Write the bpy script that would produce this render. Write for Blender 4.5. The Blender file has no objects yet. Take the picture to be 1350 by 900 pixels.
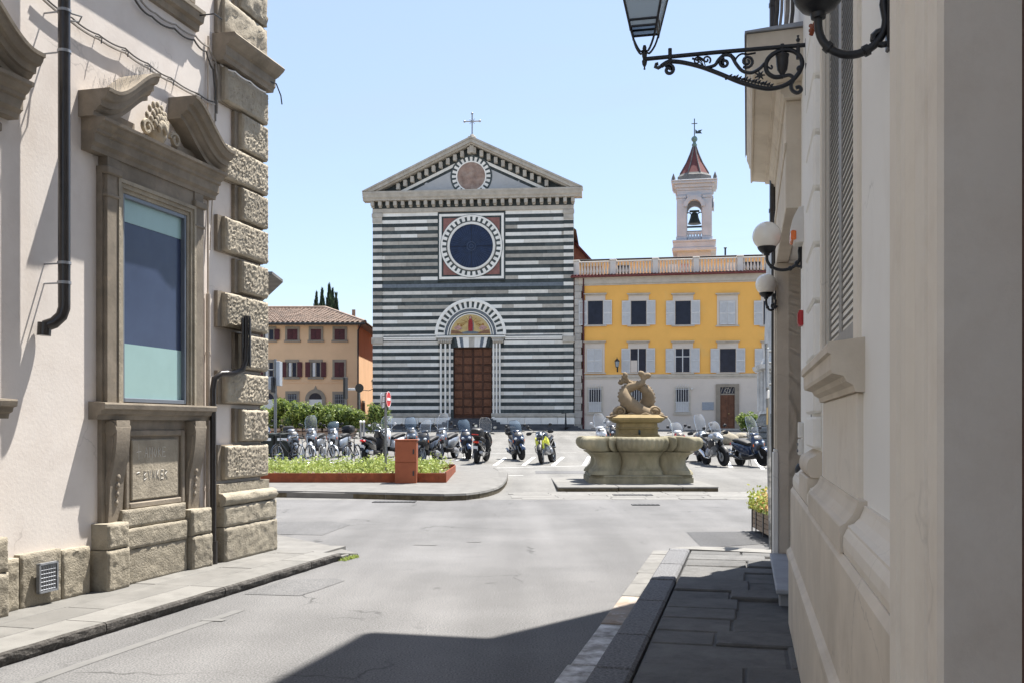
import bpy, bmesh, math, random
from mathutils import Vector, Matrix, noise
R = math.radians
PI = math.pi
random.seed(11)
SC = bpy.context.scene
COL = SC.collection

# ---------------------------------------------------------------- camera, sky, sun
F, EYE, HY, CX = 1312.0, 1.6, 561.0, 675.0
cam_data = bpy.data.cameras.new('camera')
cam_data.sensor_width = 36.0
cam_data.lens = 36.0 * F / 1350.0
cam_data.shift_y = (HY - 450.0) / 1350.0
cam_data.clip_start = 0.05
cam_data.clip_end = 8000
cam = bpy.data.objects.new('camera', cam_data)
COL.objects.link(cam)
cam.location = (0, 0, EYE)
cam.rotation_euler = (PI / 2, 0, 0)
SC.camera = cam

SUN_EL, SUN_AZ = R(66.5), math.atan2(0.660, 0.751)
world = bpy.data.worlds.new('World')
SC.world = world
world.use_nodes = True
wn = world.node_tree.nodes
wl = world.node_tree.links
bgn = wn['Background']
sky = wn.new('ShaderNodeTexSky')
sky.sky_type = 'NISHITA'
sky.sun_disc = False
sky.sun_elevation = SUN_EL
sky.sun_rotation = SUN_AZ
sky.altitude = 60
sky.air_density = 1.0
sky.dust_density = 0.7
sky.ozone_density = 1.0
# thin high cirrus over the whole dome
tc = wn.new('ShaderNodeTexCoord')
mp = wn.new('ShaderNodeMapping'); mp.inputs['Scale'].default_value = (1.2, 2.2, 6.0)
mp.inputs['Rotation'].default_value = (0.1, 0.25, 0.6)
nz = wn.new('ShaderNodeTexNoise'); nz.inputs['Scale'].default_value = 2.4
nz.inputs['Detail'].default_value = 8; nz.inputs['Roughness'].default_value = 0.55
nz.inputs['Distortion'].default_value = 0.5
rp = wn.new('ShaderNodeMapRange'); rp.inputs[1].default_value = 0.5; rp.inputs[2].default_value = 0.85
rp.inputs[3].default_value = 0.50; rp.inputs[4].default_value = 0.72
mx = wn.new('ShaderNodeMix'); mx.data_type = 'RGBA'
mx.inputs['B'].default_value = (2.55, 3.1, 4.1, 1)
wl.new(tc.outputs['Generated'], mp.inputs['Vector']); wl.new(mp.outputs[0], nz.inputs['Vector'])
wl.new(nz.outputs['Fac'], rp.inputs[0]); wl.new(rp.outputs[0], mx.inputs['Factor'])
wl.new(sky.outputs[0], mx.inputs['A'])
wl.new(mx.outputs['Result'], bgn.inputs['Color'])
bgn.inputs['Strength'].default_value = 0.085

sun_data = bpy.data.lights.new('sun', 'SUN')
sun_data.energy = 4.6
sun_data.angle = R(0.53)
sun_data.color = (1.0, 0.955, 0.88)
sun = bpy.data.objects.new('sun', sun_data)
COL.objects.link(sun)
sdir = Vector((math.sin(SUN_AZ) * math.cos(SUN_EL), math.cos(SUN_AZ) * math.cos(SUN_EL), math.sin(SUN_EL)))
sun.rotation_euler = sdir.to_track_quat('Z', 'Y').to_euler()
sun.location = sdir * 80

SC.view_settings.view_transform = 'Standard'
SC.view_settings.look = 'None'
SC.view_settings.exposure = 1.5
SC.view_settings.gamma = 1.0
SC.render.engine = 'CYCLES'
SC.cycles.max_bounces = 8
SC.cycles.diffuse_bounces = 5
SC.cycles.transparent_max_bounces = 12

# ---------------------------------------------------------------- helpers
def PX(px, Y): return (px - CX) * Y / F
def PZ(py, Y): return EYE + (HY - py) * Y / F
def gz(Y): return max(0.0, min((Y - 24.0) * 0.026, 1.404))
def ground_depth(py): return 2.224 / ((py - HY) / F + 0.026)   # depth of a foot point on the rising piazza

ORG = {}
class MB:
    def __init__(s):
        s.v = []; s.f = []; s.mi = []; s.cur = 0
    def add(s, vs, fs):
        o = len(s.v)
        s.v.extend([tuple(p) for p in vs])
        for f in fs:
            s.f.append(tuple(i + o for i in f)); s.mi.append(s.cur)
        return s
    def mat(s, i): s.cur = i; return s
    def box(s, x0, x1, y0, y1, z0, z1):
        vs = [(x, y, z) for x in (x0, x1) for y in (y0, y1) for z in (z0, z1)]
        return s.add(vs, [(0, 1, 3, 2), (4, 6, 7, 5), (0, 4, 5, 1), (2, 3, 7, 6), (0, 2, 6, 4), (1, 5, 7, 3)])
    def cbox(s, x0, x1, y0, y1, z0, z1, c=0.01):
        # chamfered box, 24 vertices
        X, Y, Z = sorted((x0, x1)), sorted((y0, y1)), sorted((z0, z1))
        c = min(c, (X[1]-X[0])*.45, (Y[1]-Y[0])*.45, (Z[1]-Z[0])*.45)
        vs = []; idx = {}
        for i in (0, 1):
            for j in (0, 1):
                for k in (0, 1):
                    p = [X[i], Y[j], Z[k]]; q = [c if i == 0 else -c, c if j == 0 else -c, c if k == 0 else -c]
                    for a in range(3):   # vertex lying on face normal to axis a
                        r = [p[b] + (0 if b == a else q[b]) for b in range(3)]
                        idx[(i, j, k, a)] = len(vs); vs.append(r)
        fs = []
        for a in range(3):
            b, d = [(1, 2), (0, 2), (0, 1)][a]
            for side in (0, 1):
                loop = []
                for u, w in ((0, 0), (1, 0), (1, 1), (0, 1)):
                    t = [0, 0, 0]; t[a] = side; t[b] = u; t[d] = w
                    loop.append(idx[(t[0], t[1], t[2], a)])
                fs.append(tuple(loop))
        for a in range(3):           # edge chamfers along axis a
            b, d = [(1, 2), (0, 2), (0, 1)][a]
            for u in (0, 1):
                for w in (0, 1):
                    t0 = [0, 0, 0]; t0[b] = u; t0[d] = w
                    t1 = list(t0); t1[a] = 1
                    fs.append((idx[(*t0, b)], idx[(*t1, b)], idx[(*t1, d)], idx[(*t0, d)]))
        for i in (0, 1):
            for j in (0, 1):
                for k in (0, 1):
                    fs.append((idx[(i, j, k, 0)], idx[(i, j, k, 1)], idx[(i, j, k, 2)]))
        return s.add(vs, fs)
    def prism(s, poly, axis, t0, t1):
        n = len(poly)
        def P(p, t):
            return (t, p[0], p[1]) if axis == 'x' else (p[0], t, p[1]) if axis == 'y' else (p[0], p[1], t)
        vs = [P(p, t0) for p in poly] + [P(p, t1) for p in poly]
        fs = [tuple(range(n)), tuple(range(2*n-1, n-1, -1))]
        fs += [(i, (i+1) % n, n + (i+1) % n, n + i) for i in range(n)]
        return s.add(vs, fs)
    def tube(s, pts, r, n=8, caps=True):
        pts = [Vector(p) for p in pts]; m = len(pts)
        rs = r if isinstance(r, (list, tuple)) else [r] * m
        vs = []; ref = None
        for i, p in enumerate(pts):
            t = (pts[min(i+1, m-1)] - pts[max(i-1, 0)])
            if t.length < 1e-9: t = Vector((0, 0, 1))
            t.normalize()
            if ref is None:
                ref = Vector((0, 0, 1)) if abs(t.z) < .9 else Vector((1, 0, 0))
            u = ref - t * ref.dot(t)
            if u.length < 1e-6: u = t.orthogonal()
            u.normalize(); w = t.cross(u); ref = u
            for k in range(n):
                a = 2 * PI * k / n
                vs.append(p + (u * math.cos(a) + w * math.sin(a)) * rs[i])
        fs = []
        for i in range(m-1):
            for k in range(n):
                fs.append((i*n+k, i*n+(k+1) % n, (i+1)*n+(k+1) % n, (i+1)*n+k))
        if caps:
            fs.append(tuple(range(n))); fs.append(tuple((m-1)*n + k for k in range(n-1, -1, -1)))
        return s.add(vs, fs)
    def lathe(s, prof, c=(0, 0, 0), axis='z', n=20, a0=0.0, a1=2*PI):
        full = abs(a1 - a0 - 2*PI) < 1e-6
        k = n if full else n + 1
        vs = []
        for r, h in prof:
            for i in range(k):
                a = a0 + (a1 - a0) * i / n
                x, y = r * math.cos(a), r * math.sin(a)
                p = (x, y, h) if axis == 'z' else (h, x, y) if axis == 'x' else (x, h, y)
                vs.append((p[0]+c[0], p[1]+c[1], p[2]+c[2]))
        fs = []
        for j in range(len(prof)-1):
            for i in range(n):
                i2 = (i+1) % k if full else i+1
                fs.append((j*k+i, j*k+i2, (j+1)*k+i2, (j+1)*k+i))
        if full:
            if prof[0][0] > 1e-5: fs.append(tuple(range(k)))
            if prof[-1][0] > 1e-5: fs.append(tuple((len(prof)-1)*k + i for i in range(k-1, -1, -1)))
        return s.add(vs, fs)
    def sphere(s, c, r, n=16, m=10, sc=(1, 1, 1)):
        vs = []
        for j in range(m+1):
            t = PI * j / m
            for i in range(n):
                a = 2*PI*i/n
                vs.append((c[0]+r*sc[0]*math.sin(t)*math.cos(a), c[1]+r*sc[1]*math.sin(t)*math.sin(a), c[2]+r*sc[2]*math.cos(t)))
        fs = [(j*n+i, j*n+(i+1) % n, (j+1)*n+(i+1) % n, (j+1)*n+i) for j in range(m) for i in range(n)]
        return s.add(vs, fs)
    def loft(s, rings, caps=True, closed=True):
        n = len(rings[0]); vs = [p for r in rings for p in r]; fs = []
        for j in range(len(rings)-1):
            for i in range(n if closed else n-1):
                i2 = (i+1) % n
                fs.append((j*n+i, j*n+i2, (j+1)*n+i2, (j+1)*n+i))
        if caps and closed:
            fs.append(tuple(range(n))); fs.append(tuple((len(rings)-1)*n + i for i in range(n-1, -1, -1)))
        return s.add(vs, fs)
    def body(s, secs, n=14, e=2.6):
        """loft along x: secs = (x, y centre, z centre, half width, half height)"""
        rings = []
        for (x, yc, zc, hw, hh) in secs:
            ring = []
            for i in range(n):
                a = 2*PI*i/n; c_, s_ = math.cos(a), math.sin(a)
                ring.append((x, yc + hw*math.copysign(abs(c_)**(2/e), c_), zc + hh*math.copysign(abs(s_)**(2/e), s_)))
            rings.append(ring)
        return s.loft(rings)
    def sheet(s, grid):
        m, n = len(grid), len(grid[0])
        return s.add([p for r in grid for p in r], [(j*n+i, j*n+i+1, (j+1)*n+i+1, (j+1)*n+i) for j in range(m-1) for i in range(n-1)])
    def ringsec(s, cx, cz, r0, r1, a0, a1, y0, y1, n=2):
        vs = []
        for i in range(n+1):
            a = a0 + (a1-a0)*i/n; c_, s_ = math.cos(a), math.sin(a)
            for r in (r0, r1):
                for y in (y0, y1):
                    vs.append((cx + r*c_, y, cz + r*s_))
        fs = []
        for i in range(n):
            b, d = 4*i, 4*(i+1)
            fs += [(b, b+2, d+2, d), (b+1, d+1, d+3, b+3), (b, d, d+1, b+1), (b+2, b+3, d+3, d+2)]
        if abs(a1-a0) < 2*PI - 1e-6:
            fs += [(0, 1, 3, 2), (4*n, 4*n+2, 4*n+3, 4*n+1)]
        return s.add(vs, fs)
    def disc(s, cx, cz, r, y0, y1, n=32, a0=0, a1=2*PI):
        full = abs(a1-a0-2*PI) < 1e-6
        poly = [(cx + r*math.cos(a0+(a1-a0)*i/n), cz + r*math.sin(a0+(a1-a0)*i/n)) for i in range(n if full else n+1)]
        return s.prism(poly, 'y', y0, y1)
    def xf(s, M, i0=0):
        for i in range(i0, len(s.v)): s.v[i] = tuple(M @ Vector(s.v[i]))
        return s
    def mesh(s, name, mats, smooth=None, off=(0, 0, 0)):
        me = bpy.data.meshes.new(name)
        me.from_pydata([(p[0]-off[0], p[1]-off[1], p[2]-off[2]) for p in s.v], [], s.f)
        if not isinstance(mats, (list, tuple)): mats = [mats]
        for m in mats: me.materials.append(m)
        if len(mats) > 1: me.polygons.foreach_set('material_index', s.mi)
        bm = bmesh.new(); bm.from_mesh(me)
        bmesh.ops.recalc_face_normals(bm, faces=bm.faces)
        bm.to_mesh(me); bm.free()
        if smooth:
            me.polygons.foreach_set('use_smooth', [True]*len(me.polygons))
            me.set_sharp_from_angle(angle=R(smooth))
        me.update()
        return me
    def build(s, name, mats, parent=None, label=None, smooth=None):
        off = (0, 0, 0)
        p = parent
        if p is not None: off = ORG.get(p.name, (0, 0, 0))
        me = s.mesh(name, mats, smooth, off)
        o = bpy.data.objects.new(name, me); COL.objects.link(o)
        if p is not None:
            o.parent = p; ORG[o.name] = off
        if label: o['label'] = label
        return o

def thing(name, label, cat, loc=(0, 0, 0), rz=0.0, group=None, org=(0, 0, 0)):
    o = bpy.data.objects.new(name, None); COL.objects.link(o)
    o.empty_display_size = 0.2
    o.location = loc; o.rotation_euler = (0, 0, rz)
    o['label'] = label; o['category'] = cat
    if group: o['group'] = group
    ORG[o.name] = org
    return o
def tag(o, label, cat, group=None):
    o['label'] = label; o['category'] = cat
    if group: o['group'] = group
    return o
def struct(o):
    o['kind'] = 'structure'; return o
def kids(o): return [c for c in o.children]
def copy_tree(o, parent=None):
    c = o.copy(); COL.objects.link(c); c.parent = parent
    for k in list(o.children): copy_tree(k, c)
    return c
def inst(src_mesh, name, parent, loc, rot=(0, 0, 0), scale=None):
    o = bpy.data.objects.new(name, src_mesh); COL.objects.link(o); o.parent = parent
    off = ORG.get(parent.name, (0, 0, 0)) if parent else (0, 0, 0)
    o.location = (loc[0]-off[0], loc[1]-off[1], loc[2]-off[2]); o.rotation_euler = rot
    if scale: o.scale = scale
    return o
def text_mesh(txt, size, depth, mat, name, parent, M):
    cu = bpy.data.curves.new('lettering', 'FONT'); cu.body = txt; cu.size = size; cu.extrude = depth
    cu.align_x = 'CENTER'; cu.align_y = 'CENTER'
    tmp = bpy.data.objects.new('lettering_tmp', cu)
    me = bpy.data.meshes.new_from_object(tmp)
    bpy.data.objects.remove(tmp); bpy.data.curves.remove(cu)
    me.transform(M); me.materials.clear(); me.materials.append(mat)
    o = bpy.data.objects.new(name, me); COL.objects.link(o); o.parent = parent
    return o

# ---------------------------------------------------------------- materials
def mat(name, base, rough=.85, v=.14, sc=3., b=.15, bs=40., alt=None, amt=0., asc=1.3, metal=0., spec=.35,
        rnd=0., alt2=None, amt2=0., asc2=6., coat=0., bdist=.01, stretch=None, crack=0., csc=1.6):
    m = bpy.data.materials.new(name); m.use_nodes = True
    nt = m.node_tree; N = nt.nodes; L = nt.links; bs_ = N['Principled BSDF']
    tcn = N.new('ShaderNodeTexCoord'); vec = tcn.outputs['Object']
    if stretch:
        mpn = N.new('ShaderNodeMapping'); mpn.inputs['Scale'].default_value = stretch
        L.new(vec, mpn.inputs['Vector']); vec = mpn.outputs[0]
    def noise_(scale, det=6, rg=.6):
        n_ = N.new('ShaderNodeTexNoise'); n_.inputs['Scale'].default_value = scale
        n_.inputs['Detail'].default_value = det; n_.inputs['Roughness'].default_value = rg
        L.new(vec, n_.inputs['Vector']); return n_.outputs['Fac']
    def rng(src, a, b_, c, d):
        r_ = N.new('ShaderNodeMapRange'); r_.inputs[1].default_value = a; r_.inputs[2].default_value = b_
        r_.inputs[3].default_value = c; r_.inputs[4].default_value = d; L.new(src, r_.inputs[0]); return r_.outputs[0]
    def mixc(a, b_, fac, mode='MIX'):
        x = N.new('ShaderNodeMix'); x.data_type = 'RGBA'; x.blend_type = mode
        for sock, val in (('A', a), ('B', b_)):
            if isinstance(val, tuple): x.inputs[sock].default_value = (*val[:3], 1)
            else: L.new(val, x.inputs[sock])
        if isinstance(fac, float): x.inputs['Factor'].default_value = fac
        else: L.new(fac, x.inputs['Factor'])
        return x.outputs['Result']
    c = tuple(base)
    lo = tuple(x*(1-v) for x in base); hi = tuple(min(1, x*(1+v)) for x in base)
    cur = mixc(lo, hi, rng(noise_(sc), .3, .7, 0, 1))
    if alt: cur = mixc(cur, alt, rng(noise_(asc, 8, .65), .62-.3*amt, .72, 0, min(1., amt*1.6)))
    if alt2: cur = mixc(cur, alt2, rng(noise_(asc2, 8, .7), .66-.3*amt2, .74, 0, min(1., amt2*1.6)))
    if crack:
        wv = N.new('ShaderNodeTexNoise'); wv.inputs['Scale'].default_value = 3.; wv.inputs['Detail'].default_value = 5; L.new(vec, wv.inputs['Vector'])
        ad = N.new('ShaderNodeMix'); ad.data_type = 'VECTOR'; ad.inputs['Factor'].default_value = .3; L.new(vec, ad.inputs[4]); L.new(wv.outputs['Color'], ad.inputs[5])
        vo = N.new('ShaderNodeTexVoronoi'); vo.feature = 'DISTANCE_TO_EDGE'; vo.inputs['Scale'].default_value = csc; L.new(ad.outputs[1], vo.inputs['Vector'])
        ml = N.new('ShaderNodeMath'); ml.operation = 'MULTIPLY'
        L.new(rng(vo.outputs['Distance'], 0, .006*csc, 1, 0), ml.inputs[0]); L.new(rng(noise_(.9, 3), .5, .6, 0, crack), ml.inputs[1])
        cur = mixc(cur, tuple(x*.45 for x in base), ml.outputs[0])
    if rnd:
        oi = N.new('ShaderNodeObjectInfo')
        hv = N.new('ShaderNodeHueSaturation'); L.new(cur, hv.inputs['Color'])
        L.new(rng(oi.outputs['Random'], 0, 1, 1-rnd, 1+rnd), hv.inputs['Value']); cur = hv.outputs[0]
    L.new(cur, bs_.inputs['Base Color'])
    bs_.inputs['Roughness'].default_value = rough; bs_.inputs['Metallic'].default_value = metal
    bs_.inputs['Specular IOR Level'].default_value = spec
    if coat: bs_.inputs['Coat Weight'].default_value = coat
    if b:
        bp = N.new('ShaderNodeBump'); bp.inputs['Strength'].default_value = b; bp.inputs['Distance'].default_value = bdist
        L.new(noise_(bs, 8, .65), bp.inputs['Height']); L.new(bp.outputs[0], bs_.inputs['Normal'])
    m.diffuse_color = (*base, 1)
    return m
def glassy(name, col, alpha=.5, rough=.08):
    m = bpy.data.materials.new(name); m.use_nodes = True
    N = m.node_tree.nodes; L = m.node_tree.links; p = N['Principled BSDF']
    p.inputs['Base Color'].default_value = (*col, 1); p.inputs['Roughness'].default_value = rough
    p.inputs['Specular IOR Level'].default_value = .6
    tr = N.new('ShaderNodeBsdfTransparent'); tr.inputs[0].default_value = (min(1, col[0]*.4+.6), min(1, col[1]*.4+.6), min(1, col[2]*.4+.6), 1)
    ms = N.new('ShaderNodeMixShader'); ms.inputs[0].default_value = alpha
    L.new(tr.outputs[0], ms.inputs[1]); L.new(p.outputs[0], ms.inputs[2]); L.new(ms.outputs[0], N['Material Output'].inputs['Surface'])
    return m
def leafmat(name, c1, c2, rough=.55):
    m = bpy.data.materials.new(name); m.use_nodes = True
    N = m.node_tree.nodes; L = m.node_tree.links; p = N['Principled BSDF']
    g = N.new('ShaderNodeNewGeometry'); mx_ = N.new('ShaderNodeMix'); mx_.data_type = 'RGBA'
    mx_.inputs['A'].default_value = (*c1, 1); mx_.inputs['B'].default_value = (*c2, 1)
    L.new(g.outputs['Random Per Island'], mx_.inputs['Factor']); L.new(mx_.outputs['Result'], p.inputs['Base Color'])
    p.inputs['Roughness'].default_value = rough
    tl = N.new('ShaderNodeBsdfTranslucent'); L.new(mx_.outputs['Result'], tl.inputs[0])
    ms = N.new('ShaderNodeMixShader'); ms.inputs[0].default_value = .35
    L.new(p.outputs[0], ms.inputs[1]); L.new(tl.outputs[0], ms.inputs[2]); L.new(ms.outputs[0], N['Material Output'].inputs['Surface'])
    return m
def asphalt(name, base, crack=.5, pale=None, v=.16, patch=0.25):
    m = mat(name, base, rough=.9, v=v, sc=.55, b=.35, bs=95., alt=tuple(x*.72 for x in base), amt=patch, asc=.35,
            alt2=tuple(min(1, x*1.35) for x in base), amt2=.18, asc2=2.2, bdist=.006)
    nt = m.node_tree; N = nt.nodes; L = nt.links; p = N['Principled BSDF']
    src = p.inputs['Base Color'].links[0].from_socket
    tcn = N.new('ShaderNodeTexCoord')
    sp = N.new('ShaderNodeTexNoise'); sp.inputs['Scale'].default_value = 75; sp.inputs['Detail'].default_value = 3
    L.new(tcn.outputs['Object'], sp.inputs['Vector'])
    r1 = N.new('ShaderNodeMapRange'); r1.inputs[1].default_value = .3; r1.inputs[2].default_value = .7
    r1.inputs[3].default_value = .5; r1.inputs[4].default_value = 1.5; L.new(sp.outputs['Fac'], r1.inputs[0])
    mu = N.new('ShaderNodeMix'); mu.data_type = 'RGBA'; mu.blend_type = 'MULTIPLY'; mu.inputs['Factor'].default_value = 1
    L.new(src, mu.inputs['A']); L.new(r1.outputs[0], mu.inputs['B'])
    # cracks: distorted voronoi edges, only in some places
    wn_ = N.new('ShaderNodeTexNoise'); wn_.inputs['Scale'].default_value = 2.2; wn_.inputs['Detail'].default_value = 6
    L.new(tcn.outputs['Object'], wn_.inputs['Vector'])
    ad = N.new('ShaderNodeMix'); ad.data_type = 'VECTOR'; ad.inputs['Factor'].default_value = .35
    L.new(tcn.outputs['Object'], ad.inputs[4]); L.new(wn_.outputs['Color'], ad.inputs[5])
    vo = N.new('ShaderNodeTexVoronoi'); vo.feature = 'DISTANCE_TO_EDGE'; vo.inputs['Scale'].default_value = .85
    L.new(ad.outputs[1], vo.inputs['Vector'])
    r2 = N.new('ShaderNodeMapRange'); r2.inputs[1].default_value = .0; r2.inputs[2].default_value = .012
    r2.inputs[3].default_value = 1; r2.inputs[4].default_value = 0; L.new(vo.outputs['Distance'], r2.inputs[0])
    n3 = N.new('ShaderNodeTexNoise'); n3.inputs['Scale'].default_value = .6; L.new(tcn.outputs['Object'], n3.inputs['Vector'])
    r3 = N.new('ShaderNodeMapRange'); r3.inputs[1].default_value = .52; r3.inputs[2].default_value = .62
    r3.inputs[3].default_value = 0; r3.inputs[4].default_value = crack; L.new(n3.outputs['Fac'], r3.inputs[0])
    ml = N.new('ShaderNodeMath'); ml.operation = 'MULTIPLY'; L.new(r2.outputs[0], ml.inputs[0]); L.new(r3.outputs[0], ml.inputs[1])
    ck = N.new('ShaderNodeMix'); ck.data_type = 'RGBA'; ck.inputs['B'].default_value = (*[x*.35 for x in base], 1)
    mpn = N.new('ShaderNodeMapping'); mpn.inputs['Rotation'].default_value = (0, 0, .26); mpn.inputs['Scale'].default_value = (1.1, .09, 1)
    L.new(tcn.outputs['Object'], mpn.inputs['Vector'])
    ln = N.new('ShaderNodeTexNoise'); ln.inputs['Scale'].default_value = 1.0; ln.inputs['Detail'].default_value = 4; L.new(mpn.outputs[0], ln.inputs['Vector'])
    r4 = N.new('ShaderNodeMapRange'); r4.inputs[1].default_value = .35; r4.inputs[2].default_value = .65; r4.inputs[3].default_value = .82; r4.inputs[4].default_value = 1.14
    L.new(ln.outputs['Fac'], r4.inputs[0])
    sn = N.new('ShaderNodeTexNoise'); sn.inputs['Scale'].default_value = 3.1; sn.inputs['Detail'].default_value = 2; L.new(tcn.outputs['Object'], sn.inputs['Vector'])
    r5 = N.new('ShaderNodeMapRange'); r5.inputs[1].default_value = .70; r5.inputs[2].default_value = .78; r5.inputs[3].default_value = 1; r5.inputs[4].default_value = .68
    L.new(sn.outputs['Fac'], r5.inputs[0])
    mm = N.new('ShaderNodeMath'); mm.operation = 'MULTIPLY'; L.new(r4.outputs[0], mm.inputs[0]); L.new(r5.outputs[0], mm.inputs[1])
    m2 = N.new('ShaderNodeMix'); m2.data_type = 'RGBA'; m2.blend_type = 'MULTIPLY'; m2.inputs['Factor'].default_value = 1
    L.new(mu.outputs['Result'], m2.inputs['A']); L.new(mm.outputs[0], m2.inputs['B']); mu = m2
    L.new(mu.outputs['Result'], ck.inputs['A']); L.new(ml.outputs[0], ck.inputs['Factor'])
    L.new(ck.outputs['Result'], p.inputs['Base Color'])
    return m

K = {}
K['plaster'] = mat('pink_white_plaster', (.69, .635, .59), v=.09, sc=.8, b=.18, bs=30, alt=(.55, .48, .43), amt=.42, asc=.9, alt2=(.74, .70, .67), amt2=.2, asc2=2.5, crack=.5, csc=.8)
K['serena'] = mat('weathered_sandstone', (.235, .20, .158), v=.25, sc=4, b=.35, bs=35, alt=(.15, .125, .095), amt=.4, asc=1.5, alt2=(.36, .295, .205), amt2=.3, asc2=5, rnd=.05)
K['serena_pale'] = mat('pale_sandstone', (.36, .315, .245), v=.2, sc=5, b=.5, bs=28, alt=(.215, .185, .145), amt=.4, asc=2.2, alt2=(.47, .42, .34), amt2=.25, asc2=7, rnd=.08, bdist=.02)  # paler sandstone of the quoins, architraves and carving
K['ashlar'] = mat('rough_ashlar', (.30, .265, .205), v=.25, sc=6, b=.8, bs=45, alt=(.24, .215, .18), amt=.35, asc=3., rnd=.08, bdist=.02)
K['pavestone'] = mat('grey_paving_stone', (.148, .143, .134), v=.2, sc=4, b=.5, bs=30, alt=(.115, .11, .104), amt=.35, asc=2, rnd=.12, bdist=.01)
K['paledge'] = mat('pale_kerb_stone', (.165, .16, .15), v=.2, sc=6, b=.5, bs=60, alt=(.13, .126, .118), amt=.35, asc=3, rnd=.1)
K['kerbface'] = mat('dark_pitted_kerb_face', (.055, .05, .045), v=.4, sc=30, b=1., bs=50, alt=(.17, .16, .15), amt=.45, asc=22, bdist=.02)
K['darkpave'] = mat('dark_slate_paving', (.105, .103, .100), v=.28, sc=5, b=1., bs=20, alt=(.068, .068, .07), amt=.3, asc=2.5, alt2=(.16, .155, .15), amt2=.22, asc2=6, rnd=.14, bdist=.012)
K['kerb_r'] = mat('speckled_kerb_granite', (.125, .125, .13), v=.6, sc=55, b=.6, bs=60, rnd=.08)
K['gutter'] = mat('gutter_stone', (.22, .21, .20), v=.2, sc=8, b=.4, bs=40, alt=(.74, .74, .75), amt=.75, asc=5, rnd=.1)
K['gutter_rust'] = mat('rust_stained_gutter', (.30, .27, .24), v=.2, sc=8, b=.4, bs=40, alt=(.19, .125, .075), amt=.8, asc=4, alt2=(.72, .70, .68), amt2=.4, asc2=7, rnd=.1)
K['road'] = asphalt('road_asphalt', (.122, .120, .120), crack=.95, patch=.4)
K['piazza'] = asphalt('pale_piazza_asphalt', (.150, .146, .138), crack=.25, patch=.15)
K['patch'] = asphalt('dark_asphalt_patch', (.07, .07, .073), crack=.1)
K['patch2'] = asphalt('worn_asphalt_patch', (.102, .101, .102), crack=.4)
K['earth'] = mat('far_ground', (.19, .185, .178), v=.15, sc=.2, b=.1)
K['paint'] = mat('worn_white_paint', (.72, .72, .70), v=.12, sc=5, b=.2, alt=(.32, .31, .30), amt=.35, asc=9)
K['paint_faint'] = mat('faded_paint', (.142, .14, .137), v=.12, sc=5, b=.2, alt=(.118, .117, .117), amt=.6, asc=7)
K['iron'] = mat('black_wrought_iron', (.012, .013, .016), rough=.42, v=.3, sc=20, b=.15, bs=120, spec=.5)
K['pipe'] = mat('dark_brown_pipe', (.022, .018, .017), rough=.28, v=.3, sc=8, b=.04, bs=20, spec=.6)
K['zinc'] = mat('grey_zinc', (.30, .31, .33), rough=.45, v=.2, sc=10, b=.1, metal=.6)
K['steel'] = mat('galvanised_steel', (.20, .205, .21), rough=.5, v=.15, sc=12, b=.05, metal=.5)
K['chrome'] = mat('bright_metal', (.72, .73, .75), rough=.18, v=.05, sc=12, b=0, metal=1.)
K['cable'] = mat('grey_cable', (.30, .275, .25), v=.2, sc=20, b=.1)
K['cable_dark'] = mat('dark_cable', (.09, .085, .08), v=.2, sc=20, b=.1)
K['beigepipe'] = mat('beige_painted_pipe', (.50, .43, .36), rough=.6, v=.1, sc=8, b=.05)
K['winframe'] = mat('blue_grey_window_frame', (.13, .15, .185), rough=.35, v=.08, sc=8, b=.02, spec=.5)
K['tealfilm'] = mat('frosted_teal_glass', (.30, .45, .44), rough=.3, v=.08, sc=1.5, b=.01, spec=.4)
K['navyglass'] = mat('dark_blue_glass', (.050, .068, .125), rough=.22, v=.22, sc=.9, b=.01, spec=.22, alt=(.085, .10, .14), amt=.3, asc=.7)
K['dark'] = mat('dark_interior', (.018, .018, .022), rough=.7, v=.3, sc=3, b=0)
K['render_white'] = mat('cream_white_render', (.88, .865, .82), v=.04, sc=1.2, b=.12, bs=35, alt=(.74, .70, .64), amt=.35, asc=1.1, crack=.45, csc=1.2)
K['render_beige'] = mat('beige_stone_render', (.68, .605, .50), v=.1, sc=2.2, b=.2, bs=45, alt=(.50, .43, .34), amt=.45, asc=1.4, alt2=(.74, .68, .59), amt2=.3, asc2=5,crack=.35, csc=1.1)
K['jamb'] = mat('grey_painted_jamb', (.77, .72, .65), v=.06, sc=1.6, b=.15, bs=55, alt=(.63, .58, .51), amt=.4, asc=2.5, alt2=(.74, .70, .65), amt2=.2, asc2=9, crack=.35, csc=1.3)
K['moulding'] = mat('cream_painted_moulding', (.79, .73, .635), v=.06, sc=3, b=.15, bs=60, alt=(.62, .55, .46), amt=.4, asc=3, alt2=(.76, .71, .63), amt2=.2, asc2=8, crack=.22, csc=1.5)
K['shutter_dk'] = mat('grey_painted_shutter', (.34, .325, .30), rough=.5, v=.12, sc=15, b=.06)
K['louvre'] = mat('louvre_with_painted_shade', (.12, .115, .105), rough=.5, v=.2, sc=15, b=.06)  # slats darker than the stiles: shade between them is put into the colour
K['globe'] = mat('opal_globe_glass', (.92, .885, .80), rough=.16, v=.06, sc=5, b=0, spec=.5, coat=.4)
K['white_plastic'] = mat('white_plastic', (.72, .70, .66), rough=.4, v=.05, sc=10, b=0)
K['orange_plastic'] = mat('orange_lens', (.80, .17, .03), rough=.25, v=.1, sc=10, b=0, coat=.4)
K['red_plastic'] = mat('red_box_paint', (.45, .03, .035), rough=.4, v=.1, sc=10, b=0)
K['wood'] = mat('weathered_wood', (.30, .225, .16), v=.25, sc=6, b=.3, bs=50, rnd=.15, stretch=(1, 6, 6))
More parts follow.
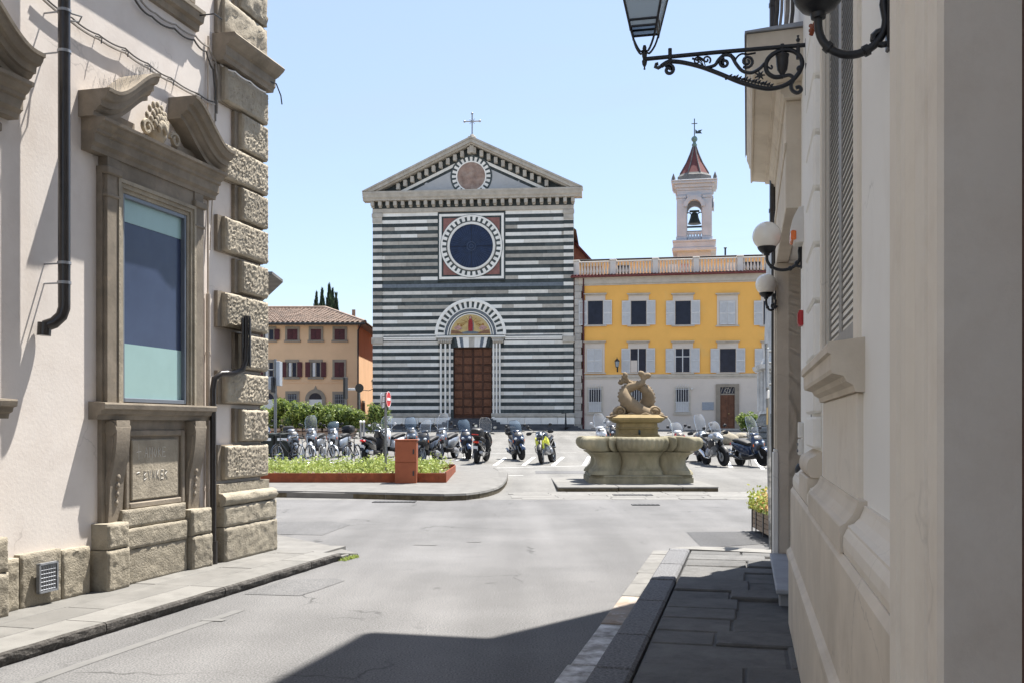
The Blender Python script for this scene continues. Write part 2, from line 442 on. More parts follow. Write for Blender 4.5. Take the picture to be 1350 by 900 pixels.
K['corten'] = mat('rusted_steel', (.235, .062, .027), rough=.85, v=.25, sc=5, b=.3, bs=50, alt=(.12, .04, .022), amt=.5, asc=3.5, alt2=(.33, .13, .05), amt2=.3, asc2=6, rnd=.12)
K['corten_box'] = mat('rust_red_painted_steel', (.265, .078, .036), rough=.7, v=.12, sc=3, b=.15, bs=50, alt=(.20, .058, .03), amt=.25, asc=2)
K['white_marble'] = mat('white_marble_block', (.86, .815, .735), v=.07, sc=3, b=.1, bs=20, alt=(.62, .59, .55), amt=.25, asc=1.6, rnd=.08)
K['grey_marble'] = mat('greyed_marble_block', (.74, .685, .60), v=.1, sc=3, b=.1, bs=20, alt=(.56, .525, .47), amt=.3, asc=1.6, rnd=.1)
K['tan_stone'] = mat('tan_alberese_block', (.46, .415, .35), v=.15, sc=3, b=.15, bs=20, alt=(.27, .225, .19), amt=.3, asc=1.6, rnd=.14)
K['green_marble'] = mat('dark_green_serpentine', (.062, .073, .072), v=.32, sc=2.5, b=.1, bs=20, alt=(.115, .125, .115), amt=.35, asc=2, rnd=.25)
K['step_slab'] = mat('blue_grey_step_slab', (.34, .35, .37), v=.1, sc=4, b=.2, alt=(.26, .26, .27), amt=.3, asc=3)
K['moss_shade_face'] = mat('mossy_stone_face_painted_shade', (.075, .060, .036), v=.35, sc=8, b=.7, bs=25, alt=(.17, .145, .095), amt=.35, asc=5, bdist=.02)  # moss brown darkened further, painting the shade on step and kerb fronts
K['slate_dark'] = mat('dark_stone_step', (.085, .085, .09), v=.25, sc=2, b=.2, bs=20, alt=(.15, .14, .13), amt=.3, asc=1)
K['cornice'] = mat('weathered_cornice_stone', (.48, .43, .36), v=.15, sc=2, b=.25, bs=15, alt=(.30, .255, .20), amt=.35, asc=1.1, alt2=(.60, .55, .47), amt2=.25, asc2=4)
K['tympanum'] = mat('pale_grey_marble', (.47, .46, .445), v=.08, sc=1.3, b=.06, alt=(.47, .46, .455), amt=.3, asc=.9)
K['rosso'] = mat('red_prato_marble', (.27, .125, .105), v=.2, sc=3, b=.1, bs=20)
K['tondo'] = mat('worn_brown_relief', (.33, .225, .175), v=.3, sc=2.2, b=.5, bs=8, alt=(.50, .40, .33), amt=.45, asc=1.6, alt2=(.14, .09, .07), amt2=.35, asc2=2.6, bdist=.05)
K['oculus'] = mat('blue_leaded_glass', (.012, .022, .058), rough=.3, v=.4, sc=3, b=.05, bs=6, spec=.3)
K['lead'] = mat('grey_blue_lead_came', (.045, .065, .11), rough=.6, v=.15, sc=5, b=0)
K['doorwood'] = mat('reddish_brown_door_wood', (.155, .062, .030), rough=.6, v=.3, sc=3, b=.25, bs=30, alt=(.085, .035, .02), amt=.35, asc=1.5, rnd=.18)
K['doorwood_dk'] = mat('dark_door_frame_wood', (.085, .036, .02), rough=.6, v=.25, sc=3, b=.2, bs=30)
K['gold'] = mat('gold_mosaic', (.55, .39, .16), rough=.5, v=.18, sc=3, b=.2, bs=25, alt=(.60, .47, .26), amt=.3, asc=1.5, rnd=.1)
K['mred'] = mat('crimson_mosaic', (.33, .04, .04), v=.3, sc=6, b=.1)
K['mblue'] = mat('grey_blue_mosaic', (.17, .19, .21), v=.2, sc=5, b=.1)
K['mbrown'] = mat('brown_earth_mosaic', (.24, .13, .075), v=.3, sc=4, b=.1)
K['mpink'] = mat('pale_pink_mosaic', (.50, .29, .25), v=.35, sc=9, b=.1)
K['mhair'] = mat('auburn_mosaic', (.34, .17, .05), v=.2, sc=6, b=.1)
K['brick'] = mat('red_brick_wall', (.33, .125, .075), v=.25, sc=2, b=.2, bs=12, alt=(.42, .20, .13), amt=.3, asc=1)
K['yellow'] = mat('yellow_ochre_plaster', (.90, .475, .115), v=.05, sc=.7, b=.08, bs=15, alt=(.74, .49, .19), amt=.25, asc=.6, alt2=(.70, .35, .05), amt2=.2, asc2=1.6, crack=0)
K['greyplaster'] = mat('pinkish_grey_plaster', (.66, .57, .485), v=.07, sc=.7, b=.08, bs=15, alt=(.48, .44, .42), amt=.25, asc=.7)
K['creamstone'] = mat('cream_stone_trim', (.55, .485, .40), v=.12, sc=2, b=.12, bs=15, alt=(.42, .36, .29), amt=.25, asc=1.2)
K['balustrade'] = mat('pale_balustrade_stone', (.64, .595, .53), v=.08, sc=2, b=.1)
K['penthouse'] = mat('faded_ochre_plaster', (.72, .53, .29), v=.08, sc=.8, b=.08)
K['shutter_lt'] = mat('pale_grey_shutter', (.63, .615, .60), rough=.55, v=.06, sc=5, b=.04, rnd=.05)
K['quoin_grey'] = mat('grey_quoin_stone', (.44, .40, .35), v=.15, sc=3, b=.2, bs=15, rnd=.14)
K['windark'] = mat('dark_window_glass', (.016, .018, .032), rough=.2, v=.3, sc=2, b=0, spec=.25)
K['redtile'] = mat('dark_red_roof_tile', (.20, .055, .05), v=.25, sc=3, b=.2, bs=20, rnd=.2)
K['terracotta'] = mat('mottled_terracotta_tile', (.30, .225, .175), v=.25, sc=2, b=.2, bs=20, alt=(.15, .125, .105), amt=.45, asc=1.2, alt2=(.44, .36, .29), amt2=.35, asc2=2.8)
K['orange'] = mat('apricot_plaster', (.76, .50, .30), v=.06, sc=.6, b=.08, bs=15, alt=(.68, .43, .25), amt=.3, asc=.5)
K['maroon'] = mat('maroon_shutter', (.085, .018, .02), rough=.5, v=.2, sc=6, b=.04, rnd=.1)
K['stonegrey'] = mat('grey_brown_stone_frame', (.30, .25, .195), v=.15, sc=3, b=.15, bs=20)
K['camp'] = mat('pale_campanile_plaster', (.475, .495, .525), v=.1, sc=1, b=.1, alt=(.45, .41, .37), amt=.3, asc=.8)
K['camp_dark'] = mat('lichened_grey_stone', (.14, .135, .13), v=.3, sc=2, b=.2, bs=10, alt=(.24, .22, .20), amt=.3, asc=1.5)
K['spire'] = mat('dark_red_spire_tile', (.15, .052, .05), v=.25, sc=3, b=.3, bs=12, alt=(.16, .06, .06), amt=.3, asc=1)
K['verdigris'] = mat('verdigris_copper', (.14, .22, .20), rough=.6, v=.25, sc=4, b=.1)
K['bronze'] = mat('dark_bronze', (.045, .06, .06), rough=.5, v=.25, sc=4, b=.1, metal=.4)
K['fount'] = mat('mossy_fountain_stone', (.235, .21, .142), v=.34, sc=2.5, b=.5, bs=18, alt=(.12, .112, .062), amt=.5, asc=1.5, alt2=(.32, .285, .20), amt2=.35, asc2=4, bdist=.02, stretch=(1, 1, .35))
K['fount_dol'] = mat('warm_sandstone_sculpture', (.20, .148, .09), v=.24, sc=3, b=.3, bs=22, alt=(.19, .14, .09), amt=.35, asc=2, alt2=(.29, .225, .15), amt2=.25, asc2=4, bdist=.015)
K['fount_ochre'] = mat('ochre_stained_stone', (.225, .165, .075), v=.25, sc=3, b=.4, bs=22, alt=(.125, .098, .045), amt=.45, asc=2.4, alt2=(.31, .265, .18), amt2=.25, asc2=4, bdist=.015)
K['water'] = glassy('pool_water', (.10, .13, .12), .75, .05)
K['jet'] = glassy('falling_water', (.80, .84, .86), .45, .1)
K['bark'] = mat('brown_bark', (.13, .10, .075), v=.3, sc=8, b=.4, bs=30)
K['leaf_shrub'] = leafmat('shrub_leaf', (.085, .15, .028), (.30, .36, .09))
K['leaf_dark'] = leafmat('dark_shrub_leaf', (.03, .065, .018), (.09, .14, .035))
K['leaf_cyp'] = leafmat('cypress_leaf', (.022, .045, .025), (.055, .085, .042))
K['leaf_bed'] = leafmat('light_groundcover_leaf', (.20, .275, .05), (.42, .47, .15))
K['leaf_yel'] = leafmat('yellow_green_leaf', (.22, .28, .05), (.42, .40, .10))
K['petal'] = leafmat('pale_orange_flower', (.62, .33, .13), (.72, .52, .25))
K['stoneplanter'] = mat('brown_concrete_planter', (.33, .26, .215), v=.15, sc=4, b=.25, bs=25)
K['monument'] = mat('grey_white_monument_marble', (.52, .515, .50), v=.15, sc=2, b=.15, bs=12, alt=(.24, .24, .245), amt=.5, asc=1.1, alt2=(.66, .65, .63), amt2=.25, asc2=3)
K['monument_dk'] = mat('dark_rough_monument_stone', (.20, .205, .20), v=.3, sc=3, b=.7, bs=9, alt=(.10, .105, .105), amt=.4, asc=2, bdist=.05, rnd=.12)
K['boulder'] = mat('tan_boulder', (.27, .24, .185), v=.25, sc=3, b=.6, bs=10, alt=(.25, .22, .17), amt=.35, asc=2, bdist=.03)
K['rubber'] = mat('black_tyre_rubber', (.014, .014, .015), rough=.8, v=.2, sc=20, b=.1, bs=90)
K['blkplast'] = mat('black_plastic', (.017, .017, .019), rough=.5, v=.2, sc=20, b=.04)
K['seat'] = mat('black_seat_vinyl', (.022, .021, .021), rough=.6, v=.15, sc=30, b=.1, bs=120)
K['p_black'] = mat('gloss_black_paint', (.014, .015, .018), rough=.22, v=.1, sc=4, b=0, spec=.5, coat=.8)
K['p_silver'] = mat('silver_paint', (.30, .32, .345), rough=.3, v=.06, sc=4, b=0, metal=.55, coat=.6)
K['p_grey'] = mat('blue_grey_paint', (.16, .18, .21), rough=.3, v=.06, sc=4, b=0, metal=.4, coat=.6)
K['p_blue'] = mat('dark_blue_paint', (.013, .026, .062), rough=.25, v=.08, sc=4, b=0, coat=.8)
K['p_white'] = mat('white_paint', (.58, .58, .59), rough=.25, v=.04, sc=4, b=0, coat=.6)
K['p_red'] = mat('red_paint', (.40, .03, .03), rough=.25, v=.06, sc=4, b=0, coat=.7)
K['p_yellow'] = mat('acid_yellow_paint', (.66, .66, .04), rough=.3, v=.06, sc=4, b=0, coat=.6)
K['screen'] = glassy('clear_windscreen', (.78, .81, .84), .13, .04)
K['screen_blue'] = glassy('blue_tinted_windscreen', (.20, .27, .35), .32, .05)
K['lamp_glass'] = mat('headlamp_glass', (.62, .66, .70), rough=.08, v=.1, sc=20, b=0, spec=.7, coat=.8)
K['tail'] = mat('red_tail_lens', (.55, .02, .015), rough=.15, v=.1, sc=10, b=0, coat=.8)
K['plate'] = mat('number_plate', (.62, .66, .72), rough=.4, v=.05, sc=10, b=0)
K['sign_red'] = mat('sign_red', (.60, .025, .03), rough=.4, v=.05, sc=5, b=0)
K['sign_white'] = mat('sign_white', (.78, .78, .78), rough=.4, v=.04, sc=5, b=0)
K['sign_back'] = mat('sign_back_grey', (.36, .39, .43), rough=.5, v=.08, sc=5, b=0, metal=.3)
K['sign_dark'] = mat('sign_dark', (.03, .032, .036), rough=.5, v=.1, sc=5, b=0)
K['sticker'] = mat('sticker_covered_steel', (.16, .165, .165), rough=.5, v=.1, sc=12, b=.05, alt=(.72, .71, .68), amt=.6, asc=5, alt2=(.09, .09, .10), amt2=.5, asc2=9)
K['bin'] = mat('dark_green_bin_plastic', (.012, .018, .016), rough=.5, v=.2, sc=6, b=.05)
K['plaque'] = mat('grey_stone_plaque', (.30, .32, .35), rough=.5, v=.08, sc=8, b=.03)

# ================================================================ GROUND
def gsheet(name, xs, ys, m, lift):
    mb = MB()
    mb.sheet([[(x, y, gz(y) + lift) for x in xs] for y in ys])
    return struct(mb.build(name, m))
rowsY = [-300, -60, -20, 0, 10, 20, 24] + [24 + 3*i for i in range(1, 19)] + [100, 150, 400, 4000]
gsheet('ground', [-4000, -400, -80, -40, -20, -10, 0, 10, 20, 40, 80, 400, 4000], rowsY, K['earth'], -0.012)
gsheet('piazza', [-45, -30, -15, -5, 0, 5, 15, 30, 45], [21.6, 24] + [24 + 3*i for i in range(1, 20)], K['piazza'], 0.0)
gsheet('road', [-45, -20, -10, -5, 0, 5, 10, 20, 45], [-30, -10, 0, 5, 10, 15, 21.6], K['road'], 0.0)

THL, THR = math.atan2(335, F), math.atan2(310, F)
cL, sL, cR, sR = math.cos(THL), math.sin(THL), math.cos(THR), math.sin(THR)
def WL(s, a): return (s*sL - a*cL, s*cL + a*sL)          # left street frame: along, outward to the left
def WR(s, l): return (s*sR + l*cR, s*cR - l*sR)          # right street frame: along, outward to the right
def Ls(px, a):
    Y = F*a/(cL*(1010-px)); return (Y - sL*a)/cL
def Lsz(px, py, a):
    Y = F*a/(cL*(1010-px)); return (Y - sL*a)/cL, EYE + (HY-py)*Y/F
def GP(px, py, z=0.0):
    Y = (EYE-z)*F/(py-HY); return ((px-CX)*Y/F, Y)

def flat_poly(name, pts, m, z):
    mb = MB(); mb.add([(p[0], p[1], z if p[1] < 24 else z + gz(p[1])) for p in pts], [tuple(range(len(pts)))])
    return struct(mb.build(name, m))
# patches and marks on the road
flat_poly('asphalt_patch', [GP(905, 701), GP(1000, 700), (5.2, 14.2), (5.2, 12.0), GP(1012, 716), GP(926, 722)], K['patch'], .004)
flat_poly('asphalt_patch', [GP(322, 783), GP(395, 785), GP(418, 778), GP(455, 765), GP(440, 762), GP(372, 764), GP(352, 772)], K['patch2'], .004)
flat_poly('asphalt_patch', [GP(330, 703), GP(425, 705), GP(462, 691), GP(440, 687), GP(345, 688)], K['patch2'], .004)
mb = MB()
def strip(pts, w, z):
    g = []
    for i, p in enumerate(pts):
        a = Vector(pts[max(0, i-1)]); b = Vector(pts[min(len(pts)-1, i+1)]); t = (b-a).normalized(); n = Vector((-t.y, t.x))
        g.append([(p[0]+n.x*w/2, p[1]+n.y*w/2, z), (p[0]-n.x*w/2, p[1]-n.y*w/2, z)])
    return g
mb.sheet(strip([WL(s, 4.45 - .012*(s-6)**1.2 if s > 6 else 4.45) for s in [4, 5, 6, 7, 7.8]], .09, .003))
struct(mb.build('road_edge_line', K['paint_faint']))
for px, py, l in ((543, 718, .35), (614, 714, .22), (262, 818, .22)):
    x, y = GP(px, py)
    flat_poly('paint_remnant', [(x, y), (x+l*.9, y-.03), (x+l, y+.03), (x+l*.3, y+.10)], K['paint_faint'], .006)

# ---------------- right pavement: slabs, kerb stones, gutter stones
pav = struct(bpy.data.objects.new('right_pavement', None)); COL.objects.link(pav)
ANG_R = PI/2 - THR
pav.location = (*WR(5, -.2), 0); pav.rotation_euler = (0, 0, ANG_R); ORG[pav.name] = (5, .2, 0)
mb = MB(); mb.box(-6, 12.05, -.60, .66, -.05, .085); mb.build('bedding', K['darkpave'], pav)
rnd = random.Random(5)
s = -1.0
while s < 12.0:
    d = rnd.choice([.36, .40, .44, .48, .62]); e = min(s + d, 12.05)
    cut = rnd.uniform(-.25, .28)
    spans = [(-.58, .66)] if rnd.random() < .18 else [(-.58, -cut if -cut < .5 else .2), (-cut if -cut < .5 else .2, .66)]
    for (l0, l1) in spans:
        j = .007; h = rnd.uniform(-.006, .006)
        mb = MB(); mb.cbox(s+j, e-j, l0+j, l1-j, .03, .100 + h, .012)
        o = mb.build('paving_slab', K['darkpave'], pav)
        o.rotation_euler = (rnd.uniform(-.006, .006), rnd.uniform(-.006, .006), 0)
    s = e
s = -1.0
while s < 12.2:
    e = min(s + rnd.uniform(.95, 1.5), 12.3)
    mb = MB(); mb.cbox(s+.006, e-.006, .68, .93, -.05, .106 + rnd.uniform(-.004, .004), .02)
    mb.build('kerb_stone', K['kerb_r'], pav)
    s = e
# rounded far end of the kerb
mb = MB(); mb.prism([(12.3, .93), (12.3, .60), (12.1, -.7), (12.35, -.7), (12.62, .2), (12.60, .62), (12.5, .82)], 'z', -.05, .101)
mb.build('kerb_stone', K['paledge'], pav)
s = -.6
while s < 12.6:
    e = min(s + rnd.uniform(.45, .85), 12.8)
    mb = MB(); mb.cbox(s+.006, e-.006, .935, 1.15 + (.02 if rnd.random() < .4 else 0), -.06, .012 + rnd.uniform(-.004, .004), .008)
    mid = (s+e)/2
    mb.build('gutter_stone', K['gutter_rust'] if 7.6 < mid < 9.6 else K['gutter'] if mid < 7.6 else K['paledge'], pav)
    s = e
# ---------------- left pavement
pavl = struct(bpy.data.objects.new('left_pavement', None)); COL.objects.link(pavl)
ANG_L = PI/2 - THL
pavl.location = (*WL(8, 5.4), 0); pavl.rotation_euler = (0, 0, ANG_L); ORG[pavl.name] = (8, 5.4, 0)
mb = MB(); mb.box(-5, 10.6, 4.98, 6.2, -.05, .075); mb.box(10.6, 11.9, 5.25, 7.6, -.05, .055)
mb.build('bedding', K['pavestone'], pavl)
s = 2.2
while s < 10.9:
    e = min(s + rnd.uniform(1.1, 1.9), 10.95)
    mb = MB()
    # pale worn top, rough broken front face
    n = 14; top = .094
    rows = []
    for i in range(n+1):
        x = s + .006 + (e-s-.012)*i/n
        col = []
        for k, (a, z) in enumerate([(5.27, top), (5.02, top), (4.93, top), (4.905, top-.012), (4.90, .06), (4.905, .03), (4.93, -.03)]):
            q = noise.noise(Vector((x*9, a*7, z*30)))*.014 if k > 3 else 0
            col.append((x, a + q, z + (noise.noise(Vector((x*3, a*3, 0)))*.003)))
        rows.append(col)
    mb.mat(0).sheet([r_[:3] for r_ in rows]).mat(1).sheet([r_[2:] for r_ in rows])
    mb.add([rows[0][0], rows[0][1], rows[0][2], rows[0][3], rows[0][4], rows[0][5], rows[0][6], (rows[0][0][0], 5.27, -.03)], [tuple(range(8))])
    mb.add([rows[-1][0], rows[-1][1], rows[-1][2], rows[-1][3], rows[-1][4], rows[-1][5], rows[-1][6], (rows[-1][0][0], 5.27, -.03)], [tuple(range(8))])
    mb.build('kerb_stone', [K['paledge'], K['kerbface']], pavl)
    s = e
s = 2.0
while s < 11.0:
    e = min(s + rnd.uniform(.8, 1.25), 11.05)
    for (a0, a1) in ((5.285, 5.64), (5.65, 6.0)):
        mb = MB(); mb.cbox(s+.005, e-.005, a0, a1, .0, .092 + rnd.uniform(-.003, .004), .008)
        mb.build('paving_slab', K['pavestone'], pavl)
    s = e
# low ramped corner beyond the building
xs, ys = GP(385, 742, .08); c2 = GP(472, 729, .03); c3 = GP(365, 703, .05)
mbp = MB()
w = [WL(10.95, 4.92), c2, (c2[0]-.55, c2[1]+.9), c3, (c3[0]-3.2, c3[1]+.4), WL(11.0, 9.0), WL(10.95, 6.1)]
zt = [.09, .03, .03, .04, .06, .09, .09]
vs = [(p[0], p[1], z) for p, z in zip(w, zt)] + [(p[0], p[1], -.05) for p in w]
n = len(w)
mbp.add(vs, [tuple(range(n)), tuple(range(2*n-1, n-1, -1))] + [(i, (i+1) % n, n+(i+1) % n, n+i) for i in range(n)])
struct(mbp.build('corner_pavement', K['pavestone']))
# kerb stones along the low corner
def edge_stone(p, q, w_, z0, z1, m):
    P, Q = Vector(p), Vector(q); t = (Q-P).normalized(); nn = Vector((-t.y, t.x))
    mb = MB(); L_ = (Q-P).length; mb.cbox(.01, L_-.01, 0, w_, -.05, max(z0, z1), .012)
    M_ = Matrix.Translation((P.x, P.y, 0)) @ Matrix.Rotation(math.atan2(t.y, t.x), 4, 'Z')
    mb.xf(M_); o = mb.build('kerb_stone', m); struct(o); return o
p0 = Vector(WL(10.97, 4.90)); p1 = Vector(c2)
for i in range(2):
    edge_stone(p0.lerp(p1, i/2), p0.lerp(p1, (i+1)/2), .24, .06 - .02*i, .06 - .02*i, K['paledge'])
# weeds in the kerb gap
mb = MB(); rnd2 = random.Random(3)
for i in range(160):
    t = rnd2.random(); b = p0.lerp(p1, t*.75 + .05)
    x, y = b.x + rnd2.uniform(-.03, .06), b.y - .03 + rnd2.uniform(-.07, .02)
    h = rnd2.uniform(.02, .05); a = rnd2.uniform(0, PI)
    mb.add([(x-.012*math.cos(a), y-.012*math.sin(a), .003), (x+.012*math.cos(a), y+.012*math.sin(a), .003), (x+rnd2.uniform(-.03, .03), y+rnd2.uniform(-.03, .03), h)], [(0, 1, 2)])
wd = mb.build('kerb_weeds', K['leaf_bed']); wd['kind'] = 'stuff'; wd['label'] = 'small green weeds growing in the gap at the left kerb corner'

# ---------------- traffic island with kerb, corten bed
isl = [(-22, 23.3), (-9, 22.55), GP(365, 655), GP(480, 657), (-1.45, 21.25), (-.95, 21.55), (-.55, 22.6), (-.28, 24.3), (-.15, 26.5), (-.15, 29.0), (-.35, 30.6), (-1.2, 31.2), (-22, 31.6)]
mb = MB()
n = len(isl)
cxi, cyi = -8, 27
vs = [(x + (cxi-x)*.004, y + (cyi-y)*.012, .14 + gz(y)) for x, y in isl] + [(x, y, .115 + gz(y)) for x, y in isl] + [(x, y, -.1) for x, y in isl]
fs = [tuple(range(n))] + [(k*n+i, k*n+(i+1) % n, (k+1)*n+(i+1) % n, (k+1)*n+i) for k in (0, 1) for i in range(n)]
mb.add(vs, fs)
island = struct(mb.build('traffic_island', K['pavestone']))
# its kerb stones, laid as separate pieces along the front edge and round the nose
def spline(pts, k=6):
    out = []; n = len(pts)
    for i in range(n-1):
        p0, p1, p2, p3 = [Vector(pts[min(max(j, 0), n-1)]) for j in (i-1, i, i+1, i+2)]
        for q in range(k):
            t_ = q/k; out.append(.5*((2*p1) + (-p0+p2)*t_ + (2*p0-5*p1+4*p2-p3)*t_*t_ + (-p0+3*p1-3*p2+p3)*t_**3))
    out.append(Vector(pts[-1])); return out
path = spline(isl[1:11], 8)
# walk it in stone lengths
stones = [path[0]]; acc_ = 0
for a, b in zip(path[:-1], path[1:]):
    acc_ += (b-a).length
    if acc_ > (.95 if b.x < -2.2 else .5): stones.append(b); acc_ = 0
nrm = []
for i in range(len(stones)):
    t_ = (stones[min(i+1, len(stones)-1)] - stones[max(i-1, 0)]).normalized(); nrm.append(Vector((-t_.y, t_.x)))
for i in range(len(stones)-1):
    a, b = stones[i].lerp(stones[i+1], .006), stones[i].lerp(stones[i+1], .994)
    def P_(p, n_, d, z): return (p.x + n_.x*d, p.y + n_.y*d, gz(p.y) + z)
    mb = MB()
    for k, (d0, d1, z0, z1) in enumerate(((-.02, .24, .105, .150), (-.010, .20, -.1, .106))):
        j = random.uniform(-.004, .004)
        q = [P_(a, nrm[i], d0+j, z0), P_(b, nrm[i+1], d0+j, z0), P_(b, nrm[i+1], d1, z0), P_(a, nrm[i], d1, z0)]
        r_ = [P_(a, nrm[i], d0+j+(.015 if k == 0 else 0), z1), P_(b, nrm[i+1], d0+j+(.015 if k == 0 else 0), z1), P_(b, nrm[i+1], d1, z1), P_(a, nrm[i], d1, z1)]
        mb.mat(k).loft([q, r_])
    mb.build('kerb_stone', [K['pavestone'], K['moss_shade_face']], island)

# ---------------- stone paving band and drains before the fountain
mb0 = None
band = struct(bpy.data.objects.new('stone_paving_band', None)); COL.objects.link(band); band.location = (3, 22.5, 0); ORG[band.name] = (3, 22.5, 0)
y = 21.62
for r_ in range(6):
    h = .42; x = -.1 + rnd.uniform(0, .5)
    while x < 9.5:
        wd_ = rnd.uniform(.7, 1.25)
        mb = MB(); mb.cbox(x+.008, x+wd_-.008, y+.008, y+h-.008, -.05, .006 + rnd.uniform(0, .008), .006)
        mb.build('paving_slab', K['paledge'], band)
        x += wd_
    y += h
def drain(px, py, w_, d_, z):
    x, y = GP(px, py, z); mb = MB(); mb.box(x-w_/2, x+w_/2, y-d_/2, y+d_/2, z-.02, z+.012)
    for i in range(int(w_/.09)):
        xx = x - w_/2 + .045 + i*.09
        mb.box(xx, xx+.045, y-d_/2+.05, y+d_/2-.05, z+.012, z+.018)
    return struct(mb.build('drain_cover', K['patch']))
drain(834, 652, .9, .35, .012); drain(851, 665, .55, .25, .004); drain(520, 661, .9, .35, .004)
for px, py, w_ in ((738, 622, 1.5), (836, 618, .8)):
    Y = ground_depth(py); x = PX(px, Y)
    flat_poly('asphalt_patch', [(x-w_/2, Y-.6), (x+w_/2, Y-.6), (x+w_/2, Y+.6), (x-w_/2, Y+.6)], K['patch2'], .005)

# ---------------- painted parking lines on the piazza
def pline(a, b, w_=.13):
    A, B = Vector(a), Vector(b); t = (B-A).normalized(); nn = Vector((-t.y, t.x))*w_/2
    k = 4; g = []
    for i in range(k+1):
        p = A.lerp(B, i/k); g.append([(p.x+nn.x, p.y+nn.y, gz(p.y)+.005), (p.x-nn.x, p.y-nn.y, gz(p.y)+.005)])
    mb = MB(); mb.sheet(g); struct(mb.build('parking_line', K['paint']))
def GG(px, py):
    Y = ground_depth(py); return (PX(px, Y), Y)
for a, b in (((615, 636), (634, 618)), ((652, 613), (666, 603)), ((690, 613), (704, 602)), ((729, 613), (742, 602)),
             ((770, 613), (777, 601)), ((955, 600), (964, 616)), ((996, 605), (1006, 618)), ((600, 607), (628, 597))):
    pline(GG(*a), GG(*b))
pline(GG(606, 617.5), GG(770, 613.5), .10)
pline(GG(600, 598), GG(760, 596), .10)
pline(GG(640, 627), GG(690, 626), .10)
pline(GG(870, 596), GG(1005, 601), .10)

# ================================================================ LEFT PALAZZO
def LF(s, a): return WL(s, a)
pal = thing('palazzo', 'pinkish plaster palazzo with rusticated stone corner and pedimented window on the left', 'building',
            (*WL(9.0, 6.0), 0), ANG_L, None, (9.0, 6.0, 0))
mb = MB(); mb.box(-8, 11.0, 6.0, 17, -.1, 12.2)
mb.build('wall', K['plaster'], pal)
mb = MB(); mb.prism([(5.2, 12.2), (5.15, 12.42), (17.5, 14.6), (17.5, 12.2)], 'x', -8.5, 11.8); mb.build('roof', K['terracotta'], pal)

def rough_stone(name, s0, s1, a_f, a_b, z0, z1, amp=.022, m=None, nx=None, nz_=None, freq=16., bev=.035, seed=0., label=None, wrap=True):
    """rock-faced block: dense displaced front, rounded arrises, plain sides"""
    nx = nx or max(4, int((s1-s0)/.015)); nz_ = nz_ or max(4, int((z1-z0)/.015))
    g = []
    for k in range(nz_+1):
        row = []
        for i in range(nx+1):
            u, w = i/nx, k/nz_
            x, z = s0+(s1-s0)*u, z0+(z1-z0)*w
            e = min(u*(s1-s0), (1-u)*(s1-s0), w*(z1-z0), (1-w)*(z1-z0))
            q = min(1, e/bev); rise = math.sqrt(max(0, 1-(1-q)**2))
            d = noise.fractal(Vector((x*freq+seed, z*freq, seed*1.7)), .9, 2.1, 4) * amp * (.25+.75*q)
            row.append((x + (noise.noise(Vector((z*6, seed, 3)))*.008 if i in (0, nx) else 0), a_f + bev*.75*(1-rise) - d, z + (noise.noise(Vector((x*6, seed, 9)))*.007 if k in (0, nz_) else 0)))
        g.append(row)
    mb = MB(); mb.sheet(g)
    # sides
    bot = g[0]; top = g[-1]; lf = [r[0] for r in g]; rt = [r[-1] for r in g]
    for line in (bot, top, lf, rt):
        mb.sheet([line, [(p[0], a_b, p[2]) for p in line]])
    if wrap is not True: pass
    return mb.build(name, m or K['serena_pale'], pal, label, smooth=50)

# corner rustication: long and short vermiculated blocks, with flat margins behind
zq = lambda y: EYE + (HY-y)*.00927
courses = [(125, 166, 1), (169.5, 214, 0), (218, 259, 1), (262, 303, 0), (307, 348, 1), (354, 394, 0), (399, 440, 1), (446, 489, 0), (495, 533, 1), (540, 580, 0), (585, 626, 1)]
for i, (yt, yb, lng) in enumerate(courses):
    s0 = 10.02 if lng else 10.39
    rough_stone('quoin_stone', s0+.05, 11.05, 5.885, 6.0, zq(yb), zq(yt), .016, K['serena_pale'], freq=52, seed=i*3.7)
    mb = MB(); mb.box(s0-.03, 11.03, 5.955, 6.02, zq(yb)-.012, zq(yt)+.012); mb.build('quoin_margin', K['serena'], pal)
# upper quoins above the entablature
for i, (z0, z1, lng) in enumerate(((6.02, 6.42, 1), (6.46, 6.86, 0), (6.90, 7.30, 1), (7.34, 7.74, 0), (7.78, 8.18, 1))):
    s0 = 10.02 if lng else 10.39
    rough_stone('quoin_stone', s0+.05, 11.05, 5.885, 6.0, z0, z1, .03, K['serena_pale'], freq=19, seed=40+i*3.7, nx=14, nz_=9)
    mb = MB(); mb.box(s0-.03, 11.03, 5.955, 6.02, z0-.012, z1+.012); mb.build('quoin_margin', K['serena'], pal)
# rear face of the corner (towards the piazza): plain blocks so the corner reads from the side too
mb = MB(); mb.box(11.0, 11.045, 6.0, 6.9, .1, 8.2); mb.build('corner_return', K['serena'], pal)
# entablature block capping the corner pier
prof = [(6.0, 5.68), (5.86, 5.68), (5.85, 5.72), (5.83, 5.74), (5.83, 5.84), (5.79, 5.86), (5.72, 5.92), (5.70, 5.95), (5.72, 5.975), (6.02, 5.985)]
mb = MB(); mb.prism(prof, 'x', 9.95, 11.11); mb.build('entablature', K['serena'], pal)
# string course over the whole front
prof = [(6.01, 5.86), (5.96, 5.87), (5.95, 5.93), (5.905, 5.95), (5.89, 6.02), (5.875, 6.03), (5.875, 6.07), (6.01, 6.10)]
mb = MB(); mb.prism(prof, 'x', -7.9, 9.62); mb.build('string_course', K['serena'], pal)
for s0, s1 in ((-4, -1.2), (.4, 3.2), (5.4, 7.0), (8.1, 9.5)):
    mb = MB(); mb.prism([(6.01, 6.12), (5.93, 6.12), (5.93, 8.6), (6.01, 8.6)], 'x', s0, s1); mb.build('upper_window_surround', K['serena'], pal)
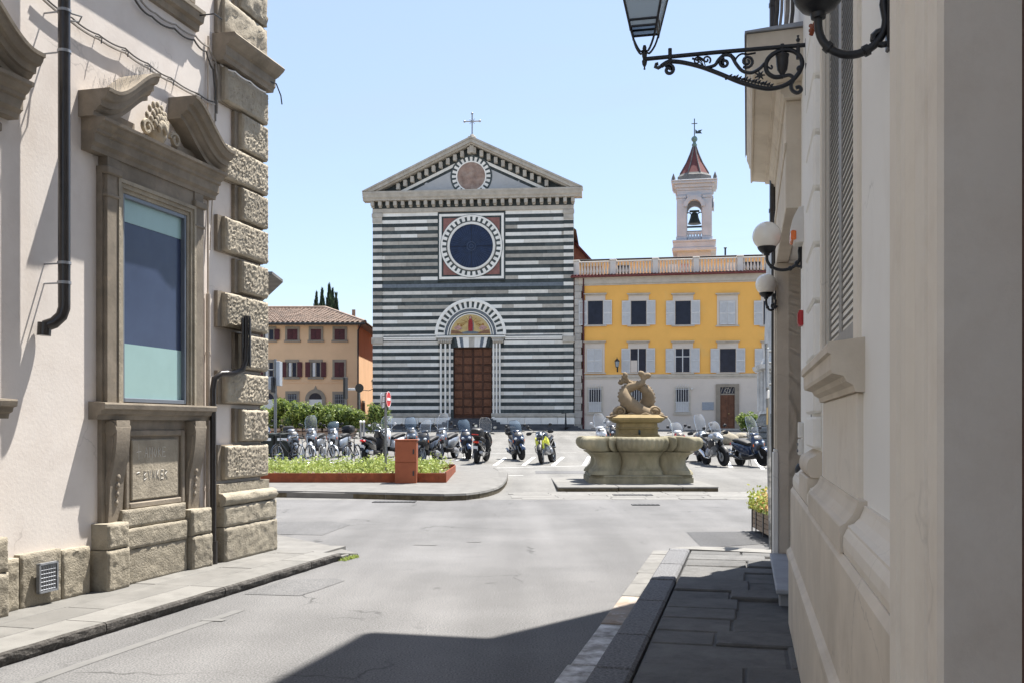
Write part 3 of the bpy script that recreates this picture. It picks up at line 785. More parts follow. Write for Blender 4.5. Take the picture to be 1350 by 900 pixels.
# corner base: torus and two-piece pedestal
rough_stone('corner_base', 9.90, 11.12, 5.80, 6.02, .08, .47, .010, K['ashlar'], freq=12, bev=.03, seed=80, nx=48, nz_=18)
rough_stone('corner_base', 9.91, 11.12, 5.81, 6.02, .475, .70, .009, K['ashlar'], freq=12, bev=.025, seed=84, nx=48, nz_=12)
g = []
for i in range(25):
    x = 9.90 + 1.2*i/24
    row = []
    for k in range(9):
        t = -PI/2 + PI*k/8
        row.append((x, 5.88 - .085*math.cos(t) - noise.fractal(Vector((x*7, t*2, 5)), .9, 2, 3)*.018, .775 + .075*math.sin(t)))
    g.append(row)
mb = MB(); mb.sheet(g); mb.add(g[0], [tuple(range(9))]); mb.add(g[-1], [tuple(range(9))]); mb.box(9.92, 11.08, 5.9, 6.02, .70, .95)
mb.build('base_torus', K['ashlar'], pal, smooth=60)
# rough plinth along the wall foot, block by block, with a vent
edges = [2.0, 3.1, 4.0, 4.9, 5.7, 6.35, 6.92, 7.42, 7.80]
for i, (a, b) in enumerate(zip(edges[:-1], edges[1:])):
    rough_stone('plinth_block', a+.006, b-.006, 5.93, 6.02, .08, .52 + random.uniform(-.02, .02), .008, K['ashlar'], freq=15, bev=.02, seed=100+i*5, nx=26, nz_=20)
vs_, vz = Lsz(62, 760, 5.9)
mb = MB()
for k in range(7):
    t = -.09 + .03*k
    mb.tube([(vs_-.10, 5.888, vz + t*1.1), (vs_+.10, 5.888, vz + t*1.1)], .0045, 4)
    mb.tube([(vs_-.09 + .03*k, 5.888, vz-.11), (vs_-.09+.03*k, 5.888, vz+.11)], .0045, 4)
mb.box(vs_-.115, vs_+.115, 5.892, 5.91, vz-.125, vz+.125)
for a_ in ((-.115, -.10, -.125, .125), (.10, .115, -.125, .125), (-.115, .115, -.125, -.11), (-.115, .115, .11, .125)):
    mb.box(vs_+a_[0], vs_+a_[1], 5.878, 5.895, vz+a_[2], vz+a_[3])
mb.build('vent_grille', K['zinc'], pal)

# ---- big pedimented ground floor windows (one in full view, the next running out of the picture)
def swan(cx, sgn, z0, a_f):
    """one half of the broken swan-neck pediment as a swept moulding"""
    pts = []
    # from the outer end up to the inner top
    for t in [i/18 for i in range(19)]:
        x = cx + sgn*(1.09 - .78*t)
        u = max(0, (t-.12)/.88); z = z0 + .36*(u*u*(3-2*u)) + .02*u
        pts.append((x, z))
    rings = []
    for i, (x, z) in enumerate(pts):
        a = pts[max(0, i-1)]; b = pts[min(len(pts)-1, i+1)]
        tx, tz = b[0]-a[0], b[1]-a[1]; L_ = math.hypot(tx, tz); nx_, nz_ = -tz/L_*sgn, tx/L_*sgn
        if nz_ < 0: nx_, nz_ = -nx_, -nz_
        outer = [(.0, a_f), (.03, a_f+.003), (.035, a_f+.02), (.06, a_f+.028), (.09, a_f+.05), (.098, a_f+.085), (.105, a_f+.09), (.15, a_f+.095), (.155, a_f+.12), (.185, a_f+.14), (.195, a_f+.165), (.235, a_f+.17), (.235, 6.0), (0, 6.0)]
        rings.append([(x - nx_*d, aa, z - nz_*d) for d, aa in outer])
    mb = MB(); mb.loft(rings); return mb
def pal_window(cx, full=True):
    hw = .81
    w = MB()
    # outer surround (pilaster strips + frieze)
    w.box(cx-hw, cx-hw+.17, 5.90, 6.0, 1.82, 4.10); w.box(cx+hw-.17, cx+hw, 5.90, 6.0, 1.82, 4.10)
    w.box(cx-hw+.171, cx+hw-.171, 5.913, 6.0, 3.86, 4.10)
    w.box(cx-hw-.03, cx-hw+.01, 5.94, 6.0, 1.82, 4.0); w.box(cx+hw-.01, cx+hw+.03, 5.94, 6.0, 1.82, 4.0)
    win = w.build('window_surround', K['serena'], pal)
    # inner architrave with steps
    a = MB()
    for (d0, d1, af) in ((0, .035, 5.888), (.036, .075, 5.905), (.076, .115, 5.925)):
        x0, x1, zt = cx-.655+d0, cx+.655-d0, 3.93-d0
        a.box(x0, cx-.655+d1, af, 6.0, 1.82, zt); a.box(cx+.655-d1, x1, af, 6.0, 1.82, zt)
        a.box(cx-.655+d1+.001, cx+.655-d1-.001, af+.001, 6.0, 3.93-d1, zt)
    a.build('architrave', K['serena_pale'], win)
    # little pilaster capitals
    for sx in (-1, 1):
        c_ = MB(); c_.cbox(cx+sx*.73-.115, cx+sx*.73+.115, 5.87, 6.0, 3.93, 4.0, .01); c_.build('capital', K['serena'], win)
        c_ = MB(); c_.cbox(cx+sx*.73-.10, cx+sx*.73+.10, 5.885, 6.0, 3.72, 3.75, .008); c_.build('neck_moulding', K['serena'], win)
    # cornice
    pr = [(6.0, 4.09), (5.895, 4.09), (5.89, 4.13), (5.855, 4.16), (5.855, 4.24), (5.83, 4.25), (5.83, 4.28), (5.80, 4.30), (5.78, 4.335), (5.75, 4.345), (5.745, 4.375), (6.0, 4.39)]
    m_ = MB(); m_.prism(pr, 'x', cx-1.05, cx+1.05); m_.build('cornice', K['serena'], win)
    for sg in (-1, 1): swan(cx, sg, 4.615, 5.67).build('pediment_scroll', K['serena'], win, smooth=40)
    for sg in (-1, 1):
        e = MB(); e.box(min(cx+sg*.98, cx+sg*.36), max(cx+sg*.98, cx+sg*.36), 5.93, 6.0, 4.38, 4.52); e.build('pediment_ground', K['serena'], win)
    # carved leaf in the gap of the pediment
    l_ = MB()
    for k in range(7):
        an = -1.05 + 2.1*k/6
        for j in range(4):
            r_ = .08 + .062*j
            x, z = cx + .75*r_*math.sin(an), 4.52 + r_*math.cos(an)*1.1
            l_.sphere((x, 5.86 + .02*j, z), .038 - .002*j, 8, 6, (.75, .6, 1.25))
    l_.sphere((cx, 5.93, 4.56), .13, 12, 8, (1.2, .5, 1.1))
    for sg in (-1, 1):
        l_.tube([(cx+sg*(.24 - .09*math.cos(t)*math.exp(-t*.12)), 5.88, 4.52 + .08*math.sin(t)*math.exp(-t*.12)) for t in [i*.4 for i in range(20)]], .022, 6)
    l_.build('carved_leaf', K['serena_pale'], win, smooth=60)
    # metal frame, glass and frosted bands
    f = MB()
    gx0, gx1, g0, g1 = cx-.54, cx+.54, 1.83, 3.815
    for b in ((gx0, gx0+.035, g0, g1), (gx1-.035, gx1, g0, g1), (gx0+.036, gx1-.036, g0, g0+.04), (gx0+.036, gx1-.036, g1-.04, g1)):
        f.cbox(b[0], b[1], 5.935, 6.0, b[2], b[3], .004)
    f.build('metal_frame', K['winframe'], win)
    q = MB(); q.box(gx0+.03, gx1-.03, 5.982, 5.995, g0+.03, g1-.03); q.build('glass', K['navyglass'], win)
    q = MB(); q.box(gx0+.035, gx1-.035, 5.976, 5.981, g0+.04, 2.39); q.build('frosted_band', K['tealfilm'], win)
    q = MB(); q.box(gx0+.035, gx1-.035, 5.976, 5.981, 3.56, g1-.04); q.build('frosted_band', K['tealfilm'], win)
    # sill, consoles, apron panel
    pr = [(6.0, 1.66), (5.91, 1.66), (5.90, 1.70), (5.87, 1.715), (5.86, 1.75), (5.825, 1.76), (5.82, 1.80), (5.825, 1.815), (6.0, 1.825)]
    m_ = MB(); m_.prism(pr, 'x', cx-.95, cx+.95); m_.build('sill', K['serena'], win)
    ap = MB(); ap.box(cx-.82, cx+.82, 5.955, 6.0, .6, 1.66)
    for b in ((-.50, -.44, .80, 1.56), (.44, .50, .80, 1.56), (-.439, .439, .80, .86), (-.439, .439, 1.50, 1.56)):
        ap.cbox(cx+b[0], cx+b[1], 5.925, 5.96, b[2], b[3], .01)
    ap.build('apron', K['serena'], win)
    pn = MB(); pn.cbox(cx-.40, cx+.38, 5.93, 5.96, .88, 1.47, .01); pn.build('apron_panel', K['serena_pale'], win)
    for sx in (-.66, .66):
        c_ = MB()
        # S-scroll console: side outline extruded across its width
        out = []
        for i in range(25):
            t = i/24
            z = 1.655 - .98*t
            a_ = 5.955 - (.085*math.cos(min(1, t*1.7)*PI/2) + .03 + .02*math.sin(t*PI*1.1))
            out.append((a_, z))
        c_.prism([(6.0, 1.655)] + out + [(6.0, .675)], 'x', cx+sx-.10, cx+sx+.10)
        c_.tube([(cx+sx-.112, 5.905, 1.575), (cx+sx+.112, 5.905, 1.575)], .070, 14)
        for sd in (-1, 1):
            c_.tube([(cx+sx+sd*.104, 5.905 + .052*math.cos(t)*(1-t/16), 1.57 + .055*math.sin(t)*(1-t/16)) for t in [k*.5 for k in range(24)]], .010, 5)
            c_.tube([(cx+sx+sd*.104, 5.945 - .07*math.cos(min(1, t*1.7)*PI/2), 1.49 - .62*t) for t in [k/10 for k in range(11)]], .011, 5)
        for k in range(4):
            c_.sphere((cx+sx, 5.90 + .008*k, 1.12 - .08*k), .03, 8, 6, (1, .8, 1.2))
        c_.build('console', K['serena'], win, smooth=45)
    if full:
        rough_stone('base_block', cx-.93, cx-.60, 5.80, 6.0, .08, .46, .009, K['ashlar'], freq=15, bev=.028, seed=150, nx=20, nz_=20)
        rough_stone('base_block', cx-.91, cx-.60, 5.81, 6.0, .465, .70, .009, K['ashlar'], freq=15, bev=.028, seed=153, nx=20, nz_=14)
        rough_stone('base_block', cx-.595, cx+.46, 5.87, 6.0, .08, .42, .006, K['ashlar'], freq=14, bev=.016, seed=156, nx=44, nz_=18)
        rough_stone('base_block', cx-.595, cx+.46, 5.86, 6.0, .425, .62, .006, K['ashlar'], freq=14, bev=.016, seed=159, nx=44, nz_=12)
        rough_stone('base_block', cx-.595, cx+.46, 5.885, 6.0, .625, .80, .006, K['ashlar'], freq=14, bev=.016, seed=162, nx=44, nz_=10)
        rough_stone('base_block', cx+.48, cx+.86, 5.81, 6.0, .08, .44, .009, K['ashlar'], freq=15, bev=.028, seed=165, nx=20, nz_=18)
        rough_stone('base_block', cx+.48, cx+.86, 5.82, 6.0, .445, .72, .009, K['ashlar'], freq=15, bev=.028, seed=168, nx=20, nz_=14)
        for (b0, b1) in ((-.82, .82),):
            mb = MB(); mb.box(cx+b0, cx+b1, 5.93, 6.0, .08, .66); mb.build('base_core', K['ashlar'], pal)
    return win
WC = 8.80
win1 = pal_window(WC)
pal_window(WC - 2.99)
pal_window(WC - 5.98, False)

# pigeon spikes on the pediment
mb = MB(); rs = random.Random(8)
for i in range(90):
    t = rs.random(); x = WC - 1.09 + .78*t; u = max(0, (t-.12)/.88); z = 4.615 + .36*(u*u*(3-2*u)) + .02*u
    a = rs.uniform(5.70, 5.9)
    mb.tube([(x, a, z-.01), (x + rs.uniform(-.05, .05), a + rs.uniform(-.05, .03), z + rs.uniform(.08, .13))], .0012, 3, False)
o = mb.build('bird_spikes', K['zinc'], pal); o['kind'] = 'stuff'
# scratched graffiti on the panel: + AMORE / - BVNKER
def scratch(word, x0, z0, h, wdt, gap):
    G = {'+': [[(0, .5), (1, .55)], [(.5, 0), (.45, 1)]], '-': [[(0, .45), (1, .6)]],
         'A': [[(0, 0), (.5, 1), (.9, 0)], [(.2, .4), (.75, .42)]], 'M': [[(0, 0), (.1, 1), (.5, .3), (.9, 1), (1, -.1)]],
         'O': [[(.5, 0), (.05, .4), (.4, 1), (.9, .6), (.5, 0)]], 'R': [[(0, 0), (.05, 1), (.8, .8), (.1, .5), (.9, 0)]],
         'E': [[(.9, .05), (0, .0), (.05, 1), (.9, .95)], [(.05, .5), (.7, .5)]], 'B': [[(0, 0), (0, 1), (.7, .8), (0, .5), (.8, .2), (0, 0)]],
         'V': [[(0, 1), (.4, 0), (.8, 1)]], 'N': [[(0, 0), (.1, 1), (.7, 0), (.8, 1)]], 'K': [[(0, 0), (0, 1)], [(.7, 1), (.1, .5), (.8, 0)]]}
    m = MB(); x = x0
    for ch in word:
        if ch == ' ': x += wdt*.6; continue
        for st in G[ch]:
            m.tube([(x + p[0]*wdt, 5.9285, z0 + p[1]*h) for p in st], .0030, 4)
        x += wdt + gap
    return m
mg = scratch('+', WC-.33, 1.27, .15, .07, 0); mg2 = scratch('AMORE', WC-.20, 1.29, .10, .055, .02)
mg.add(mg2.v, mg2.f)
for w_, x_, z_, h_ in (('-', WC-.33, 1.12, .05), ('BVNKER', WC-.21, 1.07, .09)):
    q = scratch(w_, x_, z_, h_, .05, .02); mg.add(q.v, q.f)
o = mg.build('scratched_graffiti', K['white_plastic'], win1); o['kind'] = 'stuff'

# drainpipe with collars and elbow
ps, pa = Ls(82, 5.82), 5.80
zb = Lsz(78, 405, 5.8)[1]
mb = MB()
mb.tube([(ps, pa, 12.2), (ps, pa, zb+.05), (ps, pa, zb), (ps-.015, pa+.015, zb-.07), (ps-.05, pa+.06, zb-.13), (ps-.085, pa+.125, zb-.16)], .050, 16)
mb.tube([(ps-.085, pa+.125, zb-.13), (ps-.09, pa+.13, zb-.24)], .056, 16)
dp = mb.build('drainpipe', K['pipe'], pal, smooth=40)
for y_ in (12, 66, 346, 372):
    z_ = Lsz(80, y_, 5.8)[1]; mb = MB()
    mb.lathe([(.051, -.012), (.057, -.012), (.057, .012), (.051, .012)], (ps, pa, z_), n=18)
    mb.tube([(ps, pa+.06, z_), (ps, 6.0, z_)], .008, 6); mb.build('pipe_collar', K['zinc'], dp, smooth=40)
mb = MB(); z_ = Lsz(80, 12, 5.8)[1]
mb.tube([(ps+.06, pa-.02, z_), (ps+.16, pa-.05, z_+.01), (ps+.19, pa+.0, z_-.02), (ps+.1, pa+.07, z_-.03)], .008, 6); mb.build('wire_loop', K['steel'], dp)
# beige conduit beside the window, black pipe curling up to the sign
cs = Ls(276, 5.95)
mb = MB(); mb.tube([(cs, 5.965, .5), (cs, 5.965, 3.05)], .026, 10); mb.tube([(cs+.005, 5.97, 3.05), (cs+.01, 5.975, 5.0), (cs+.02, 5.975, 5.9)], .012, 8)
for z_ in (.9, 1.6, 2.4): mb.tube([(cs, 5.965, z_-.015), (cs, 5.965, z_+.015)], .031, 10)
mb.build('conduit', K['beigepipe'], pal, smooth=40)
b_s = Ls(282, 5.86)
zbend = Lsz(290, 492, 5.85)[1]
mb = MB()
mb.tube([(b_s, 5.87, .08), (b_s, 5.87, 1.2), (b_s, 5.87, zbend-.18), (b_s+.02, 5.865, zbend-.06), (b_s+.10, 5.83, zbend), (b_s+.25, 5.77, zbend+.01), (b_s+.36, 5.72, zbend+.05), (b_s+.40, 5.70, zbend+.16), (b_s+.41, 5.70, zbend+.3)], .034, 12)
mb.tube([(b_s, 5.87, .08), (b_s, 5.87, .34)], .048, 12)
mb.build('black_pipe', K['pipe'], pal, smooth=40)
# sign panel seen edge-on at the corner
sg = thing('street_sign', 'black boxed sign panel seen edge on in front of the rusticated corner', 'sign', (*WL(b_s+.4, 5.66), zbend+.25), ANG_L, None, (b_s+.4, 5.66, zbend+.25))
MS = Matrix.Translation((b_s+.41, 5.70, zbend)) @ Matrix.Rotation(math.atan2(.47, .88), 4, 'Z')
mb = MB(); mb.cbox(-.02, .42, -.050, -.028, .10, .66, .006); mb.xf(MS); mb.build('panel', K['sign_dark'], sg)
mb = MB(); mb.cbox(-.04, .40, .028, .050, .12, .64, .006); mb.xf(MS); mb.build('backing_plate', K['pipe'], sg)
mb = MB(); mb.tube([(0, 0, .1), (0, 0, .66)], .028, 10); mb.xf(MS); mb.build('post', K['pipe'], sg, smooth=40)

# cables looping across the wall
def cable(pts, r, sag=0., name='cable', m='cable', par=None):
    P = []
    for (a, b) in zip(pts[:-1], pts[1:]):
        A, B = Vector(a), Vector(b)
        for i in range(8):
            t = i/8; p = A.lerp(B, t); p.z -= sag*4*t*(1-t); P.append(p)
    P.append(Vector(pts[-1]))
    mb = MB(); mb.tube(P, r, 6); return mb.build(name, K[m], par or pal, smooth=60)
def lw(px, py, a=5.965): s_, z_ = Lsz(px, py, a); return (s_, a, z_)
cable([lw(52, -5), lw(95, 30), lw(130, 52), lw(165, 70), lw(195, 90), lw(225, 108), lw(262, 128), lw(283, 138)], .011, .012)
cable([lw(50, -12), lw(95, 24), lw(130, 46), lw(165, 64), lw(195, 84), lw(225, 103), lw(262, 124), lw(284, 135)], .008, .02, m='cable_dark')
cable([lw(185, 0), lw(205, 18), lw(232, 33), lw(258, 48), lw(275, 62), lw(284, 80), lw(287, 110), lw(286, 150)], .010, .02)
cable([lw(178, 0), lw(200, 22), lw(230, 38), lw(256, 53), lw(272, 68), lw(281, 92), lw(284, 120), lw(284, 160)], .010, .03, m='cable_dark')
cable([lw(283, 150), lw(281, 240), lw(277, 330)], .008, 0)
cable([lw(290, 85), lw(310, 95, 5.83), lw(330, 108, 5.83), lw(350, 122, 5.8)], .009, .015, m='sign_white')
mb = MB()
for px, py in ((130, 50), (165, 68), (195, 88), (225, 106), (262, 126)):
    p = lw(px, py); mb.tube([(p[0], 6.0, p[2]+.02), (p[0], 5.93, p[2]-.01), (p[0]-.01, 5.93, p[2]-.06)], .006, 5)
o = mb.build('cable_hooks', K['iron'], pal); o['kind'] = 'stuff'
mb = MB(); p = lw(353, 107, 5.85); mb.tube([p, (p[0]+.12, 5.8, p[2]), (p[0]+.2, 5.78, p[2]-.12), (p[0]+.23, 5.78, p[2]-.22)], .008, 6); mb.build('iron_hook', K['iron'], pal)
# iron rod at the top
mb = MB(); p = lw(277, 22, 5.8); mb.tube([(p[0]-.05, 6.0, p[2]), (p[0]-.05, 5.72, p[2]), (p[0]+.1, 5.72, p[2])], .008, 6); mb.build('iron_rod', K['iron'], pal)

# ================================================================ RIGHT BUILDING (local: x along the street, y = -l)
rb = thing('street_building', 'cream and beige building with shuttered window and stone portal on the right of the street', 'building',
           (*WR(6.0, .42), 0), ANG_R, None, (6.0, -.42, 0))
def rbx(name, boxes, m, par=None, c=.006, label=None):
    mb = MB()
    for (s0, s1, l0, l1, z0, z1) in boxes: mb.cbox(s0, s1, -l1, -l0, z0, z1, c)
    return mb.build(name, m, par or rb, label)
def rpr(name, prof, s0, s1, m, par=None, smooth=None):
    mb = MB(); mb.prism([(-l, z) for l, z in prof], 'x', s0, s1); return mb.build(name, m, par or rb, smooth=smooth)
mb = MB()
mb.box(1.86, 8.30, -8, -.42, -.1, 10.7); mb.box(11.0, 11.55, -8, -.43, -.1, 10.7); mb.box(8.30, 11.0, -8, -.42, 3.36, 10.7); mb.box(11.0, 11.55, -.43, -.40, 4.75, 10.7); mb.box(8.30, 11.0, -8, -.86, -.1, 3.36); mb.box(-9, .55, -8, -.42, -.1, 10.7); mb.box(.55, 1.86, -8, -.42, 3.3, 10.7); mb.box(.55, 1.86, -8, -.62, -.1, 3.3)
mb.build('wall', K['render_white'], rb)
mb = MB(); mb.prism([(.64, 10.7), (.66, 10.92), (-8, 13.2), (-8, 10.7)], 'x', -9.4, 11.38); mb.build('roof', K['terracotta'], rb)
# plinth with bevelled top and a thin torus
PL = [(.42, .05), (.305, .05), (.305, .60), (.30, .605), (.292, .62), (.290, .64), (.292, .66), (.31, .675), (.32, .69), (.32, 1.115), (.335, 1.14), (.42, 1.145)]
rpr('plinth', PL, 2.40, 7.84, K['render_beige'])
rpr('plinth', PL, -9, .3, K['render_beige'])
# base moulding over the plinth
BM = [(.43, 1.142), (.340, 1.142), (.335, 1.17), (.337, 1.205), (.348, 1.228), (.352, 1.232), (.352, 1.242), (.372, 1.25), (.392, 1.27), (.405, 1.30), (.408, 1.315), (.43, 1.315)]
rpr('base_moulding', BM, 2.42, 3.76, K['moulding'])
rpr('base_moulding', BM, 5.68, 5.98, K['moulding']); rpr('base_moulding', BM, 6.86, 7.83, K['moulding'])
# door surround nearest the camera, with mouldings returned to the jamb
ds = MB()
poly = [(1.85, .47), (1.85, .332), (1.858, .322), (1.95, .322), (1.953, .330), (1.966, .336), (1.98, .332), (1.985, .322), (2.10, .323), (2.104, .331), (2.12, .338), (2.14, .338), (2.16, .330), (2.175, .322), (2.185, .317), (2.25, .317), (2.255, .326), (2.275, .332), (2.295, .330), (2.305, .316), (2.395, .315), (2.405, .320), (2.405, .47)]
ds.prism([(a, -b) for a, b in poly], 'z', -.02, 3.72)
dsr = ds.build('door_surround', K['moulding'], rb, smooth=25)
poly2 = [(.555, .47), (.555, .332), (.54, .322), (.41, .322), (.39, .336), (.36, .323), (.21, .323), (.18, .338), (.13, .318), (.11, .315), (.0, .315), (.0, .47)]
mb = MB(); mb.prism([(a, -b) for a, b in poly2], 'z', -.02, 3.72); mb.build('door_surround', K['moulding'], rb, smooth=25)
rbx('door_surround', [(.0, 2.405, .318, .42, 3.725, 3.9)], K['moulding'])
mb = MB(); mb.box(1.853, 1.90, -.605, -.352, -.02, 3.4); mb.box(.50, .552, -.605, -.352, -.02, 3.4); mb.build('jamb', K['jamb'], dsr)
mb = MB(); mb.cbox(1.79, 1.851, -.60, -.455, -.02, 3.3, .004); mb.cbox(.56, 1.79, -.60, -.52, -.02, 3.3, .004)
mb.build('street_door', K['doorwood_dk'], rb)
# scratch on the jamb
mb = MB(); P = [(1.8515, -.375, 1.2), (1.8512, -.379, 1.17), (1.8515, -.381, 1.15), (1.8513, -.386, 1.12)]
mb.tube([(p[0], p[1], p[2] - .02) for p in P], .0016, 5); mb.build('paint_scratch', K['sign_white'], dsr)
mb = MB()
for l_, z_, r_ in ((.372, 1.87, .002), (.425, 1.84, .0025), (.41, 1.47, .0015), (.44, 1.80, .0015)): mb.sphere((1.8525, -l_, z_), r_, 6, 4)
o = mb.build('paint_chips', K['dark'], dsr); o['kind'] = 'stuff'
# window: frame, shutters with separate louvres, sill, apron
wz0, wz1 = 1.93, 4.35
wnd = rbx('window_frame', [(3.96, 4.11, .404, .43, 1.92, 4.5), (5.40, 5.60, .385, .43, 1.92, 4.5), (4.112, 5.398, .405, .43, wz1+.02, 4.5)], K['moulding'])
rbx('frame_fillet', [(5.395, 5.47, .372, .40, 1.921, wz1+.08), (3.94, 5.62, .33, .42, 4.505, 4.60)], K['moulding'], wnd)
dk = MB(); dk.box(4.115, 5.395, -.55, -.43, wz0, wz1); dk.build('window_opening', K['dark'], wnd)
for j, (a, b) in enumerate(((4.12, 4.752), (4.762, 5.39))):
    lf = rbx('shutter', [(a, a+.055, .411, .445, wz0, wz1), (b-.055, b, .411, .445, wz0, wz1), (a+.056, b-.056, .411, .445, wz0, wz0+.09), (a+.056, b-.056, .411, .445, wz1-.07, wz1)], K['shutter_dk'], rb, .004)
    ms = MB(); ms.cbox(-(b-a)/2+.057, (b-a)/2-.057, -.026, .026, -.004, .004, .001)
    me = ms.mesh('louvre', K['louvre'])
    z = wz0 + .115
    while z < wz1 - .085:
        inst(me, 'louvre', lf, ((a+b)/2, -.439, z), (R(-12), 0, 0)); z += .034
SILL = [(.42, 1.725), (.385, 1.727), (.38, 1.75), (.355, 1.765), (.345, 1.785), (.305, 1.795), (.30, 1.81), (.30, 1.865), (.288, 1.872), (.288, 1.90), (.293, 1.91), (.42, 1.925)]
rpr('window_sill', SILL, 3.84, 5.66, K['render_beige'], wnd)
rbx('window_apron', [(3.90, 5.56, .395, .43, 1.30, 1.724)], K['moulding'], wnd)
rpr('apron_base', [(.43, 1.143), (.325, 1.143), (.325, 1.235), (.328, 1.24), (.345, 1.25), (.37, 1.28), (.385, 1.315), (.388, 1.33), (.43, 1.33)], 3.77, 5.67, K['render_beige'], wnd)
# rusticated pilaster built of separate courses
pil = rbx('pilaster_base', [(6.0, 6.84, .335, .43, 1.143, 1.30)], K['render_beige'])
rpr('base_torus', [(.43, 1.301)] + [(.37 - .035*math.cos(t), 1.36 + .06*math.sin(t)) for t in [-PI/2 + PI*i/8 for i in range(9)]] + [(.43, 1.46)], 5.99, 6.85, K['render_beige'], pil, smooth=40)
z = 1.462
zs = [1.67 + .327*i for i in range(30)]
for zt in zs:
    rbx('pilaster_block', [(6.03, 6.81, .373, .43, z+.006, zt-.014)], K['render_white'], pil, .014); z = zt
    if z > 11: break
# doorway with far pier, projecting lintel and hood
por = rbx('portal', [(8.27, 11.40, .30, .43, 3.34, 4.20), (8.25, 11.41, .288, .302, 3.80, 3.86)], K['render_beige'])
rbx('far_pier', [(11.0, 11.55, .30, .80, .05, 3.335), (11.012, 11.09, .286, .301, 1.36, 3.335), (11.13, 11.20, .282, .301, 1.36, 3.335), (11.30, 11.39, .286, .301, 1.36, 3.335)], K['render_beige'], por)
rbx('pier_plinth', [(10.985, 11.42, .268, .325, .05, 1.32), (10.992, 11.41, .278, .32, 1.321, 1.352)], K['render_white'], por)
rpr('bed_moulding', [(.43, 4.201), (.285, 4.201), (.28, 4.23), (.26, 4.24), (.255, 4.27), (.232, 4.29), (.228, 4.32), (.43, 4.32)], 8.19, 11.46, K['render_beige'], por)
rpr('cornice', [(.43, 4.321), (.20, 4.321), (.195, 4.345), (.06, 4.36), (.055, 4.345), (.038, 4.345), (.034, 4.50), (.024, 4.51), (.018, 4.545), (.002, 4.585), (-.004, 4.60), (-.004, 4.665), (.43, 4.68)], 8.02, 11.60, K['render_beige'], por)
mb = MB(); mb.prism([(-.43, 4.683), (.012, 4.668), (.018, 4.645), (.021, 4.645), (.018, 4.682), (-.43, 4.72)], 'x', 7.99, 11.63); mb.build('lead_flashing', K['zinc'], por)
mb = MB(); mb.box(8.30, 11.0, -.86, -.78, .05, 3.4); mb.build('portal_door', K['doorwood_dk'], rb)
mb = MB(); mb.cbox(8.55, 10.98, -.78, -.235, .20, .245, .01); mb.cbox(8.68, 10.97, -.77, -.262, .05, .199, .01); mb.build('door_step', K['step_slab'], rb)
# drainpipe beyond the portal and cables above it
mb = MB(); mb.tube([(11.27, -.285, 11.2), (11.27, -.285, 4.5), (11.27, -.285, 3.72)], .048, 14); mb.tube([(11.27, -.285, 3.72), (11.272, -.29, 3.64)], [.048, .03], 12)
mb.tube([(11.27, -.285, 3.7), (11.27, -.285, .2)], .03, 10)
for z_ in (3.95, 4.86, 6.2): mb.tube([(11.27, -.285, z_-.02), (11.27, -.285, z_+.02)], .056, 14)
mb.build('drainpipe', K['pipe'], rb, smooth=40)
mb = MB(); mb.tube([(11.5, -.27, 4.86), (11.2, -.22, 4.86), (11.15, -.20, 4.88)], .008, 6); mb.tube([(11.5, -.27, 4.88), (11.3, -.16, 4.87)], .008, 6); mb.build('pipe_bracket', K['cable_dark'], rb)
for k, (dl, m_, r_) in enumerate(((.0, 'cable_dark', .016), (.035, 'cable', .018), (.075, 'cable', .013), (.105, 'cable_dark', .018))):
    mb = MB(); pts = [(8.5, -.36 + dl*1.1, 4.73), (8.55, -.345 + dl*1.2, 4.82), (8.6, -.37 + dl*1.2, 5.05), (8.5 - dl, -.365 + dl, 5.5), (8.3 - dl, -.38 + dl, 6.4), (8.2 - dl, -.38 + dl, 9)]
    mb.tube(pts, r_, 8); mb.build('cable_bundle', K[m_], rb, smooth=60)
mb = MB(); mb.tube([(6.95, -.415, 9), (6.93, -.415, 5), (6.95, -.415, 3.4), (6.9, -.415, 1.5)], .003, 5); mb.build('thin_cable', K['cable_dark'], rb)
mb = MB()
for a, b in (((5.70, 1.94), (5.79, 1.99)), ((5.72, 1.99), (5.77, 1.93)), ((5.68, 1.96), (5.80, 1.965))): mb.tube([(a[0], -.372, a[1] + 1.84), (b[0], -.345, b[1] + 1.84)], .012, 6)
mb.build('rusty_bracket', K['corten'], rb)

# ---------------- wall things on the right
def globe_lamp(s, l, zc, lw_, label):
    t = thing('globe_lamp', label, 'lamp', (*WR(s, l), zc - .2), ANG_R, 'globe lamps along the right wall', (s, -l, zc - .2))
    r = .112
    mb = MB(); mb.sphere((s, -l, zc), r, 28, 18); mb.build('globe', K['globe'], t, smooth=80)
    mb = MB()
    mb.lathe([(.0, zc-.158), (.022, zc-.155), (.024, zc-.14), (.05, zc-.128), (.068, zc-.105), (.074, zc-.090), (.071, zc-.086), (.060, zc-.098), (0, zc-.105)], (s, -l, 0), n=22)
    mb.build('cup', K['iron'], t, smooth=40)
    mb = MB(); d = lw_ - l; pts = []
    for i in range(19):
        a = PI + PI*i/18
        pts.append((s, -(l + d*.47 + d*.47*math.cos(a)), zc - .175 + .10*math.sin(a)))
    pts = [(s, -l, zc-.15)] + pts + [(s, -(lw_ - .02), zc - .13), (s, -(lw_-.016), zc-.10)]
    mb.tube(pts, .0125, 10)
    for q in (5, 12): mb.tube([pts[q], pts[q+1]], .018, 10)
    arm = mb.build('arm', K['iron'], t, smooth=50)
    mb = MB()
    mb.cbox(s-.025, s+.025, -lw_, -(lw_-.012), zc-.27, zc-.07, .004)
    mb.tube([(s, -(lw_-.02-.03*math.sin(a_)), zc-.23 + .022*math.cos(a_)) for a_ in [i*.6 for i in range(9)]], .01, 6)
    mb.build('wall_plate', K['iron'], t)
    return t
globe_lamp(3.18, .212, 3.00, .42, 'nearest globe lamp above the window, only its cup and curved iron arm in view')
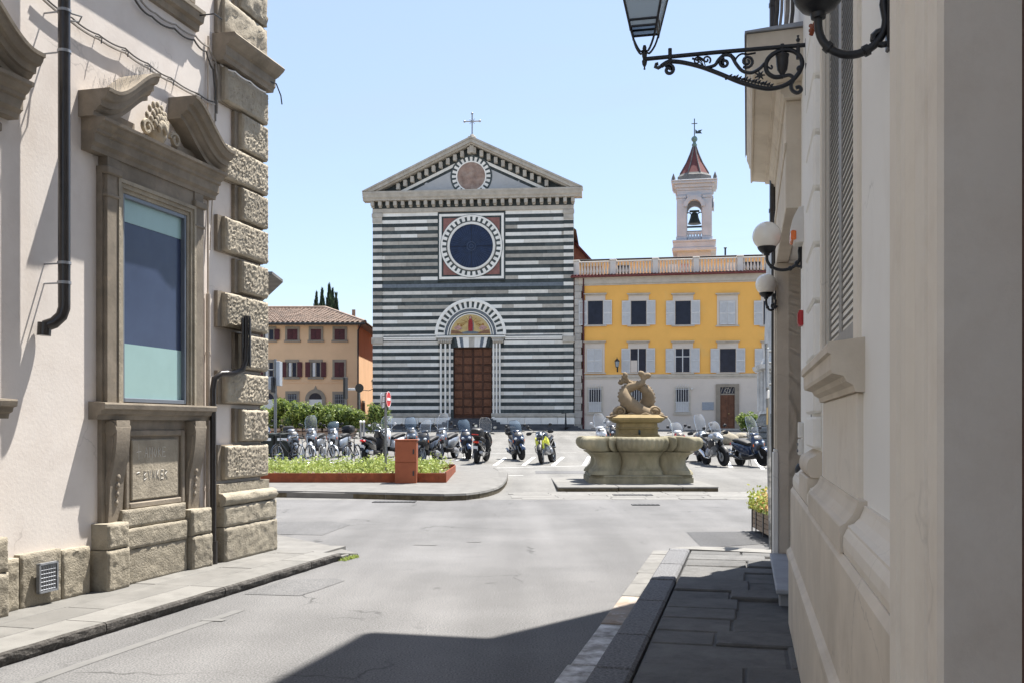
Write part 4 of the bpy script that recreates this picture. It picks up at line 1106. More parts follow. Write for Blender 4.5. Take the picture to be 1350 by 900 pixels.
globe_lamp(8.16, .152, 3.105, .42, 'larger opal globe lamp on a curved iron arm, upper of the two in view')
globe_lamp(10.93, .197, 3.10, .30, 'farther smaller opal globe lamp just past the stone portal')

# siren, red box, intercoms
si = thing('alarm_siren', 'white alarm siren box with orange lens on the beige wall', 'siren', (*WR(8.05, .42), 3.0), ANG_R, None, (8.05, -.42, 3.0))
mb = MB()
prof = []
for i in range(9):
    t = i/8; prof.append((-.42 + .02 + .072*math.sin(PI*(.22 + .72*t)), 3.005 + .27*t))
mb.prism([(-.42, 3.005)] + prof + [(-.42, 3.275)], 'x', 7.92, 8.14); mb.build('housing', K['white_plastic'], si, smooth=40)
mb = MB(); mb.cbox(7.905, 8.15, -.366, -.326, 3.022, 3.095, .008); mb.build('orange_lens', K['orange_plastic'], si)
rbx_ = thing('fire_box', 'small red box on the beige wall below the siren', 'box', (*WR(8.0, .42), 2.37), ANG_R, None, (8.0, -.42, 2.37))
mb = MB(); mb.cbox(7.93, 8.08, -.42, -.385, 2.37, 2.485, .006); mb.build('case', K['red_plastic'], rbx_)
mb = MB(); mb.cbox(7.95, 8.06, -.386, -.380, 2.385, 2.47, .004); mb.build('front_cover', K['red_plastic'], rbx_)
ic = thing('intercom', 'pair of small white intercom panels on the beige wall', 'intercom', (*WR(7.60, .42), 1.46), ANG_R, None, (7.60, -.42, 1.46))
for z0, z1 in ((1.375, 1.50), (1.51, 1.63)):
    mb = MB(); mb.cbox(7.92, 8.08, -.42, -.384, z0, z1, .006); mb.build('panel', K['white_plastic'], ic)
mb = MB()
for i in range(3):
    for j in range(2): mb.lathe([(0, -.0), (.010, 0), (.010, .006), (0, .006)], (7.96 + .04*i, -.382, 1.41 + .05*j), 'y', 10)
mb.build('buttons', K['steel'], ic)
bl = thing('wall_bell', 'small dark round fitting on the wall below the intercom', 'fitting', (*WR(7.6, .42), 1.3), ANG_R, None, (7.6, -.42, 1.3))
mb = MB(); mb.lathe([(.0, -.36), (.03, -.365), (.05, -.38), (.055, -.40), (.05, -.42)], (8.0, 0, 1.26), 'y', 14); mb.build('cap', K['sign_dark'], bl, smooth=50)
mb = MB(); mb.cbox(7.97, 8.03, -.42, -.37, 1.19, 1.23, .005); mb.build('box', K['sign_dark'], bl)

# ---------------- wrought iron bracket lantern
bs_, bw = 7.30, .405
bz = 4.275
la = thing('bracket_lantern', 'black wrought iron wall bracket with scrollwork carrying a four sided glass lantern', 'street lamp', (*WR(bs_, bw), bz - .35), ANG_R, None, (bs_, -bw, bz - .35))
def BP(cx, cy): return (bs_, -(bw - (1172 - cx)*.001105), bz - (cy - 300 - (1172-cx)*.047)*.001105)
mb = MB()
mb.tube([BP(1172, 296), BP(600, 322), BP(150, 348)], .016, 8)
mb.cbox(bs_-.012, bs_+.012, BP(1180, 0)[1]-.006, BP(1166, 0)[1], bz-.35, bz+.05, .003)
for c in (312, 1025, 1122): mb.tube([BP(c, 285), BP(c, 385)], .014, 8)
mb.lathe([(0, .05), (.010, .045), (.006, .03), (.016, .015), (.010, 0)], BP(1122, 275), n=10)
mb.build('arm', K['iron'], la, smooth=50)
def spiral(cx, cy, r, turns, a0, sg=1, n=22):
    return [BP(cx + r*(1-.85*i/n)*math.cos(a0 + sg*turns*2*PI*i/n), cy + r*(1-.85*i/n)*math.sin(a0 + sg*turns*2*PI*i/n)) for i in range(n+1)]
def smoothp(pts, k=5):
    out = []; n = len(pts)
    for i in range(n-1):
        p0, p1, p2, p3 = [Vector(pts[min(max(j, 0), n-1)]) for j in (i-1, i, i+1, i+2)]
        for q in range(k):
            t = q/k
            out.append(.5*((2*p1) + (-p0+p2)*t + (2*p0-5*p1+4*p2-p3)*t*t + (-p0+3*p1-3*p2+p3)*t*t*t))
    out.append(Vector(pts[-1])); return out
mb = MB()
main = smoothp([BP(*c) for c in ((255, 398), (300, 372), (350, 372), (420, 385), (520, 415), (640, 465), (760, 520), (880, 558), (960, 568), (1050, 545), (1115, 490), (1148, 420), (1130, 362), (1080, 328), (1020, 326), (960, 352), (925, 400), (930, 460), (975, 494), (1030, 492))], 4)
mb.tube(main, .0165, 7)
mb.tube(spiral(305, 425, 38, 1.4, -2.4), .013, 6)
mb.tube([BP(255, 398), BP(235, 410), BP(216, 402), BP(222, 384), BP(236, 382)], .014, 6)
mb.tube(smoothp([BP(*c) for c in ((545, 420), (600, 405), (625, 370), (660, 342), (705, 350), (735, 400), (775, 448), (830, 462), (880, 440), (915, 405))], 4), .013, 6)
mb.tube(spiral(662, 392, 34, 1.5, -PI/2, -1), .011, 6)
mb.tube(spiral(805, 388, 42, 1.6, 2.2, -1), .011, 6)
mb.tube(spiral(548, 368, 28, 1.3, .9, -1), .007, 6)
mb.tube(spiral(490, 375, 34, 1.0, 0, -1), .006, 6)
for q in ((530, 410, 455, 355), (530, 410, 490, 352), (540, 405, 515, 358)): mb.tube(smoothp([BP(q[0], q[1]), BP((q[0]+q[2])/2, (q[1]+q[3])/2 - 12), BP(q[2], q[3])], 4), [.004]*4 + [.008]*5, 6)
mb.tube(smoothp([BP(*c) for c in ((725, 395), (740, 360), (770, 338), (810, 342), (860, 335))], 4), .007, 6)
mb.tube(smoothp([BP(*c) for c in ((735, 400), (728, 365), (700, 335))], 4), .007, 6)
mb.tube(smoothp([BP(*c) for c in ((1030, 492), (1070, 485), (1095, 510), (1080, 545), (1085, 580), (1115, 600), (1140, 585), (1130, 562), (1108, 568))], 4), .014, 6)
mb.tube(smoothp([BP(*c) for c in ((925, 420), (955, 440), (962, 430), (955, 418))], 4), .007, 6)
for i in range(14):                                        # leaf teeth along the lower arm
    t = i/13; cx, cy = 690 + 260*t, 488 + 66*t
    mb.tube([BP(cx, cy), BP(cx + 22, cy - 22 + 6*math.sin(i*2.1))], [.016, .003], 5)
for k in range(7):                                         # star leaf
    a = 2*PI*k/7; mb.tube([BP(885, 480), BP(885 + 34*math.cos(a), 480 + 34*math.sin(a))], [.012, .003], 5)
mb.sphere(BP(1130, 445), .022, 8, 6); mb.sphere(BP(672, 495), .010, 6, 5)
mb.build('scrollwork', K['iron'], la, smooth=60)
c0 = BP(1025, 400)
mb = MB(); mb.lathe([(0, -.11), (.012, -.10), (.018, -.085), (.036, -.055), (.043, -.01), (.044, .035), (.048, .04), (.048, .052), (.036, .058), (.0, .06)], c0, n=14)
mb.build('urn', K['iron'], la, smooth=50)
# lantern
tp = BP(145, 330)
mb = MB()
mb.lathe([(0, -.10), (.008, -.095), (.005, -.08), (.016, -.06), (.020, -.035), (.012, -.02), (.018, 0), (.020, .03), (.012, .045), (.016, .06), (.010, .08)], tp, n=12)
LB, LT = tp[2] + .19, tp[2] + .68
hb, ht = .095, .20
for sx in (-1, 1):
    for sy in (-1, 1):
        mb.tube(smoothp([(tp[0], tp[1], tp[2]+.05), (tp[0]+sx*.03, tp[1]+sy*.03, tp[2]+.03), (tp[0]+sx*.07, tp[1]+sy*.07, tp[2]+.10), (tp[0]+sx*hb, tp[1]+sy*hb, LB)], 3), .008, 6)
        mb.tube([(tp[0]+sx*hb, tp[1]+sy*hb, LB-.03), (tp[0]+sx*hb, tp[1]+sy*hb, LB), (tp[0]+sx*ht, tp[1]+sy*ht, LT)], [.004, .0095, .0095], 6)
for z, h in ((LB, hb), (LB+.045, hb + (ht-hb)*.09), (LT, ht)):
    q = [(tp[0]-h, tp[1]-h, z), (tp[0]+h, tp[1]-h, z), (tp[0]+h, tp[1]+h, z), (tp[0]-h, tp[1]+h, z)]
    for i in range(4): mb.tube([q[i], q[(i+1) % 4]], .0095, 6)
mb.build('lantern_frame', K['iron'], la, smooth=40)
K['lantern_glass'] = glassy('cloudy_lantern_glass', (.50, .60, .68), .62, .25)
for sx, sy in ((1, 0), (-1, 0), (0, 1), (0, -1)):
    mb = MB(); e = .002
    def pt(h, z, w_): return (tp[0] + (sx*h if sx else w_*h), tp[1] + (sy*h if sy else w_*h), z)
    hh = hb + (ht-hb)*.09
    P_ = [pt(hb, LB, -.97), pt(hb, LB, .97), pt(ht, LT, .97), pt(ht, LT, -.97)]
    Q_ = [(p[0]-sx*e, p[1]-sy*e, p[2]) for p in P_]
    mb.add(P_ + Q_, [(0, 1, 2, 3), (7, 6, 5, 4), (0, 4, 5, 1), (1, 5, 6, 2), (2, 6, 7, 3), (3, 7, 4, 0)])
    mb.build('glass_pane', K['lantern_glass'], la)
mb = MB()
rg = []
for z, h in ((LT+.01, .235), (LT+.05, .22), (LT+.16, .10), (LT+.2, .08), (LT+.26, .06), (LT+.34, .01)):
    rg.append([(tp[0]-h, tp[1]-h, z), (tp[0]+h, tp[1]-h, z), (tp[0]+h, tp[1]+h, z), (tp[0]-h, tp[1]+h, z)])
mb.loft(rg); mb.build('lantern_roof', K['iron'], la)

# ---------------- things just past the right building
sp = thing('sign_pole', 'sticker covered street sign pole seen edge on beside the portal', 'sign', (PX(1017, 13), 13, 0), R(-12))
b0, t0 = Vector((0, 0, 0)), Vector((PX(1011, 13) - PX(1017, 13), .05, PZ(452, 13)))
mb = MB(); mb.tube([b0, b0.lerp(t0, .45)], .030, 12); mb.build('post_foot', K['sticker'], sp, smooth=40)
mb = MB(); mb.tube([b0.lerp(t0, .45), t0], .025, 12); mb.build('post', K['steel'], sp, smooth=40)
for zz0, zz1, dx in ((2.10, 2.60, -.055), (1.96, 2.06, -.05)):
    mb = MB(); mb.cbox(dx-.012, dx+.012, -.30, .30, zz0, zz1, .004); mb.build('sign_plate', K['sign_back'] if zz0 > 2.05 else K['sign_white'], sp)
for z_ in (2.14, 2.3, 2.42, 2.57):
    mb = MB(); mb.cbox(-.06, .10, -.02, .02, z_-.014, z_+.014, .004); mb.build('clamp', K['steel'], sp)
mb = MB(); mb.cbox(-.062, -.052, -.10, .08, 1.62, 1.84, .002); mb.build('yellow_notice', K['leaf_yel'] if False else K['gold'], sp)

fp = thing('flower_planter', 'wooden slat planter box with yellow green plants and pale orange flowers', 'planter', (3.90, 14.3, 0), 0)
ex = Vector((3.66 - 3.76, 13.45 - 15.25, 0)); fa = math.atan2(ex.y, ex.x) + PI/2
fp.rotation_euler = (0, 0, fa)
for side in (-1, 1):
    for i in range(5):
        mb = MB(); mb.cbox(side*.27-.012, side*.27+.012, -.9, .9, .06 + i*.074, .128 + i*.074, .006); mb.build('slat', K['wood'], fp)
for side in (-1, 1):
    for i in range(5):
        mb = MB(); mb.cbox(-.255, .255, side*.888-.012, side*.888+.012, .06 + i*.074, .128 + i*.074, .006); mb.build('slat', K['wood'], fp)
for y_ in (-.86, 0, .55, .86):
    for side in (-1, 1):
        mb = MB(); mb.cbox(side*.288-.006, side*.288+.006, y_-.025, y_+.025, .0, .44, .003); mb.build('iron_strap', K['iron'], fp)
mb = MB(); mb.box(-.25, .25, -.87, .87, .05, .38); mb.build('soil', K['bark'], fp)

def leaf_cloud(mb, n, shape, size, rs, up=.3, flat=False):
    for i in range(n):
        c = shape(rs)
        if c is None: continue
        s_ = size*rs.uniform(.6, 1.3)
        d = Vector((rs.gauss(0, 1), rs.gauss(0, 1), rs.gauss(0, 1) + up)).normalized()
        u = d.orthogonal().normalized(); u.rotate(Matrix.Rotation(rs.uniform(0, 2*PI), 3, d)); w_ = d.cross(u)
        c = Vector(c)
        mb.add([c - u*s_*.5, c + w_*s_*.26 + d*s_*.06, c + u*s_*.5, c - w_*s_*.26 + d*s_*.06], [(0, 1, 2, 3)])
rs = random.Random(21)
mb = MB(); leaf_cloud(mb, 1300, lambda r: (r.uniform(-.36, .30), r.uniform(-.15, 1.0), .36 + abs(r.gauss(0, .13))), .08, rs); mb.build('green_foliage', K['leaf_yel'], fp)
mb = MB(); leaf_cloud(mb, 700, lambda r: (r.uniform(-.36, .30), r.uniform(-1.0, .1), .36 + abs(r.gauss(0, .12))), .08, rs); mb.build('flowering_foliage', K['leaf_bed'], fp)
mb = MB(); leaf_cloud(mb, 420, lambda r: (r.uniform(-.36, .28), r.uniform(-1.0, .2), .42 + abs(r.gauss(0, .12))), .07, rs); mb.build('blossoms', K['petal'], fp)

# ================================================================ CHURCH
CY = 77.0
UPX = CY/F
ch = thing('church', 'church with dark and white striped marble facade, round window and pediment', 'church',
           (PX(622.5, CY), CY, 1.36), R(-5.6))
# local: x right, y back, z up; origin at facade base centre, sunk to the piazza level
def cx_(px): return (px - 622.5)*UPX
def cz(py): return EYE + (HY - py)*UPX - 1.36
def chb(name, boxes, m, par=None, c=.0, label=None):
    mb = MB()
    for b in boxes:
        (mb.cbox(*b, c) if c else mb.box(*b))
    return mb.build(name, m, par or ch, label)
XW = cx_(755) + .02                     # half width
ZB, ZT = cz(544), cz(279)               # striped zone
ZE = cz(252.5)                          # cornice top
AX, AZ = cx_(620.3), cz(441.5)          # arch centre
Ra = 46.5*UPX
OX, OZ = cx_(621.6), cz(325)
HQ = 45.0*UPX                           # half size of the oculus square
DX0, DX1, DZ0, DZ1 = cx_(597), cx_(649), cz(551), cz(457.5)
# core behind the facing, with recesses for door; nave behind
mb = MB()
mb.box(-XW, DX0, .14, 1.2, -.3, ZT); mb.box(DX1, XW, .14, 1.2, -.3, ZT); mb.box(DX0, DX1, .14, 1.2, DZ1, ZT)
mb.box(-XW+.05, XW-.05, 1.2, 3, -.3, ZT)
mb.build('facade_core', K['green_marble'], ch)
mb = MB(); mb.box(-XW+.4, XW-.4, 1.5, 38, -.3, ZT - 1.2)
mb.prism([(-XW+.4, ZT-1.2), (XW-.4, ZT-1.2), (0, ZE + 3.3)], 'y', 1.5, 38)
mb.build('nave', K['brick'], ch)
mb = MB(); mb.prism([(-XW-.2, ZT-1.3), (0, ZE + 3.55), (XW+.2, ZT-1.3), (0, ZE+3.3)], 'y', 1.4, 38.4); mb.build('nave_roof', K['terracotta'], ch)
# brick transept shoulder seen past the right edge
x1 = 9.2
mb = MB(); mb.prism([(XW-1, -.3), (x1, -.3), (x1, cz(332)), (XW-1, cz(286))], 'y', 7, 16); mb.build('brick_transept', K['brick'], ch)
mb = MB(); mb.prism([(XW-1, cz(286)), (x1+.1, cz(333)), (x1+.1, cz(329)), (XW-1, cz(282))], 'y', 6.8, 16.2); mb.build('transept_roof', K['redtile'], ch)

# striped facing: light courses are laid block by block, dark courses run as long slabs
NP = 28
pitch = (ZT - ZB)/NP
rc = random.Random(42)
def spans_at(z0, z1):
    """free x intervals of the facing at this course"""
    zm = (z0+z1)/2
    cuts = []
    if z0 < OZ + HQ and z1 > OZ - HQ + .02: cuts.append((OX-HQ+.02, OX+HQ-.02))
    if z1 > AZ and z0 < AZ + Ra - .12:
        dz = max(0, min(z1, AZ+Ra-.12) - AZ); r_ = Ra - .12
        cuts.append((AX - math.sqrt(max(0, r_*r_-dz*dz)), AX + math.sqrt(max(0, r_*r_-dz*dz))))
    if z0 < AZ: cuts.append((cx_(577.5), cx_(664.5)))
    out = [(-XW, XW)]
    for c in cuts:
        nw = []
        for a, b in out:
            if c[1] <= a or c[0] >= b: nw.append((a, b)); continue
            if c[0] > a: nw.append((a, c[0]))
            if c[1] < b: nw.append((c[1], b))
        out = nw
    return out
mesh_n = [0, 0]
for k in range(NP):
    z0 = ZB + k*pitch
    zd0, zd1, zl0, zl1 = z0, z0 + pitch*.5, z0 + pitch*.5, z0 + pitch
    for a, b in spans_at(zd0, zd1):
        pts = [a]
        while b - pts[-1] > 4.2: pts.append(pts[-1] + rc.uniform(2.4, 3.6))
        pts.append(b)
        for p, q in zip(pts[:-1], pts[1:]):
            if q - p < .03: continue
            mb = MB(); mb.box(p+.006, q-.006, rc.uniform(-.008, .008), .139, zd0+.004, zd1-.004)
            mb.build('dark_marble_slab', K['green_marble'], ch); mesh_n[0] += 1
    frac = (zl0 - ZB)/(ZT - ZB)
    yy = HY - (zl0 + 1.36 - EYE)/UPX
    if 378 < yy < 386:
        tones = ['mblue']
    elif 318 < yy < 432: tones = ['white_marble']*4 + ['grey_marble']*5 + ['tan_stone']*9
    elif yy <= 318: tones = ['white_marble']*5 + ['grey_marble']*4 + ['tan_stone']*(2 if yy > 300 else 1)
    else: tones = ['white_marble']*4 + ['grey_marble']*6
    for a, b in spans_at(zl0, zl1):
        p = a; last = None
        while b - p > .03:
            w_ = rc.uniform(.9, 2.7)
            q = b if b - p < w_ + .6 else p + w_
            t = rc.choice(tones)
            if 318 < yy < 432 and last and rc.random() < .35: t = last
            last = t
            mb = MB(); mb.box(p+.006, q-.006, rc.uniform(-.008, .010), .139, zl0+.004, zl1-.004)
            mb.build('light_marble_block', K[t], ch); mesh_n[1] += 1
            p = q
# corner pilasters: thin, built of the same courses carried forward
for sx in (-1, 1):
    for k in range(NP):
        z0 = ZB + k*pitch
        xa, xb = (-XW-.03, -XW+.72) if sx < 0 else (XW-.72, XW+.03)
        mb = MB(); mb.box(xa, xb, -.075, .0, z0+.004, z0+pitch*.5-.004); mb.build('pilaster_slab', K['green_marble'], ch)
        yy = HY - (z0 + 1.36 - EYE)/UPX
        t = rc.choice(['white_marble', 'grey_marble', 'tan_stone'] if 318 < yy < 432 else ['white_marble', 'grey_marble', 'grey_marble'])
        mb = MB(); mb.box(xa, xb, -.078, .0, z0+pitch*.5+.004, z0+pitch-.004); mb.build('pilaster_slab', K[t], ch)
    chb('pilaster_capital', [((-XW-.12) if sx < 0 else XW-.80, (-XW+.80) if sx < 0 else XW+.12, -.17, -.08, cz(452), cz(444)), ((-XW-.06) if sx < 0 else XW-.76, (-XW+.76) if sx < 0 else XW+.06, -.125, -.079, cz(452.8), cz(447))], K['cornice'], c=.03)
    chb('pilaster_capital', [((-XW-.10) if sx < 0 else XW-.78, (-XW+.78) if sx < 0 else XW+.10, -.16, -.08, cz(285), cz(279.2)), ((-XW-.05) if sx < 0 else XW-.72, (-XW+.72) if sx < 0 else XW+.05, -.12, -.079, cz(292), cz(283))], K['cornice'], c=.03)
# string moulding at portal springing
for a, b in ((-XW+.82, cx_(575)), (cx_(666), XW-.82)):
    chb('string_moulding', [(a, b, -.10, -.012, cz(445.6), cz(443.6)), (a, b, -.06, -.011, cz(448), cz(446))], K['white_marble'])
    chb('string_moulding', [(a, b, -.07, -.010, cz(443.5), cz(442.2))], K['green_marble'])
# base plinth and steps
BZ = cz(549)
for a, b in ((-XW-.12, cx_(594)), (cx_(648), XW+.12)):
    chb('plinth_moulding', [(a, b, -.22, .12, BZ, ZB), (a, b, -.16, .12, BZ-.05, BZ-.001)], K['tan_stone'], c=.04)
    n_ = 5
    for i in range(n_):
        p, q = a + (b-a)*i/n_, a + (b-a)*(i+1)/n_
        chb('plinth_stone', [(p+.008, q-.008, -.28, .12, cz(561), BZ-.06)], K['white_marble'], c=.03)
for i, (y_, zt) in enumerate(((-1.75, cz(561)), (-1.38, cz(558.4)), (-1.0, cz(555.8)), (-.62, cz(553.2)))):
    w0, w1 = (-XW - .6 + .3*i, XW + .4 - .3*i) if i < 2 else (cx_(590) - .9 + .3*i, cx_(655) + .9 - .3*i)
    chb('step', [(w0, w1, y_, .13 if i > 1 else -.29, zt - .19, zt)], K['slate_dark'], c=.02)
chb('step', [(-XW-.9, XW+.6, -2.1, -.30, -.2, cz(562.8))], K['slate_dark'], c=.02)

# cornice, dentil frieze
CW = cx_(769) - .1
chb('frieze_band', [(-XW-.05, XW+.05, -.10, .2, cz(279), cz(273.2))], K['cornice'], c=.03)
chb('dentil_ground', [(-XW-.05, XW+.05, .02, .25, cz(273.1), cz(264))], K['green_marble'])
for i in range(27):
    x = -XW + (2*XW)*i/26
    mb = MB(); mb.cbox(x-.135, x+.135, -.42, .02, cz(270.5), cz(264.1), .03); mb.cbox(x-.11, x+.11, -.25, .02, cz(272.3), cz(270.6), .02)
    mb.build('dentil', K['cornice'], ch)
mb = MB(); mb.prism([(.3, cz(264)), (-.50, cz(264)), (-.52, cz(262)), (-.62, cz(260)), (-.66, cz(257)), (-.72, cz(254.5)), (-.72, ZE), (.3, ZE+.1)], 'x', -CW, CW)
mb.build('cornice', K['cornice'], ch)
# pediment
APZ = cz(183.5)
slope = math.atan2(APZ - ZE, CW)
def rake(d):   # z of the raking line lowered by d (vertical)
    return APZ - d
tri = MB(); tri.prism([(-CW+.5, ZE+.02), (CW-.5, ZE+.02), (0, APZ-.4)], 'y', .05, .8); tri.build('tympanum_core', K['green_marble'], ch)
def inner(d): # triangle inset by vertical distance d from the rake line
    top = APZ - d; hw = CW*(top - ZE)/(APZ - ZE); return hw, top
def rakebar(name, d0, d1, y0, y1, m):
    for sx in (-1, 1):
        h0, t0_ = inner(d0); h1, t1_ = inner(d1)
        mb = MB(); mb.prism([(sx*.001, t0_), (sx*h0, ZE+.03), (sx*h1, ZE+.03), (sx*.001, t1_)], 'y', y0, y1); mb.build(name, m, ch)
rakebar('raking_cornice', -.02, .12, -.78, .9, K['cornice'])
rakebar('raking_cornice', .121, .40, -.70, .9, K['cornice'])
rakebar('raking_cornice', .401, .53, -.52, .9, K['cornice'])
rakebar('white_border', 1.22, 1.46, .0, .2, K['white_marble'])
h, t = inner(1.70)
mb = MB(); mb.prism([(-h, ZE+.03), (h, ZE+.03), (0, t)], 'y', .012, .2); mb.build('tympanum', K['tympanum'], ch)
for sx in (-1, 1):
    L_ = CW/math.cos(slope); nd = 15
    for i in range(nd):
        u = (i + .35)/nd
        if u < .0: continue
        x = sx*CW*u*.985; z = APZ - .86 - (APZ-ZE)*abs(x)/CW
        if z < ZE + .22: continue
        mb = MB(); mb.cbox(-.14, .14, -.36, .05, -.22, .26, .03)
        mb.xf(Matrix.Translation((x, 0, z - .02)) @ Matrix.Rotation(-sx*0.0, 4, 'Y')); mb.build('dentil', K['cornice'], ch)
mb = MB(); mb.cbox(-.18, .18, -.42, .05, APZ-1.15, APZ-.58, .03); mb.build('dentil', K['cornice'], ch)
# tondo
TX, TZ = cx_(621.3), cz(232.8)
mb = MB(); mb.disc(TX, TZ, 27.8*UPX, -.02, .2, 48); td = mb.build('tondo', K['green_marble'], ch)
for i in range(24):
    a = 2*PI*i/24
    mb = MB(); mb.ringsec(TX, TZ, 20.3*UPX, 25.6*UPX, a-.075, a+.075, -.045, .0, 2); mb.build('white_voussoir', K['white_marble'], td)
mb = MB(); mb.ringsec(TX, TZ, 18.6*UPX, 20.2*UPX, 0, 2*PI, -.06, .0, 40); mb.build('tondo_rim', K['white_marble'], td)
g = []
for j in range(13):
    r_ = 19*UPX*j/12; row = []
    for i in range(33):
        a = 2*PI*i/32; x, z = TX + r_*math.cos(a), TZ + r_*math.sin(a)
        row.append((x, -.03 - .10*max(0, noise.fractal(Vector((x*2.1, z*2.1, 1.3)), .8, 2, 4)) if j < 12 else -.025, z))
    g.append(row)
mb = MB(); mb.sheet(g); mb.build('tondo_relief', K['tondo'], td, smooth=60)
MT = Matrix.Rotation(PI/2, 4, 'X')
for txt, x, s_ in (('OMNI', cx_(667), .85), ('SION', cx_(575), .85)):
    text_mesh(txt, s_, .006, K['tympanum'], 'inscription', ch, Matrix.Translation((x, .008, cz(245.5))) @ MT)
# cross on the ridge
mb = MB(); mb.cbox(-.30, .30, -.3, .3, APZ-.15, APZ+.16, .05); mb.cbox(-.15, .15, -.15, .15, APZ+.16, APZ+.32, .03); xb = mb.build('cross_base', K['cornice'], ch)
mb = MB(); z0 = APZ + .3; zt = cz(151)
mb.tube([(0, 0, z0), (0, 0, zt)], .055, 8); zc_ = cz(160.3); mb.tube([(-.56, 0, zc_), (.56, 0, zc_)], .055, 8)
for p in ((0, 0, zt+.05), (-.6, 0, zc_), (.6, 0, zc_)): mb.sphere(p, .10, 8, 6)
for k in range(4):
    a = PI/4 + k*PI/2; mb.tube([(0, 0, zc_), (.28*math.cos(a), 0, zc_ + .28*math.sin(a))], .02, 6)
mb.build('cross', K['zinc'], ch, smooth=50)

# round window in its square frame
sq = MB(); sq.box(OX-HQ, OX+HQ, -.03, .138, OZ-HQ, OZ+HQ); sqo = sq.build('oculus_panel', K['green_marble'], ch)
w_ = .19; e = HQ - .12
chb('square_border', [(OX-e, OX-e+w_, -.07, -.0301, OZ-e, OZ+e), (OX+e-w_, OX+e, -.07, -.0301, OZ-e, OZ+e), (OX-e+w_+.001, OX+e-w_-.001, -.069, -.0301, OZ-e, OZ-e+w_), (OX-e+w_+.001, OX+e-w_-.001, -.069, -.0301, OZ+e-w_, OZ+e)], K['white_marble'], sqo)
e2 = e - w_ - .14
chb('red_spandrel', [(OX-e2, OX+e2, -.045, -.0302, OZ-e2, OZ+e2)], K['rosso'], sqo)
mb = MB(); mb.disc(OX, OZ, 41.6*UPX, -.085, -.0303, 56); mb.build('ring_ground', K['green_marble'], sqo)
mb = MB(); mb.ringsec(OX, OZ, 38.8*UPX, 41*UPX, 0, 2*PI, -.12, -.0851, 56); mb.build('outer_ring', K['white_marble'], sqo)
for i in range(32):
    a = 2*PI*(i+.5)/32
    mb = MB(); mb.ringsec(OX, OZ, 33.6*UPX, 38.7*UPX, a-.056, a+.056, -.115, -.0852, 2); mb.build('white_voussoir', K['white_marble'], sqo)
mb = MB(); mb.ringsec(OX, OZ, 28.8*UPX, 31.6*UPX, 0, 2*PI, -.16, -.0853, 56); mb.build('inner_ring', K['white_marble'], sqo, smooth=40)
mb = MB(); mb.ringsec(OX, OZ, 31.7*UPX, 32.3*UPX, 0, 2*PI, -.13, -.0854, 56); mb.build('inner_ring', K['cornice'], sqo, smooth=40)
mb = MB(); mb.disc(OX, OZ, 28.85*UPX, -.095, -.0855, 56); gl = mb.build('oculus_glass', K['oculus'], ch)
for i in range(48):
    a = 2*PI*i/48; r0, r1 = (5.6 if i % 2 == 0 else 9)*UPX, 28.6*UPX
    mb = MB(); mb.tube([(OX + r0*math.cos(a), -.10, OZ + r0*math.sin(a)), (OX + r1*math.cos(a), -.10, OZ + r1*math.sin(a))], .013 if i % 12 else .018, 4, False); mb.build('came', K['lead'] if i % 12 else K['iron'], gl)
mb = MB()
for r_ in (2.6, 5.6): mb.ringsec(OX, OZ, r_*UPX - .03, r_*UPX + .03, 0, 2*PI, -.13, -.0951, 24)
mb.build('came', K['lead'], gl)

# portal arch
mb = MB(); mb.disc(AX, AZ, Ra - .05, -.03, .139, 40, 0, PI); ar = mb.build('arch_ground', K['green_marble'], ch)
mb = MB(); mb.ringsec(AX, AZ, Ra - .17, Ra + .05, 0, PI, -.15, -.0, 40); mb.build('arch_label', K['white_marble'], ar, smooth=40)
nv = 19
for i in range(nv*2 - 1):
    if i % 2: continue
    a = PI*(i + .5)/(nv*2 - 1)
    mb = MB(); mb.ringsec(AX, AZ, 35.5*UPX, Ra - .17, a - .043, a + .043, -.105, -.0301, 2); mb.build('white_voussoir', K['white_marble'], ar)
mb = MB(); mb.ringsec(AX, AZ, 34.2*UPX, 35.6*UPX, 0, PI, -.12, -.0302, 40); mb.build('arch_ring', K['white_marble'], ar)
mb = MB(); mb.ringsec(AX, AZ, 29.6*UPX, 30.9*UPX, 0, PI, -.07, -.0303, 40); mb.build('arch_ring', K['white_marble'], ar)
mb = MB(); mb.ringsec(AX, AZ, 31.6*UPX, 33.6*UPX, 0, PI, -.08, -.0304, 40); mb.build('arch_ring', K['mblue'], ar)
mb = MB(); mb.ringsec(AX, AZ, 26.8*UPX, 28*UPX, 0, PI, -.05, -.0305, 40); mb.build('arch_ring', K['white_marble'], ar)
# lunette mosaic: gold ground, standing crimson figure, small angels, brown rocks, all in low relief
LX = AX; LR = 26.7*UPX
mb = MB(); mb.disc(LX, AZ, LR, -.040, -.0306, 36, 0, PI); lu = mb.build('lunette', K['gold'], ch)
s0 = LR/26.7
def fig(name, pts, m, y=-.055):
    mb = MB(); mb.prism([(LX + p[0]*s0, AZ + p[1]*s0) for p in pts], 'y', y, -.0401); mb.build(name, m, lu)
fig('rock', [(-26, 1.5), (-25.6, 6.5), (-20, 6.2), (-14, 4.6), (-9, 1.5)], K['mbrown']); fig('rock', [(26, 1.5), (25, 6.8), (20, 6.3), (13, 4.4), (9, 1.5)], K['mbrown'])
fig('cloud', [(-14, 1.2), (-11, 3.8), (-4, 5), (4, 5), (11, 3.8), (14, 1.2)], K['mblue'], -.050)
fig('robed_figure', [(-2.8, 5), (-3.0, 12), (-2.6, 18), (-1.4, 21), (1.4, 21), (2.6, 18), (3.2, 12), (2.8, 5)], K['mred'], -.075)
fig('mantle', [(2.4, 5.2), (3.3, 12), (3.1, 17.6), (2.0, 20.8), (3.2, 19.4), (4.3, 15), (4.2, 5.4)], K['mblue'], -.070)
